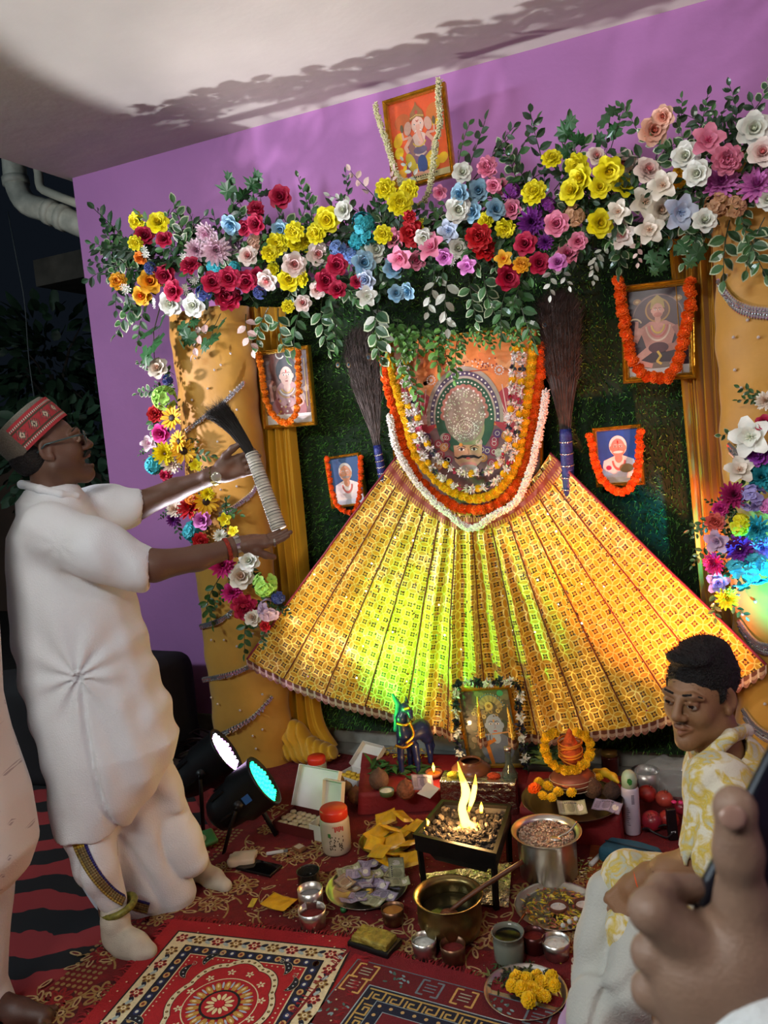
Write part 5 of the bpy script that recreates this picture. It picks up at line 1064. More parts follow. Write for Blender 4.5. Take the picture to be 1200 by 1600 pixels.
# ================================================================ people
def paint_skin(base, spots=()):
    base = np.array(C(base))
    def f(V):
        c = np.tile(base, (len(V), 1))*(1+.06*snoise(V, 60, 4))[:, None]
        for (cen, rad, col, amt) in spots:
            rad = np.array(rad)*np.ones(3); q = np.exp(-(((V-np.array(cen))/rad)**2).sum(1)*1.6)*amt; c = c*(1-q)[:, None]+np.array(C(col))*q[:, None]
        return c
    return f
mskin = vcmat('skin', .5, var=.03, vscale=200, bump=.15, bscale=500, sub=.06)
mhair = mat('black_hair', '0b0909', .55, var=.3, vscale=200, bump=1., bscale=260)
def head_sdf(mouth=0., heavy=0.):
    s = Sdf(); s.ell((0, -.018, .035), (.073, .094, .083), k=.02).ell((0, .028, -.02), (.060+heavy, .062, .088), k=.03)
    s.cone((-.046-heavy, .0, -.055), (0, .068, -.092-mouth*.5), .024, .022, .025).cone((.046+heavy, .0, -.055), (0, .068, -.092-mouth*.5), .024, .022, .025)
    for q in (-1, 1):
        s.ell((q*.036, .062, -.022), (.022, .02, .024), k=.02)
        s.ell((q*.031, .094, .010), (.018, .013, .012), k=.012, sub=True)
        s.chain([(q*.016, .089, .026), (q*.034, .088, .030), (q*.052, .074, .024)], [.008, .0085, .006], .012)
        s.ell((q*.013, .098, -.026), (.009, .011, .008), k=.007)
        s.ell((q*.031, .082, .009), .0145, k=.002)
        s.chain([(q*.017, .0905, .009), (q*.031, .0975, .0165), (q*.045, .087, .011)], [.0028, .0035, .0028], .003)
        s.chain([(q*.018, .0895, .006), (q*.031, .0945, .001), (q*.044, .086, .006)], [.002, .0028, .002], .003)
        m = Euler((R(-12), 0, R(q*18))).to_matrix()
        s.ell((q*.075, -.006, .002), (.009, .020, .032), m, k=.008).ell((q*.083, -.002, .006), (.006, .012, .021), m, k=.004, sub=True).ell((q*.076, .002, -.024), (.007, .010, .011), k=.006)
    s.cone((0, .088, .022), (0, .110, -.018), .009, .0115, .01).ell((0, .112, -.021), (.0115, .011, .010), k=.006)
    s.chain([(-.024, .083, -.056), (-.008, .097, -.050), (0, .096, -.052), (.008, .097, -.050), (.024, .083, -.056)], [.003, .0058, .005, .0058, .003], .005)
    z = -.0635-mouth
    s.chain([(-.021, .083, z+.003), (0, .095, z-.003), (.021, .083, z+.003)], [.003, .0072, .003], .005)
    if mouth > .004: s.ell((0, .093, -.058-mouth*.5), (.016, .018, mouth*.5+.002), k=.004, sub=True)
    s.ell((0, .078, -.095-mouth*.5), (.018, .016, .014), k=.014)
    s.cone((0, -.025, -.06), (0, -.045, -.17), .056, .060, .03)
    return s
def hand_sdf(side=1, curls=(20, 25, 30), spread=5, thumb=(30, 10), s0=1., fan=None):
    """local frame: wrist at origin, fingers +Y, back of the hand +Z, thumb on side*X"""
    s = Sdf(); s.box((side*.002, .05, 0), (.038, .046, .0145), .013, k=.012).cone((0, -.03, 0), (0, .02, 0), .027, .028, .015).ell((side*.022, .035, -.010), (.018, .03, .014), k=.012).ell((-side*.022, .04, -.008), (.014, .03, .012), k=.012)
    for i, (x, L, r) in enumerate(((.030, .074, .0092), (.010, .082, .0094), (-.011, .076, .009), (-.030, .060, .008))):
        a = R(spread*(1.5-i))*-1; d = Vector((-math.sin(a)*side, math.cos(a), 0)); p = Vector((side*x, .088-abs(x-.008)*.22, 0)); pts = [p-d*.02, p]; ang = 0; c = curls if fan is None else fan[i]
        for j, f in enumerate((.44, .31, .25)):
            ang += R(c[j]); dd = d*math.cos(ang)+Vector((0, 0, -1))*math.sin(ang); p = p+dd*(L*f); pts.append(p)
        s.chain(pts, [r*1.05, r*1.08, r, r*.93, r*.8], .0045)
        s.ell(pts[1]+Vector((0, 0, r*.35)), r*.95, k=.006)
    a, b = R(thumb[0]), R(thumb[1]); p = Vector((side*.026, .02, -.006)); d = Vector((side*math.sin(a), math.cos(a), -math.sin(b))).normalized(); pts = [p]
    for j, L in enumerate((.036, .034, .028)): p = p+d*L; pts.append(p); d = (d+Vector((-side*.18, .12, -.05))).normalized()
    s.chain(pts, [.0155, .0125, .0115, .0095], .008); s.nails = [pts[-1]]; return s
def axm(o, x, y, z, s=1.): return frame_m(o, Vector(x)*s, Vector(y)*s, Vector(z)*s)
def basis_y(o, yd, zd, s=1.):
    y = Vector(yd).normalized(); x = y.cross(Vector(zd)).normalized(); z = x.cross(y); return axm(o, x, y, z, s)
def garment_mat(name, col, var=.04, rough=.85): return mat(name, col, rough, var=var, vscale=5, bump=.3, bscale=220, sheen=.25)
def eyes(t, HM, o, dark='1c0f0a', look_x=0.):
    for q in (-1, 1):
        mb = MB(); n = 14; vs, fs = ICO[3]; c = []
        gd = Vector((look_x, 1, .02)).normalized()
        for p in vs:
            w = Vector(p).angle(gd); c.append(C('0a0605') if w < .26 else C(dark) if w < .56 else C('a89c92'))
        mb.add([HM @ (Vector((q*.031, .0835, .0085))+Vector(p)*.0143)-o for p in vs], fs, c); mb.build('eye', vcmat('eyeball', .12, var=0), t)
# ---------------- man with the whisk, standing at left
def standing_man():
    D0 = depth(Pz(200, 1478)); B = lambda px, py, d=0.: Pd(px, py, D0+d); base = Pz(215, 1450); base.z = .008; t = thing('person', 'standing man in white kurta, patterned hill cap and glasses, holding up a feather whisk', 'person', base); o = base
    up = Vector((0, 0, 1)); hf = Vector((CF.x, CF.y, 0)).normalized(); hr = Vector((CR.x, CR.y, 0)).normalized()
    bf = (hr*math.cos(R(18))+hf*math.sin(R(18))).normalized(); bs = up.cross(bf).normalized()*-1   # bs: his right side, toward the viewer
    sc = 1.05; hy = (bf+up*.24).normalized(); hz = (up-bf*.24); hz = (hz-hy*hz.dot(hy)).normalized(); hx = hy.cross(hz).normalized(); hc = B(78, 703, .02)
    HM = axm(hc, hx, hy, hz, sc); L = lambda p: np.array(p)-np.array(o)
    toL = Matrix.Translation(-o)
    body = Sdf(); body.add_from(head_sdf(.016, .006), toL @ HM)
    q = lambda *a: B(*a)-o
    # torso and legs under the clothes
    body.cone(q(84, 815, .03), q(97, 900, .03), .075, .12, .04).cone(q(95, 900, .03), q(125, 1050, .03), .13, .14, .04).cone(q(70, 815, -.10), q(100, 815, .17), .05, .05, .03)
    body.cone(q(120, 1060, -.02), q(150, 1250, -.02), .085, .06, .03).cone(q(150, 1250, -.02), q(172, 1425, .0), .055, .034, .02).cone(q(150, 1060, .1), q(230, 1230, .12), .085, .058, .03).cone(q(230, 1230, .12), q(305, 1350, .2), .052, .034, .02)
    # arms
    body.chain([q(80, 838, -.14), q(160, 862, -.15), q(240, 884, -.12), q(310, 872, -.05), q(372, 853, .0)], [.052, .050, .047, .038, .0275], .02)
    body.chain([q(118, 805, .19), q(215, 790, .22), q(275, 765, .2), q(338, 742, .14)], [.048, .046, .038, .0265], .02)
    h1 = hand_sdf(-1, (6, 10, 8), 2, (18, -50)); M1 = basis_y(q(374, 852, .0), q(455, 838, .04)-q(374, 852, .0), -up*.9+hf*.25, .98); body.add_from(h1, M1)
    h2 = hand_sdf(1, (14, 22, 20), 3, (38, 12)); M2 = basis_y(q(340, 740, .14), q(415, 715, .14)-q(340, 740, .14), hf*1.0-hr*.1, 1.0); body.add_from(h2, M2)
    bb = lambda ctr, r: (L(ctr)-r, L(ctr)+r)
    sk = '684b3c'
    tl_ = lambda p: tuple(np.array((toL @ HM) @ Vector(p)))
    spots = [(tl_((0, .06, -.075)), (.075, .075, .04), '2c2019', .75), (tl_((-.05, .02, -.06)), (.04, .06, .035), '2c2019', .5), (tl_((.05, .02, -.06)), (.04, .06, .035), '2c2019', .5), (tl_((0, .095, -.058)), (.024, .02, .014), '6e3a34', .8), (tl_((0, .02, .06)), (.12, .12, .05), '6d4c3a', .4), (tuple(M1 @ Vector((0, .05, -.02))), (.05, .08, .02), '8a5f4a', .5), (tuple(M2 @ Vector((0, .05, -.02))), (.06, .07, .02), '8a6450', .8)]
    sdf_obj('body', body, .011, mskin, t, colfn=paint_skin(sk, spots), fine=[(*bb(hc, .15), .0034), (*bb(B(412, 845, .02), .11), .003), (*bb(B(378, 722, .14), .115), .003)])
    eyes(t, HM, o)
    hd = Sdf(); hd.ell((0, -.045, .005), (.0755, .075, .075), k=.01).chain([(-.072, .018, .03), (-.072, .022, -.012)], [.012, .008], .006).chain([(.072, .018, .03), (.072, .022, -.012)], [.012, .008], .006); hd.ell((0, .05, .0), (.1, .062, .2), k=.006, sub=True).chain([(-.075, .02, .03), (-.073, .022, -.014)], [.010, .007], .006).ell((0, -.04, -.09), (.1, .1, .04), k=.006, sub=True)
    hh = Sdf(); hh.add_from(hd, toL @ HM); sdf_obj('hair', hh, .004, mhair, t, disp=lambda P: snoise(P, 420, 8)*.0012)
    mo = Sdf(); ms = Sdf(); ms.chain([(-.026, .086, -.05), (-.01, .101, -.041), (0, .103, -.041), (.01, .101, -.041), (.026, .086, -.05)], [.003, .0055, .005, .0055, .003], .004)
    for s_ in (-1, 1): ms.chain([(s_*.014, .094, .033), (s_*.034, .094, .039), (s_*.053, .08, .031)], [.0032, .0035, .002], .003)
    mo.add_from(ms, toL @ HM); sdf_obj('facial_hair', mo, .002, mhair, t)
    # glasses
    gl = MB(); T = toL @ HM
    for s_ in (-1, 1):
        cx = Vector((s_*.033, .109, .007)); gl.tube([T @ (cx+Vector((math.cos(a)*.025, -.004*abs(math.cos(a))*s_*0-(.5-.5*math.cos(a)*s_)*0.0, math.sin(a)*.018))) for a in [2*PI*k/24 for k in range(24)]], .0016, 6, closed=True); gl.tube([T @ Vector(p) for p in ((s_*.058, .107, .012), (s_*.078, .085, .014), (s_*.084, .0, .016), (s_*.080, -.03, .0))], .0032, 6)
    gl.tube([T @ Vector(p) for p in ((-.009, .110, .011), (0, .113, .014), (.009, .110, .011))], .0016, 6); G = gl.build('glasses', mat('blue_grey_metal', '4a5f63', .3, metal=.6), t)
    for s_ in (-1, 1): MB().lathe([(0, 0), (.024, 0), (.024, .001), (0, .001)], 24, T @ Matrix.Translation((s_*.033, .108, .007)) @ Matrix.Rotation(R(-90), 4, 'X') @ Matrix.Scale(.72, 4, (0, 1, 0))).build('lens', mat('lens_glass', 'ffffff', .03, trans=1., var=0, alpha=.35), G)
    # cap: round, flat-topped, tilted back, with woven band at the front
    CM = T @ Matrix.Translation((0, -.020, .044)) @ Matrix.Rotation(R(27), 4, 'X'); cm = MB(); Ncap = 72; rings = [(-.012, .088, .105), (.0, .0895, .1075), (.03, .0895, .107), (.066, .087, .103), (.080, .078, .094), (.085, .06, .072), (.084, .03, .035), (.084, .001, .001)]
    vs, cs, fs = [], [], []
    for z, rx, ry in rings:
        for k in range(Ncap):
            a = 2*PI*k/Ncap; vs.append(CM @ Vector((rx*math.cos(a), ry*math.sin(a), z))); cs.append(C('6f6a5e'))
    for i in range(len(rings)-1):
        for k in range(Ncap): fs.append((i*Ncap+k, i*Ncap+(k+1) % Ncap, (i+1)*Ncap+(k+1) % Ncap, (i+1)*Ncap+k))
    cm.add(vs, fs, cs); CP = cm.build('cap', vcmat('felt_wool', .95, bump=.8, bscale=400, var=.25, vscale=300), t)
    band = MB(); na, nz_ = 120, 30
    def bp(u, v):
        a = R(-22+224*u) ; z = -.012+.080*v; rx = .0915-.004*max(0, v-.6)*2; return CM @ Vector((rx*math.cos(a), (rx+.018)*math.sin(a), z))
    def bc(u, v):
        if v < .07 or v > .93: return C('a83038')
        if abs(v-.16) < .035 or abs(v-.84) < .035: return C('d9cfc0') if int(u*na) % 2 else C('2a1518')
        if abs(v-.25) < .02 or abs(v-.75) < .02: return C('3a4030')
        p = (u*9) % 1; dm = abs(p-.5)+abs(v-.5)*1.3
        if dm < .09: return C('1d1820')
        if dm < .17: return C('d8c9b0')
        if dm < .26: return C('3c5044')
        if dm < .34: return C('b9444c')
        if dm < .40: return C('44403a')
        return C('a5323a')
    vs = [bp((i+.5*0)/na, j/nz_) for j in range(nz_+1) for i in range(na+1)]; cs = [bc(i/na, j/nz_) for j in range(nz_+1) for i in range(na+1)]; fs = [(j*(na+1)+i, j*(na+1)+i+1, (j+1)*(na+1)+i+1, (j+1)*(na+1)+i) for j in range(nz_) for i in range(na)]
    band.add(vs, fs, cs); band.build('woven_band', vcmat('woven_band', .9, bump=.3, bscale=500, var=.1), CP)
    # kurta
    mk = garment_mat('white_cotton', 'e2e9ee'); K = Sdf()
    prof = [(762, 40, 120, .085), (780, 27, 130, .13), (800, 32, 140, .16), (830, 22, 158, .20), (880, 20, 178, .20), (930, 22, 208, .205), (1000, 30, 226, .21), (1060, 42, 243, .215), (1110, 52, 262, .22), (1160, 66, 277, .22), (1200, 76, 268, .21), (1240, 86, 245, .20), (1278, 92, 215, .19)]
    rings = []
    for y, xl, xr, hd_ in prof: rings.append((q((xl+xr)/2, y, .03), (xr-xl)/2*(D0+.03)/FPX, hd_*.9))
    K.loft(rings, hr, hf, up, .02)
    K.cone(q(78, 775, .02), q(78, 795, .02), .068, .085, .02)
    K.chain([q(78, 828, -.13), q(150, 858, -.15), q(212, 886, -.13)], [.084, .082, .074], .05).chain([q(112, 800, .19), q(160, 795, .2), q(208, 792, .21)], [.078, .072, .068], .04)
    K.cone(q(208, 885, -.132), q(260, 900, -.12), .045, .050, .006, sub=True).cone(q(200, 792, .21), q(260, 785, .22), .046, .052, .006, sub=True)
    K.cone(q(78, 735, .02), q(79, 768, .02), .056, .058, .004, sub=True)
    pin = np.array(q(116, 1062, -.18)); vup = np.array(up); vr = np.array(hr); vf = np.array(hf)
    def kd(P):
        A = np.stack([P @ vr*1.0, P @ vf*1.0, P @ vup*.28], -1); d = snoise(A, 42, 11)*.007+snoise(P, 22, 12)*.005+snoise(P, 75, 15)*.0025-.005*np.sin(62*(P @ vr*.85+P @ vf*.5+P @ vup*.30)+3*snoise(P, 9, 17))*np.clip(snoise(P, 8, 18)*2, 0, 1)-.004*np.sin(80*(P @ vr*.6-P @ vup*.55)+3*snoise(P, 9, 19))*np.clip(snoise(P, 10, 20)*2, 0, 1)
        w = P-pin; r_ = np.linalg.norm(w, axis=1)+1e-6; th = np.arctan2(w @ vup, w @ vr); d += np.exp(-r_/.16)*.010*np.sin(th*9)*np.minimum(1, r_/.03)
        w = P-np.array(q(95, 850, -.2)); r_ = np.linalg.norm(w, axis=1)+1e-6; th = np.arctan2(w @ vup, w @ vr); d += np.exp(-r_/.14)*.002*np.sin(th*7)
        # side slit: a groove from the pinch point down
        x = P @ vr-(pin @ vr)-.10*np.clip((pin @ vup)-(P @ vup), 0, .5); zz = (pin @ vup)-(P @ vup); near = (P @ vf) < (pin @ vf)+.14; d += np.where((zz > 0) & near, .016*np.exp(-(x/.008)**2), 0)
        return d
    sdf_obj('kurta', K, .0068, mk, t, disp=kd)
    co = Sdf(); co.chain([q(34, 757, -.0), q(62, 764, -.055), q(95, 772, -.05), q(120, 775, -.01)], [.013, .013, .012, .010], .006).chain([q(34, 757, -.0), q(50, 757, .07), q(96, 766, .09), q(120, 775, -.01)], [.013, .012, .012, .010], .006); sdf_obj('collar', co, .004, mk, t)
    for (a, b) in ((q(198, 882, -.132), q(212, 887, -.13)),):
        pass
    # dhoti
    Dh = Sdf(); prof = [(1120, 66, 262, .17), (1200, 84, 268, .18), (1290, 96, 284, .17), (1350, 112, 300, .15), (1400, 146, 312, .13), (1420, 180, 306, .11)]
    Dh.loft([(q((a+b)/2, y, .04+.0006*(y-1120)), (b-a)/2*(D0+.05)/FPX, hd_*.8) for y, a, b, hd_ in prof], hr, hf, up, .03)
    Dh.chain([q(140, 1290, -.05), q(150, 1350, -.05), q(172, 1405, -.02)], [.085, .068, .052], .03)
    Dh.chain([q(225, 1215, .10), q(285, 1310, .17), q(304, 1342, .18)], [.10, .060, .050], .04)
    def dd(P):
        w = P-np.array(q(150, 1180, -.12)); th = np.arctan2(w @ vup, w @ vr); r_ = np.linalg.norm(w, axis=1); A = np.stack([P @ vr*1.0, P @ vf*1.0, P @ vup*.3], -1)
        return snoise(A, 48, 21)*.011+.010*np.exp(-(snoise(np.stack([P @ vr+.3*(P @ vup), P @ vf, P @ vup*.5], -1), 30, 27)/.12)**2)+.007*np.sin(th*16)*np.exp(-((r_-.3)/.25)**2)+snoise(P, 90, 22)*.002
    sdf_obj('dhoti', Dh, .0068, mk, t, disp=dd)
    # gold and blue border running down the dhoti (laid on the cloth by ray)
    bpts = [(118, 1300), (126, 1325), (138, 1350), (155, 1375), (178, 1398), (205, 1412), (232, 1420)]
    bdr = MB(); wpx = 11; rows = []
    sp2 = smooth_path([Vector((a, b, 0)) for a, b in bpts], 40)
    from mathutils.bvhtree import BVHTree
    dm = bpy.data.objects['dhoti'].data; bv = BVHTree.FromPolygons([v.co.copy() for v in dm.vertices], [tuple(p_.vertices) for p_ in dm.polygons]); lastd = [.0]
    def onc(px, py):
        dr_ = ray(px, py); h_ = bv.ray_cast(CAMP-o, dr_)
        if h_[0] is None: return q(px, py, lastd[0])
        lastd[0] = depth(h_[0]+o)-D0; return h_[0]-dr_*.005
    for i, p in enumerate(sp2):
        tg = (sp2[min(i+1, 40)]-sp2[max(i-1, 0)]).normalized(); nn_ = Vector((-tg.y, tg.x, 0)); row = []
        for j in range(6): u = (j-2.5)/2.5*wpx*(1-.2*i/40); pp = p+nn_*u; row.append(onc(pp.x, pp.y))
        rows.append(row)
    for i in range(40):
        for j in range(5):
            c = ('2f2f7a', '7d6f4a', '8a7b52', '7d6f4a', 'a99548')[j]
            if i < 6 and 0 < j < 4: c = 'cdb23a'
            bdr.add([rows[i][j], rows[i][j+1], rows[i+1][j+1], rows[i+1][j]], [(0, 1, 2, 3)], C(c))
    bd = bdr.build('woven_border', vcmat('border_zari', .5, metal=.2, bump=.4, bscale=500), t); md = bd.modifiers.new('thick', 'SOLIDIFY'); md.thickness = .003
    ank = MB(); rr = [q(186, 1416, -.02)+(hr*math.cos(a)*.048+hf*math.sin(a)*.048+up*(.004*math.sin(a)+.012*math.cos(a))) for a in [2*PI*k/28 for k in range(28)]]
    ank.tube(rr, .011, 8, closed=True); ank.build('ankle_border', vcmat('border_zari2', .5), t).data.materials.clear(); bpy.data.objects['ankle_border'].data.materials.append(mat('green_gold_border', '76752f', .5, var=.5, vscale=90, metal=.2))
    # socks
    ms_ = mat('sock_knit', 'cfc9b8', .95, var=.12, vscale=20, bump=.6, bscale=500)
    def sock(cs):
        s_ = Sdf()
        for a, b, ra, rb in cs: s_.cone(a, b, ra, rb, .02)
        ob = sdf_obj('sock', s_, .0045, ms_, t, disp=lambda P: snoise(P, 110, 31)*.0022)
    f0 = lambda px, py, z: Pz(px, py, z)-o
    sock([(q(176, 1405, -.01), f0(180, 1440, .10), .040, .040), (f0(180, 1440, .10), f0(182, 1466, .045), .040, .038), (f0(180, 1462, .055), f0(212, 1475, .045), .038, .036), (f0(205, 1472, .045), f0(232, 1486, .028), .036, .026), (f0(188, 1484, .026), f0(218, 1492, .022), .024, .022)])
    sock([(q(296, 1300, .18), f0(312, 1350, .08), .038, .036), (f0(308, 1362, .045), f0(335, 1372, .035), .034, .032), (f0(330, 1372, .034), f0(352, 1384, .024), .032, .024)])
    # watches, thread bracelet, rings
    def band(name, a, b, u, r_, w, m, n=28, dome=None, parent=t):
        c = a.lerp(b, u); ax = (b-a).normalized(); e1 = ax.orthogonal().normalized(); e2 = ax.cross(e1); mb = MB()
        pr = [(-w, 0), (-w, .0035), (w, .0035), (w, 0)]; vs = []; fs = []
        for k in range(n):
            an = 2*PI*k/n; dr = e1*math.cos(an)+e2*math.sin(an)
            for (h, rr_) in pr: vs.append(c+ax*h+dr*(r_+rr_+(.0012 if k % 2 else 0)))
        for k in range(n):
            for j in range(4): fs.append((k*4+j, k*4+(j+1) % 4, ((k+1) % n)*4+(j+1) % 4, ((k+1) % n)*4+j))
        mb.add(vs, fs); return mb.build(name, m, parent, smooth=False)
    msil = mat('steel_bright', 'c9c9c4', .22, metal=1., var=.08)
    w1 = band('wristwatch', q(310, 872, -.05), q(372, 853, 0.), .98, .030, .009, msil)
    w2 = band('wristwatch', q(275, 765, .2), q(338, 742, .14), .96, .029, .007, mat('gold_steel', 'a99a5a', .25, metal=1.))
    fc = q(335, 743, .14)+(-hf*.8-up*.1+hr*.3).normalized()*.032; MB().lathe([(0, 0), (.0165, 0), (.0165, .006), (.014, .008), (0, .008)], 24, look(fc, (-hf*.85-up*.1+hr*.35))).build('watch_dial', mat('dial', 'd9dcc8', .15, metal=.5), w2)
    band('thread_bracelet', q(310, 872, -.05), q(372, 853, 0.), .72, .032, .006, mat('red_thread', '8f2a1a', .8, var=.5, vscale=200))
    band('ring', Vector(M1 @ Vector((-.03, .10, 0))), Vector(M1 @ Vector((-.031, .13, 0))), .3, .0095, .003, msil, 14); return t, q, D0
MAN, qm, DM = standing_man()
# the whisk he holds: rolled feathers wrapped in white cord
def whisk():
    B = lambda px, py, d=0.: Pd(px, py, DM+d); a, b = B(393, 708, .10), B(436, 826, .06); t = thing('feather_whisk', 'white cord-wrapped whisk with dark feather tips, held in the standing man\'s hands', 'whisk', b)
    ax = (a-b); L = ax.length; ax.normalize(); mb = MB(); n = 130; mb.tube([ax*(L*i/n) for i in range(n+1)], [.0245-.0035*i/n+.0012*math.sin(i*PI*.5) for i in range(n+1)], 20)
    mb.build('cord_wrap', mat('white_cord', 'c9c4b4', .8, var=.12, vscale=60), t)
    for k in range(26):
        p = ax*(L*(k+.5)/26); e1 = ax.orthogonal().normalized(); e2 = ax.cross(e1); tt = MB(); r_ = .0245-.0035*k/26+.0005
        if k % 1 == 0: tt.tube([p+(e1*math.cos(w)+e2*math.sin(w))*r_ for w in [2*PI*j/20 for j in range(20)]], .0009, 4, closed=True); tt.build('grey_cord', mat('grey_cord', '5a5d5f', .7), t)
    fb = MB(); top = ax*L; tipd = (B(338, 640, .12)-a)
    side = tipd.normalized().orthogonal().normalized(); s2 = tipd.normalized().cross(side)
    for i in range(420):
        an = rng.random()*6.28; qd = rng.random()**.5; off = side*math.cos(an)*qd+s2*math.sin(an)*qd; ln = .75+.32*rng.random(); pts = []
        for k in range(6): u = k/5*ln; pts.append(top*.97+tipd*u+ax*(.03*math.sin(u*PI)) + off*(.014+.026*u)+rdir()*.002)
        fb.tube(pts, [.0014, .0014, .0013, .0011, .001, .0004], 3, cap=False)
        for k in (3, 4, 5):
            for j in range(4): e = pts[k]+(tipd.normalized()+rdir()*.8)*.022; fb.add([pts[k], pts[k]+rdir()*.0012, e], [(0, 1, 2)])
    tag(fb.build('feather_tips', mat('dark_feather', '1c1712', .55, var=.4, vscale=30), t), kind='stuff')
whisk()
# ---------------- seated young man at right
def seated_man():
    D1 = 1.78; B = lambda px, py, d=0.: Pd(px, py, D1+d); o = Pz(1120, 1560, 0.0); o = Vector((B(1150, 1400).x, B(1150, 1400).y, .02)); t = thing('person', 'seated young man with short black hair in a yellow and white tie-dye kurta', 'person', o)
    up = Vector((0, 0, 1)); hf = Vector((CF.x, CF.y, 0)).normalized(); hr = Vector((CR.x, CR.y, 0)).normalized(); q = lambda *a: B(*a)-o; toL = Matrix.Translation(-o)
    fd = (-hr*math.cos(R(38))-hf*math.sin(R(38))-up*.03).normalized(); hz = (up+hr*.02-fd*.02); hz = (hz-fd*hz.dot(fd)).normalized(); hx = fd.cross(hz).normalized(); hc = B(1094, 1086, 0)
    HM = axm(hc, hx, fd, hz, .89); T = toL @ HM; body = Sdf(); body.add_from(head_sdf(0), T)
    body.cone(q(1112, 1140, .01), q(1132, 1200, .03), .052, .055, .02).cone(q(1160, 1300, .05), q(1170, 1480, .05), .10, .12, .04).cone(q(1125, 1235, -.06), q(1170, 1235, .12), .045, .045, .03)
    body.chain([q(1120, 1225, -.12), q(1130, 1330, -.17), q(1100, 1345, -.15), q(1045, 1363, -.08), q(1002, 1378, -.03)], [.05, .043, .040, .034, .024], .02)
    M1 = basis_y(q(1000, 1380, -.03), q(945, 1440, -.0)-q(1000, 1380, -.03), up*.7-hf*.6-hr*.2, .95); hnd = hand_sdf(-1, (28, 35, 25), 4, (30, 35), fan=[(8, 14, 10), (22, 24, 14), (32, 30, 20), (38, 34, 20)]); body.add_from(hnd, M1)
    body.cone(q(1150, 1480, .0), q(985, 1400, .06), .09, .06, .03).cone(q(985, 1400, .06), q(1040, 1580, -.12), .055, .035, .02)
    fo = Pz(985, 1590, .03)-o; body.cone(fo, Pz(1050, 1620, .03)-o, .025, .034, .02)
    for k in range(5): a = Pz(985+k*7, 1560+k*3, .05)-o; b = Pz(978+k*8, 1598, .02)-o; body.cone(a, b, .011, .009, .004)
    L = lambda p: np.array(p)-np.array(o); bb = lambda ctr, r: (L(ctr)-r, L(ctr)+r); tl_ = lambda p: tuple(np.array(T @ Vector(p)))
    spots = [(tl_((0, .097, -.057)), (.026, .02, .012), '8a5044', .7), (tl_((0, .095, -.045)), (.03, .014, .006), '1a120e', .45)]+[(tl_((s_*.035, .09, .03)), (.022, .014, .004), '1c120c', .6) for s_ in (-1, 1)]+[(tl_((s_*.033, .085, .005)), (.022, .014, .014), '4a2e20', .4) for s_ in (-1, 1)]+[(tl_((0, .06, -.09)), (.05, .04, .02), '4f3426', .35)]  # brown spots round the eyes are eye-socket shade painted into the skin
    sdf_obj('body', body, .010, mskin, t, colfn=paint_skin('8d6748', spots), fine=[(*bb(hc, .145), .0028), (*bb(B(968, 1412, -.02), .10), .003)])
    eyes(t, HM, o, look_x=-.25)
    hd = Sdf(); hd.ell((0, -.022, .046), (.0785, .099, .082), k=.01).ell((0, .045, .108), (.055, .04, .020), k=.02).chain([(-.072, .018, .03), (-.071, .024, -.012)], [.010, .005], .006).chain([(.072, .018, .03), (.071, .024, -.012)], [.010, .005], .006); hd.ell((0, .12, -.01), (.11, .062, .075), k=.01, sub=True).ell((.0, .088, -.045), (.12, .075, .09), k=.006, sub=True).ell((0, -.03, -.095), (.12, .12, .05), k=.008, sub=True).ell((0, -.03, .11), (.055, .06, .03), k=.03).ell((.09, .02, -.03), (.03, .05, .04), k=.006, sub=True).ell((-.09, .02, -.03), (.03, .05, .04), k=.006, sub=True)
    for s_ in (-1, 1): hd.ell((s_*.082, -.004, -.0), (.014, .024, .036), k=.004, sub=True)
    eb = Sdf()
    for s_ in (-1, 1): eb.chain([(s_*.014, .0965, .032), (s_*.034, .0945, .0355), (s_*.054, .079, .029)], [.0030, .0036, .0018], .003)
    hh = Sdf(); hh.add_from(hd, T); ho = sdf_obj('hair', hh, .0036, mhair, t, disp=lambda P: snoise(np.stack([P[:, 0], P[:, 1], P[:, 2]*.4], -1), 300, 8)*.0012); st = MB(); me = ho.data; nv = len(me.vertices)
    for i in rng.integers(0, nv, 1800):
        p = me.vertices[int(i)].co; n = me.vertices[int(i)].normal
        if n.z < -.3: continue
        d = (n*.6+Vector(rng.normal(size=3))*.25+fd*.5+up*.1).normalized(); e = p+d*.009; s2 = d.orthogonal()*.0007; st.add([p-s2, p+s2, e], [(0, 1, 2)])
    tag(st.build('hair_strands', mhair, ho), kind='stuff'); e2 = Sdf(); e2.add_from(eb, T); sdf_obj('eyebrows', e2, .0018, mhair, t)
    mt = mat('tie_dye_cotton', 'ddd9c8', .85, bump=.3, bscale=220, sheen=.2); nt = mt.node_tree; tc = nt.nodes.new('ShaderNodeTexCoord'); nz = nt.nodes.new('ShaderNodeTexNoise'); nz.inputs['Scale'].default_value = 26; nz.inputs['Detail'].default_value = 5; nz.inputs['Distortion'].default_value = .6; nt.links.new(tc.outputs['Object'], nz.inputs['Vector']); rp = nt.nodes.new('ShaderNodeValToRGB'); e = rp.color_ramp.elements; e[0].position = .42; e[0].color = (*C('dcd8c4'), 1); e[1].position = .52; e[1].color = (*C('cdb23c'), 1); q3 = e.new(.62); q3.color = (*C('b9c0b4'), 1); q4 = e.new(.70); q4.color = (*C('d6b640'), 1); nt.links.new(nz.outputs['Fac'], rp.inputs[0]); nt.links.new(rp.outputs[0], nt.nodes['Principled BSDF'].inputs['Base Color'])
    K = Sdf(); prof = [(1158, 1112, 1160, .075), (1175, 1096, 1182, .11), (1195, 1084, 1205, .145), (1215, 1077, 1222, .16), (1250, 1073, 1245, .17), (1320, 1084, 1262, .17), (1400, 1092, 1275, .17), (1500, 1075, 1290, .18), (1560, 1060, 1300, .18)]
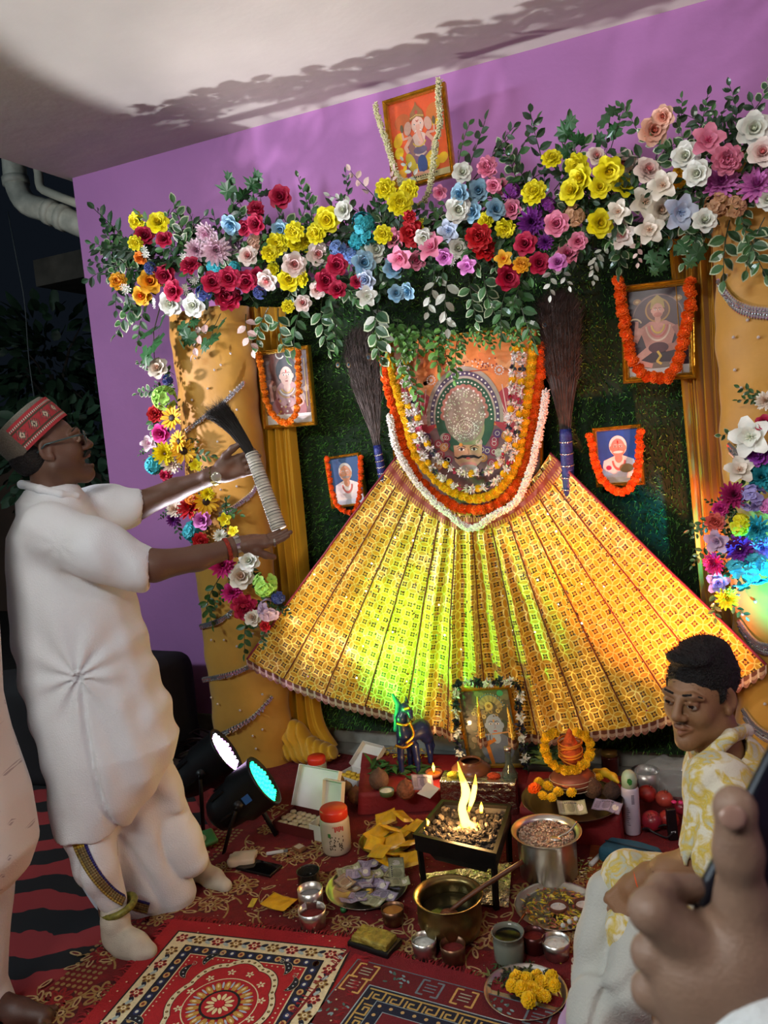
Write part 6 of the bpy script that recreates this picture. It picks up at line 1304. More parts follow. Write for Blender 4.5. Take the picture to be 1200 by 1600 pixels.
    K.loft([(q((a+b)/2, y, .05), (b-a)/2*(D1+.05)/FPX, hd_) for y, a, b, hd_ in prof], hr, hf, up, .03).cone(q(1126, 1165, .02), q(1142, 1195, .04), .064, .085, .02).chain([q(1125, 1230, -.12), q(1130, 1305, -.15), q(1112, 1338, -.16)], [.075, .066, .062], .04)
    K.cone(q(1112, 1120, .01), q(1122, 1160, .015), .054, .057, .004, sub=True).cone(q(1108, 1345, -.155), q(1050, 1375, -.1), .050, .055, .006, sub=True)
    K.chain([q(1130, 1470, .0), q(1040, 1400, .05), q(985, 1372, .06)], [.12, .085, .062], .04).chain([q(990, 1400, .03), q(985, 1460, -.02), q(1000, 1510, -.06)], [.045, .05, .035], .03)
    vup, vr, vf = np.array(up), np.array(hr), np.array(hf)
    kd = lambda P: snoise(np.stack([P @ vr, P @ vf, P @ vup*.35], -1), 46, 31)*.007+snoise(P, 30, 32)*.004+.007*np.exp(-(snoise(P, 26, 33)/.09)**2)
    sdf_obj('kurta', K, .006, mt, t, disp=kd)
    co = Sdf(); co.chain([q(1080, 1196, -.035), q(1104, 1186, -.065), q(1142, 1150, -.055)], [.013, .016, .015], .006).chain([q(1142, 1150, -.055), q(1166, 1142, .02), q(1150, 1150, .09)], [.015, .015, .014], .006); sdf_obj('collar', co, .004, mt, t)
    Pj = Sdf(); Pj.chain([q(1130, 1500, .0), q(1030, 1430, .05), q(968, 1395, .08)], [.11, .085, .058], .04).chain([q(962, 1400, .07), q(945, 1480, .03), q(935, 1560, -.02), q(925, 1600, -.06)], [.055, .06, .06, .055], .04).chain([q(1010, 1470, -.03), q(990, 1540, -.08)], [.07, .06], .04).box(q(1000, 1540, .0), (.12, .10, .05), .04, k=.04)
    sdf_obj('pyjama', Pj, .007, mat('thin_white_cotton', 'b9bbb4', .85, var=.05, bump=.3, bscale=200), t, disp=lambda P: snoise(np.stack([P @ vr, P @ vf, P @ vup*.4], -1), 60, 41)*.008+snoise(P, 30, 42)*.006+.009*np.exp(-(snoise(P, 24, 43)/.09)**2))
    c = q(1006, 1376, -.035); ax = (q(1002, 1378, -.03)-q(1045, 1363, -.08)).normalized(); e1 = ax.orthogonal().normalized(); e2_ = ax.cross(e1)
    MB().tube([c+(e1*math.cos(w)+e2_*math.sin(w))*.027+ax*.002*math.sin(3*w) for w in [2*PI*k/24 for k in range(24)]], .0028, 6, closed=True).build('thread_bracelet', mat('orange_thread', 'd0501c', .8), t)
seated_man()
# ---------------- raised hand with a phone, nearest at right
def near_hand():
    D2 = .40; B = lambda px, py, d=0.: Pd(px, py, D2+d); o = B(1150, 1500); t = thing('person', 'hand of a person filming with a dark phone, thumb up, white sleeve, nearest the viewer', 'person', o); q = lambda *a: B(*a)-o
    s = Sdf(); s.chain([q(1149, 1268, -.015), q(1152, 1330, -.012), q(1160, 1410, -.004), q(1168, 1500, .0)], [.0092, .0098, .0112, .0165], .010)
    s.ell(q(1148, 1262, -.016), (.0094, .0085, .0105), k=.005)
    # back of the hand
    s.chain([q(1085, 1500, .006), q(1140, 1500, .002)], [.020, .024], .012).chain([q(1090, 1530, .006), q(1150, 1620, .01)], [.024, .028], .015).chain([q(1150, 1600, .01), q(1215, 1760, .02)], [.032, .032], .02).chain([q(1180, 1470, .006), q(1215, 1570, .01)], [.014, .026], .015)
    # index finger bent over the phone, its knuckle at left
    s.chain([q(1090, 1480, .0), q(1018, 1424, -.004), q(1036, 1392, .010), q(1084, 1386, .022)], [.0150, .0108, .0086, .0068], .003)
    s.chain([q(1080, 1530, .004), q(1018, 1490, .006), q(1036, 1470, .022)], [.0140, .0100, .0080], .003)
    s.chain([q(1085, 1585, .006), q(1018, 1548, .012), q(1042, 1530, .026)], [.0135, .0098, .0080], .003)
    s.chain([q(1110, 1650, .01), q(1050, 1612, .016), q(1072, 1592, .028)], [.0130, .0090, .0078], .003)
    spots = [(tuple(q(1147, 1275, -.027)), (.007, .006, .008), '8f766a', .6), (tuple(q(1150, 1330, -.024)), (.010, .01, .006), '4f3a30', .45), (tuple(q(1060, 1480, -.02)), (.03, .02, .02), '5e483c', .4)]
    sdf_obj('body', s, .0026, mskin, t, colfn=paint_skin('836b5b', spots), disp=lambda P: snoise(P, 260, 3)*.0004)
    n = Sdf(); nm = look(q(1146, 1274, -.0255), -CF*1.0+CU*.25, CU).to_3x3(); n.ell(q(1145, 1277, -.0258), (.0066, .0058, .0018), nm, k=.001); sdf_obj('thumbnail', n, .0011, mat('nail', '95786c', .3, var=.05), t)
    sl = Sdf(); sl.chain([q(1172, 1612, -.004), q(1230, 1760, .01)], [.034, .044], .03); vs_ = lambda P: snoise(P, 75, 51)*.004+snoise(P, 200, 52)*.001
    sdf_obj('sleeve', sl, .0035, garment_mat('white_sleeve', 'c9d3d8', .03), t, disp=vs_)
    a, b = B(1196, 1180, .02), B(1078, 1415, .02); yd = (a-b).normalized(); L = .155; zd = (-CF+CR*.1).normalized(); xd = yd.cross(zd).normalized(); zd = xd.cross(yd)
    if xd.dot(CR) < 0: xd = -xd; zd = -zd
    W_ = .074; cen = b+yd*(L/2)+xd*(W_/2); p = thing('smartphone', 'dark smartphone held by the nearest hand at the right edge', 'phone', cen); M_ = frame_m((0, 0, 0), xd, yd, zd)
    MB().box((0, 0, 0), (W_, L, .008)).build('phone_body', mat('phone_shell', '0c0f1c', .35, var=0), p, mw=M_, bevel=.003, smooth=False); MB().box((0, 0, -.0042), (W_-.006, L-.01, .0006)).build('phone_screen', mat('phone_glass', '08090c', .06, var=0), p, mw=M_, smooth=False)
    MB().box((-W_/2+.018, L/2-.02, .005), (.02, .03, .003)).build('camera_bump', mat('phone_bump', '10131f', .25, var=0), p, mw=M_, smooth=False, bevel=.001)
near_hand()
# ---------------- person cut by the left edge
def left_person():
    o = Pz(-30, 1590, 0.008); D3 = depth(o); t = thing('person', 'barefoot person in white printed kurta and white trousers, cut off by the left edge', 'person', o); B = lambda px, py, d=0.: Pd(px, py, D3+d); q = lambda *a: B(*a)-o; up = Vector((0, 0, 1)); hf = Vector((CF.x, CF.y, 0)).normalized(); hr = Vector((CR.x, CR.y, 0)).normalized(); f0 = lambda px, py, z: Pz(px, py, z)-o
    b = Sdf(); b.add_from(head_sdf(0), Matrix.Translation(Vector((-.30, .0, 1.50))) @ Matrix.Rotation(R(-20), 4, 'Z')); b.cone((-.28, 0, 1.35), (-.12, 0, .9), .13, .14, .04).cone((-.12, 0, .85), (-.02, 0, .1), .09, .036, .03).cone((-.2, -.1, .85), (-.2, -.12, .1), .09, .036, .03)
    b.chain([(-.42, -.1, 1.35), (-.45, -.12, 1.08), (-.38, .05, .86)], [.05, .042, .03], .02).chain([(-.16, .12, 1.35), (-.16, .18, 1.08), (-.12, .22, .86)], [.05, .042, .03], .02)
    for sd_, M_ in ((1, ((-.38, .05, .86), (.1, .2, -1))), (-1, ((-.12, .22, .86), (.0, .2, -1)))): b.add_from(hand_sdf(sd_), basis_y(Vector(M_[0]), Vector(M_[1]), Vector((0, -1, 0))))
    b.chain([f0(-20, 1560, .05), f0(30, 1582, .04), f0(68, 1588, .028)], [.036, .034, .026], .02)
    for k in range(5): b.cone(f0(66, 1578+k*7, .026), f0(86-k*3, 1576+k*8, .016), .012, .010-.0008*k, .004)
    sdf_obj('body', b, .009, mskin, t, colfn=paint_skin('4a2f24'), fine=[(np.array(f0(45, 1590, .03))-.12, np.array(f0(45, 1590, .03))+.12, .0035)])
    m = mat('block_print_cotton', 'd4d4d0', .85, bump=.2, bscale=220); nt = m.node_tree; tc = nt.nodes.new('ShaderNodeTexCoord'); sp = nt.nodes.new('ShaderNodeSeparateXYZ'); nt.links.new(tc.outputs['Object'], sp.inputs[0])
    y_, z_ = (X(nt, sp.outputs[0])+X(nt, sp.outputs[1])*.4)*28., X(nt, sp.outputs[2])*24.; rr = z_.floor()*.5; fx, fz = ((y_+rr).fract()-.5).abs(), (z_.fract()-.5); k = ((fx*1.4-fz*.0).abs()+(fz.abs())*.9).lt(.17)*(fx*3.1+fz*4.).fract().gt(.35)
    nt.links.new(mixc(nt, k, C('d6d6d2'), C('a9a4a6')), nt.nodes['Principled BSDF'].inputs['Base Color'])
    K = Sdf(); prof = [(620, -260, -60, .12), (700, -290, -40, .18), (900, -240, -18, .18), (1100, -200, -4, .19), (1160, -190, 10, .19), (1250, -170, 38, .19), (1330, -160, 52, .19), (1370, -150, 38, .18), (1395, -140, 14, .17)]
    K.loft([(q((a+c)/2, y, 0), (c-a)/2*D3/FPX, h_) for y, a, c, h_ in prof], hr, hf, up, .02); vr, vf, vup = np.array(hr), np.array(hf), np.array(up)
    K.chain([(-.42, -.1, 1.35), (-.45, -.12, 1.08), (-.38, .05, .88)], [.075, .062, .045], .03).chain([(-.16, .12, 1.35), (-.16, .18, 1.08), (-.12, .22, .88)], [.075, .062, .045], .03)
    sdf_obj('kurta', K, .010, m, t, disp=lambda P: snoise(np.stack([P @ vr, P @ vf, P @ vup*.3], -1), 40, 61)*.007)
    Pj = Sdf(); Pj.loft([(q((a+c)/2, y, 0), (c-a)/2*D3/FPX, h_) for y, a, c, h_ in ((1340, -120, 20, .12), (1450, -100, 12, .10), (1540, -80, 10, .08), (1580, -70, 24, .08))], hr, hf, up, .02); sdf_obj('trousers', Pj, .009, garment_mat('white_trouser', 'c9cdd0'), t, disp=lambda P: snoise(np.stack([P @ vr, P @ vf, P @ vup*.3], -1), 50, 62)*.006)
    hd = Sdf(); hd.ell((0, -.022, .050), (.079, .099, .084)).ell((0, .12, -.01), (.11, .062, .075), k=.01, sub=True); hh = Sdf(); hh.add_from(hd, Matrix.Translation(Vector((-.30, .0, 1.50))) @ Matrix.Rotation(R(-20), 4, 'Z')); sdf_obj('hair', hh, .006, mhair, t)
left_person()
# ================================================================ offerings on the floor
FZ = .014
steel = mat('steel', 'cfcdc6', .32, metal=1., var=.08, vscale=30, bump=.05, bscale=40); brass = mat('aged_brass', '8c7a4c', .32, metal=.95, var=.25, vscale=18, bump=.1, bscale=50); copper = mat('dull_copper', '7a5a44', .35, metal=.9, var=.25, vscale=20)
def fl(px, py, z=FZ): return Pz(px, py, z)
def rad(px, p): return px*depth(p)/FPX
def shell(name, prof_out, th, m, parent, n=40, rim=None, mw=None):
    """thin-walled vessel from an outer profile (bottom centre to rim)"""
    inn = [(max(0, r-th), z+(th if i < 2 else 0)) for i, (r, z) in enumerate(prof_out)][::-1]; pr = prof_out+([rim] if rim else [])+inn
    return MB().lathe(pr, n).build(name, m, parent, mw=mw, weld=True)
def disc_fill(name, r, z, m, parent, bump=.0, seed=0, n=26, kind=None):
    mb = MB(); g = np.random.default_rng(seed)
    def f(u, v): a = 2*PI*u; rr = r*v; return (rr*math.cos(a), rr*math.sin(a), z+bump*(1-v)+(bump*.35*mnoise.noise(Vector((rr*math.cos(a)*60, rr*math.sin(a)*60, seed))) if bump else 0))
    o = mb.grid(f, n, 8).build(name, m, parent, weld=True); return o
# ---- stage lights
def par(label, lens, led, ledcol, rear_px):
    dep = depth(lens); t = thing('stage_light', label, 'stage light', lens); ax = PAR_AX; M = look((0, 0, 0), ax, (0, 0, 1)); blk = mat('black_metal', '0e0f10', .45, var=.2, metal=.3)
    MB().lathe([(0, -.235), (.035, -.232), (.062, -.215), (.075, -.18), (.082, -.12), (.096, -.10), (.098, .0), (.103, .006), (.103, .014), (.094, .014), (.092, -.006), (0, -.006)], 36, M).build('housing', blk, t)
    for k in range(6):
        a = 2*PI*k/6; MB().box((.083*math.cos(a), .083*math.sin(a), -.15), (.006, .006, .06), M).build('cooling_rib', blk, t, smooth=False) if k < 4 else None
    MB().lathe([(0, -.004), (.091, -.004), (.091, -.001), (0, -.001)], 32, M).build('lens_plate', mat('lens_plate_dark', '1a1a1e', .2, var=0), t)
    n = 0
    for i in range(-4, 5):
        for j in range(-4, 5):
            x, y = i*.019+(j % 2)*.0095, j*.0175
            if math.hypot(x, y) < .083: n += 1; MB().ico(M @ Vector((x, y, .004)), .0085, sub=1).build('led', led[(i+j*2) % len(led)], t)
    # yoke
    s = M.to_3x3() @ Vector((1, 0, 0)); 
    if s.length: s.normalize()
    s = CF*.9+Vector((0, 0, 0)); s.normalize(); c = -ax*.09
    for nm, e in (('yoke_leg', ax*.06+Vector((0, 0, -1))*.0), ):
        pass
    for sgn, foot in ((-1, fl(*rear_px[0])-t.location), (1, fl(*rear_px[1])-t.location)):
        foot.z += .006; p0 = c-CF*.102*(-sgn); mb = MB(); mb.tube([p0, p0.lerp(foot, .5)+Vector((0, 0, .01)), foot], [.012, .014, .012], 6, flat=.4); mb.build('yoke_leg', blk, t)
    MB().tube([c-CF*.11, c+CF*.11], .018, 12).build('pivot_knob', blk, t)
    return t
lw = [mat('led_white', 'f6f0ff', .3, emit=6, var=0), mat('led_magenta', 'd88cf4', .3, emit=4, var=0)]; lg = [mat('led_green', '10f08a', .3, emit=6, var=0), mat('led_green2', '30d0a0', .3, emit=3, var=0)]
par('black stage light with glowing white-magenta lens, behind the green-lit one', WPC, lw, None, ((318, 1300), (345, 1275)))
g_ = par('black stage light with glowing green lens, nearer the viewer beside the white box', GPC, lg, None, ((350, 1335), (432, 1308)))
bm_ = look(-PAR_AX*.05-CF*.1005, -CF, PAR_AX); MB().box((0, 0, 0), (.03, .03, .001), bm_).build('blue_sticker', mat('blue_label', '1d4f8a', .4, var=0), g_, smooth=False)
t = thing('cable_coil', 'tangled dark cables on the floor behind the stage lights', 'cable', fl(292, 1180))
for k in range(5):
    c = Vector((rng.normal()*.06, rng.normal()*.03, .02+.015*k)); MB().tube([c+Vector((math.cos(a)*(.09+.02*math.sin(a*3+k)), math.sin(a)*.06, .02*math.sin(2*a+k))) for a in [2*PI*i/30 for i in range(30)]], .005, 6, closed=True).build('cable_loop', mat('cable_dark', '2a1613', .5, var=.2), t)
# ---- red cloth covered low platforms
mredc = mat('red_satin', '7a1016', .7, var=.15, vscale=10, bump=.25, bscale=60)
def platform(label, cs, h, nm='low_platform'):
    P4 = [fl(a, b, h) for a, b in cs]; cen = sum(P4, Vector())/4; t = thing(nm, label, 'platform', (cen.x, cen.y, FZ)); Lq = [p-cen for p in P4]; mb = MB(); n = 26
    def f(u, v): p = Lq[3].lerp(Lq[2], u).lerp(Lq[0].lerp(Lq[1], u), v); return (p.x, p.y, h-FZ+.004*mnoise.noise(Vector((p.x*9, p.y*9, 2))))
    mb.grid(f, n, n); per = [f(i/n, 0) for i in range(n)]+[f(1, i/n) for i in range(n)]+[f(1-i/n, 1) for i in range(n)]+[f(0, 1-i/n) for i in range(n)]; N_ = len(per); rows = []
    for k in range(6):
        rows.append([((p[0]*(1+.03*k/5*(1+math.sin(i*1.1)))), p[1]*(1+.03*k/5*(1+math.sin(i*.9))), max(.001, p[2]*(1-k/5))) for i, p in enumerate(per)])
    for k in range(5):
        mb.add(rows[k]+rows[k+1], [(i, N_+i, N_+(i+1) % N_, (i+1) % N_) for i in range(N_)])
    mb.build('cloth_cover', mredc, t, weld=True); return h
H1 = .10
platform('low platform under a dark red cloth, below the horse figurine and oil lamp', [(566, 1176), (818, 1182), (830, 1225), (560, 1240)], H1)
H2 = .13
platform('low platform under a red cloth, below the large offering plate', [(828, 1205), (975, 1212), (968, 1275), (812, 1262)], H2)
# ---- krishna print with garland on the platform
G6 = frame('framed_picture', 'standing print of a blue-faced flute god, leaning behind the fire', [(720, 1076), (803, 1074), (812, 1196), (725, 1200)], -.36, .010, p_krishna)
P_ = gpts([(722, 1196), (716, 1150), (713, 1100), (718, 1068), (765, 1066), (808, 1068), (812, 1110), (816, 1150), (822, 1196)], -.39)
sp = smooth_path(P_, 44); t = thing('tuberose_garland', 'dark leaf and white tuberose garland framing the blue-faced flute god print', 'garland', sp[0]); MB().tube([p-sp[0] for p in sp], .004, 5).build('thread', mat('garland_thread_green', '55683a'), t)
dk_, wh = MB(), MB()
for i, p in enumerate(sp):
    for j in range(16):
        d = rdir(); d.y = -abs(d.y)
        if i % 4 < 2: leaf_mb(dk_, p-sp[0]+rdir()*.008, d, rdir(), .022, .007, col=C(('151a2e', '1d2440', '14301c')[j % 3]), n=2)
        else: leaf_mb(wh, p-sp[0]+rdir()*.006, d, rdir(), .022, .005, col=C(('e9ece4', 'dfe6da')[j % 2]), n=2)
tag(dk_.build('dark_petals', mpet, t, smooth=False), kind='stuff'); tag(wh.build('tuberose_petals', mpet, t, smooth=False), kind='stuff')
# ---- horse figurine
def horse():
    b = fl(648, 1206, H1); t = thing('horse_figurine', 'dark blue horse figurine with gold trappings and teal mane, on the red platform', 'figurine', b); dep = depth(b); q = lambda px, py, d=0.: Pd(px, py, dep+d)-b
    s = Sdf(); s.ell(q(652, 1142, .02), (.050, .034, .036), _mrot(CR), k=.02) if False else None
    s.chain([q(634, 1150, -.01), q(658, 1138, .02), q(666, 1150, .04)], [.034, .036, .030], .02)
    s.chain([q(630, 1148, -.01), q(627, 1122, -.02), q(632, 1106, -.02)], [.030, .022, .018], .015).chain([q(632, 1104, -.02), q(640, 1112, -.045), q(642, 1120, -.055)], [.017, .013, .010], .008)
    s.chain([q(622, 1102, -.01), q(614, 1089, -.01)], [.008, .003], .004).chain([q(636, 1098, -.01), q(634, 1088, -.01)], [.008, .003], .004)
    for (a, b_, c) in (((626, 1160, -.02), (626, 1185, -.02), (628, 1206, -.02)), ((648, 1165, -.01), (652, 1188, -.01), (654, 1208, -.01)), ((640, 1160, .05), (641, 1180, .05), (642, 1200, .05)), ((668, 1155, .05), (672, 1176, .05), (673, 1190, .05))): s.chain([q(*a), q(*b_), q(*c)], [.018, .012, .011], .01)
    s.chain([q(672, 1146, .05), q(676, 1165, .06), q(675, 1180, .06)], [.010, .009, .004], .006)
    sdf_obj('horse_body', s, .0032, mat('blue_paint', '16204a', .35, var=.2, coat=.3), t)
    m = Sdf(); m.chain([q(614, 1086, -.014), q(622, 1100, -.014), q(620, 1122, -.012), q(618, 1140, -.015)], [.006, .011, .012, .010], .006); sdf_obj('mane', m, .003, mat('teal_paint', '12736a', .4, var=.2), t, disp=lambda P: snoise(P, 300, 3)*.002)
    gd = mat('gold_trim', 'd9952a', .3, metal=.8, var=.2)
    for pts in ([(618, 1165, -.045), (632, 1168, -.06), (645, 1160, -.05)], [(640, 1128, -.05), (646, 1148, -.05), (634, 1162, -.055)], [(620, 1130, -.035), (632, 1133, -.05), (642, 1128, -.04)], [(632, 1108, -.045), (640, 1106, -.055)]): MB().tube(smooth_path([q(*p) for p in pts], 16), .006, 8).build('gold_trapping', gd, t)
    return t
horse()
# ---- brick wrapped in foil, fire pit, charcoal and flames
foil = mat('aluminium_foil', 'c4c2bc', .22, metal=1., var=.1, bump=.9, bscale=45)
def bx(name, label, cat, cen, dims, m, rz=0, bev=.004, part='body', rot=None):
    t = thing(name, label, cat, cen, rot=rot, rz=rz); MB().box((0, 0, dims[2]/2), dims).build(part, m, t, smooth=False, bevel=bev); return t
c = fl(752, 1262, FZ); ang = math.atan2((fl(800, 1270)-fl(700, 1266)).y, (fl(800, 1270)-fl(700, 1266)).x)
br = bx('foil_wrapped_brick', 'foil-wrapped brick with marigold petals on top, just behind the fire', 'brick', c, (.30, .10, .13), foil, ang, part='foil_wrap')
for dx, cc in ((-.1, 'c9b81e'), (-.07, '6a8a2a'), (.06, 'c9481c')): MB().ico((dx, 0, .135), (.028, .02, .012), sub=2).build('petal_cluster', mat('petal_pile_'+cc, cc, .8, var=.4, vscale=120, bump=1, bscale=120), br)
HK = .20
A4 = [fl(690, 1254, HK), fl(800, 1262, HK), fl(776, 1340, HK), fl(645, 1309, HK)]; kc = sum(A4, Vector())/4; t = thing('fire_pit', 'square black metal fire pit on four legs, burning in the middle of the floor', 'fire pit', (kc.x, kc.y, FZ)); irn = mat('black_iron', '1a1715', .5, metal=.6, var=.3, vscale=20)
K4 = [p-Vector((kc.x, kc.y, FZ)) for p in A4]; mb = MB(); lv = []
for sc_, z in ((1.0, HK-FZ), (1.0, HK-FZ+.012), (.9, HK-FZ+.012), (.9, HK-FZ), (.62, HK-FZ-.09), (.62, HK-FZ-.094), (.94, HK-FZ-.004)): lv.append([(p.x*sc_, p.y*sc_, z) for p in K4])
for k in range(len(lv)-1): mb.add(lv[k]+lv[k+1], [(i, (i+1) % 4, 4+(i+1) % 4, 4+i) for i in range(4)])
mb.add(lv[4], [(0, 1, 2, 3)]); mb.build('bowl', irn, t, smooth=False)
mb = MB(); mb.add([(p.x*s_, p.y*s_, z) for s_, z in ((.97, HK-FZ), (.97, HK-FZ-.045)) for p in K4], [(i, (i+1) % 4, 4+(i+1) % 4, 4+i) for i in range(4)]); mb.build('apron', irn, t, smooth=False)
for p in K4: MB().tube([(p.x*.9, p.y*.9, HK-FZ-.02), (p.x*.86, p.y*.86, .0)], .011, 4).build('leg', irn, t, smooth=False)
ch = MB()
for i in range(420):
    u, v = rng.random(2); p = K4[0].lerp(K4[1], u).lerp(K4[3].lerp(K4[2], u), v)*.86; M_ = Matrix.Rotation(rng.random()*6, 4, rdir()); r_ = .007+.009*rng.random(); ch.ico((p.x, p.y, HK-FZ-.012+rng.normal()*.008), (r_, r_*.7, r_*.6), C(('17120f', '241c16', '3a322a', '0e0c0b', '5a5046')[i % 5]), 1, M_)
mbf = MB(); mbf.add([(p.x*.88, p.y*.88, HK-FZ-.016) for p in K4], [(0, 1, 2, 3)]); mbf.build('ash_bed', mat('ash', '1c1815', .95, var=.5), t, smooth=False)
tag(ch.build('charcoal', vcmat('char', .9, bump=.6), t, smooth=False), kind='stuff')
fm = bpy.data.materials.new('flame'); fm.use_nodes = True; nt = fm.node_tree; nt.nodes.clear(); out_ = nt.nodes.new('ShaderNodeOutputMaterial'); em = nt.nodes.new('ShaderNodeEmission'); tp = nt.nodes.new('ShaderNodeBsdfTransparent'); mx = nt.nodes.new('ShaderNodeMixShader'); at = nt.nodes.new('ShaderNodeVertexColor'); at.layer_name = 'Col'; lw_ = nt.nodes.new('ShaderNodeLayerWeight'); lw_.inputs[0].default_value = .45
inv = X(nt, lw_.outputs['Facing']); fac = (inv*-1.+1.).max(.12); nt.links.new(fac.o, mx.inputs[0]); nt.links.new(at.outputs[0], em.inputs[0]); em.inputs[1].default_value = 5.5; nt.links.new(tp.outputs[0], mx.inputs[1]); nt.links.new(em.outputs[0], mx.inputs[2]); nt.links.new(mx.outputs[0], out_.inputs[0])
def flame(parent, o, pts, rs, name='flame'):
    n = 26; sp = smooth_path([p-o for p in pts], n); rr = [np.interp(i/n*(len(rs)-1), range(len(rs)), rs) for i in range(n+1)]; mb = MB(); mb.tube(sp, rr, 12); m_ = len(mb.v)//(n+1); cs = []
    for i in range(n+1):
        u = i/n; c = C('ff9a20') if u < .12 else C('ffd860') if u < .75 else C('ffb030'); cs += [c]*12
    mb.c = cs; return mb.build(name, fm, parent)
o = t.location.copy(); kd_ = depth(kc); F = lambda px, py, d=0.: Pd(px, py, kd_+d)
flame(t, o, [F(728, 1308), F(727, 1285), F(722, 1262, .01), F(728, 1238, .0), F(720, 1210, -.01), F(715, 1190, 0)], [.008, .017, .013, .016, .009, .001])
flame(t, o, [F(732, 1268), F(738, 1248, .01), F(742, 1228), F(743, 1210)], [.004, .010, .009, .001])
flame(t, o, [F(740, 1312), F(742, 1296), F(730, 1282, .01), F(728, 1270)], [.009, .013, .008, .002])
flame(t, o, [F(722, 1310), F(716, 1298), F(722, 1285)], [.006, .009, .001]); flame(t, o, [F(752, 1270), F(752, 1262), F(752, 1253)], [.005, .007, .001])
flame(t, o, [F(742, 1310), F(748, 1300), F(746, 1285)], [.006, .008, .001]); flame(t, o, [F(664, 1302), F(665, 1297), F(663, 1293)], [.003, .006, .001]); flame(t, o, [F(668, 1290), F(669, 1284), F(666, 1279)], [.003, .005, .001])
light('POINT', 'fire_glow', F(726, 1270, -.02), (0, 0, 0), 9, (1, .55, .2), shadow_soft_size=.05)
q4 = [fl(655, 1368), fl(800, 1350), fl(795, 1420), fl(668, 1405)]; t = thing('foil_sheet', 'crumpled aluminium foil sheet on the carpet under the fire pit', 'foil', sum(q4, Vector())/4); o = t.location
MB().grid(lambda u, v: ((lambda p: (p.x, p.y, .004+.008*abs(mnoise.noise(Vector((p.x*25, p.y*25, 1))))))(q4[3].lerp(q4[2], u).lerp(q4[0].lerp(q4[1], u), v)-o)), 30, 24).build('foil', foil, t, smooth=False)
# ---- vessels
def pot(name, label, cat, px, py, rx, h, prof, m, th=.002, fill=None, z0=FZ, group=None, part='bowl'):
    """rim centre at pixel (px, py), rim half-width rx pixels, rim height h; prof in units of rim radius / height"""
    c = fl(px, py, z0+h); r = rad(rx, c); t = thing(name, label, cat, (c.x, c.y, z0), group=group); shell(part, [(a*r, b*h) for a, b in prof], th, m, t)
    if fill: nm, mf, lev, bump = fill; disc_fill(nm, r*.93*np.interp(lev, [b for a, b in prof], [a for a, b in prof]), h*lev, mf, t, bump, int(px))
    return t, r
TALL = [(0, 0), (.86, 0), (.92, .04), (.96, .5), (.97, .96), (1.03, 1)]; CUP = [(0, 0), (.78, 0), (.86, .05), (.96, .6), (1.0, 1)]
HANDI = [(0, 0), (.6, .0), (.86, .12), (.95, .4), (.95, .68), (.88, .88), (.93, .94), (1.04, 1)]; PLATE = [(0, 0), (.82, 0), (.88, .15), (.95, .8), (1.0, 1)]
oil = mat('dark_ghee', '1a1a10', .08, var=.1); rice = mat('rice_mix', 'b09a82', .8, var=.25, vscale=120, bump=1, bscale=200)
pt, r_ = pot('brass_pot', 'large dull brass pot of dark liquid with a wooden ladle, front centre', 'pot', 700, 1396, 53, .13, HANDI, brass, .004, ('ghee', oil, .6, 0))
lp = [Pd(702, 1424, depth(pt.location)-.03), Pd(745, 1392, depth(pt.location)-.02), Pd(817, 1346, depth(pt.location)-.0)]; o = lp[2]; t = thing('wooden_ladle', 'long brown wooden ladle resting across the rim of the brass pot', 'ladle', o); mw_ = mat('ladle_wood', '5a301a', .5, var=.25, vscale=20)
MB().tube([p-o for p in smooth_path(lp, 10)], [.006, .007]+[.0075]*9, 8).build('handle', mw_, t); MB().ico(lp[0]-o+Vector((0, 0, -.008)), (.03, .022, .012), sub=2).build('scoop', mw_, t)
pt, r_ = pot('steel_pot', 'steel pot of pinkish cooked rice with a spoon, right of the fire', 'pot', 853, 1297, 53, .15, [(0, 0), (.78, 0), (.84, .03), (.86, .85), (.9, .95), (1.04, 1)], steel, .003, ('rice', rice, .88, .015))
mb = MB(); 
for i in range(500):
    a = rng.random()*6.28; q = rng.random()**.5*r_*.78; mb.ico((q*math.cos(a), q*math.sin(a), .132+.016*(1-q/r_)+rng.random()*.004), (.006, .0025, .0025), C(('c2a68e', 'b08e78', 'd2bda6', '8f6a58')[i % 4]), 1, Matrix.Rotation(rng.random()*6, 4, 'Z'))
tag(mb.build('rice_grains', vcmat('grain', .8), pt), kind='stuff')
dp_ = depth(pt.location); sp_ = [Pd(872, 1308, dp_-.06), Pd(890, 1298, dp_-.05), Pd(901, 1284, dp_-.03)]; t = thing('spoon', 'steel spoon standing in the steel pot of rice', 'spoon', sp_[0]); MB().tube([p-sp_[0] for p in smooth_path(sp_, 8)], .0035, 6).build('handle', steel, t); MB().ico((-.01, -.004, -.004), (.022, .016, .006), sub=2).build('spoon_bowl', steel, t)
def plate(label, px, py, rx, z0=FZ, h=.016, m=steel): return pot('steel_plate', label, 'plate', px, py, rx, h, PLATE, m, .0018, z0=z0, part='dish')
pl1, rp1 = plate('steel plate heaped with folded banknotes, left of the brass pot', 573, 1383, 65)
pl2, rp2 = plate('steel plate of scattered yellow petals with two clay lamps, beside the seated man\'s hand', 870, 1413, 66)
pl3, rp3 = plate('steel plate holding yellow marigold heads, at the bottom of the picture', 821, 1547, 65)
pl4, rp4 = plate('widest dark steel plate crowded with flowers, coconuts and leaves, on the red platform', 893, 1246, 78, H2+.004, .02, mat('dark_steel', '6a6a62', .3, metal=1.))
pl5, rp5 = plate('brass-toned plate under the pile of yellow packets', 604, 1312, 44, FZ, .02, brass)
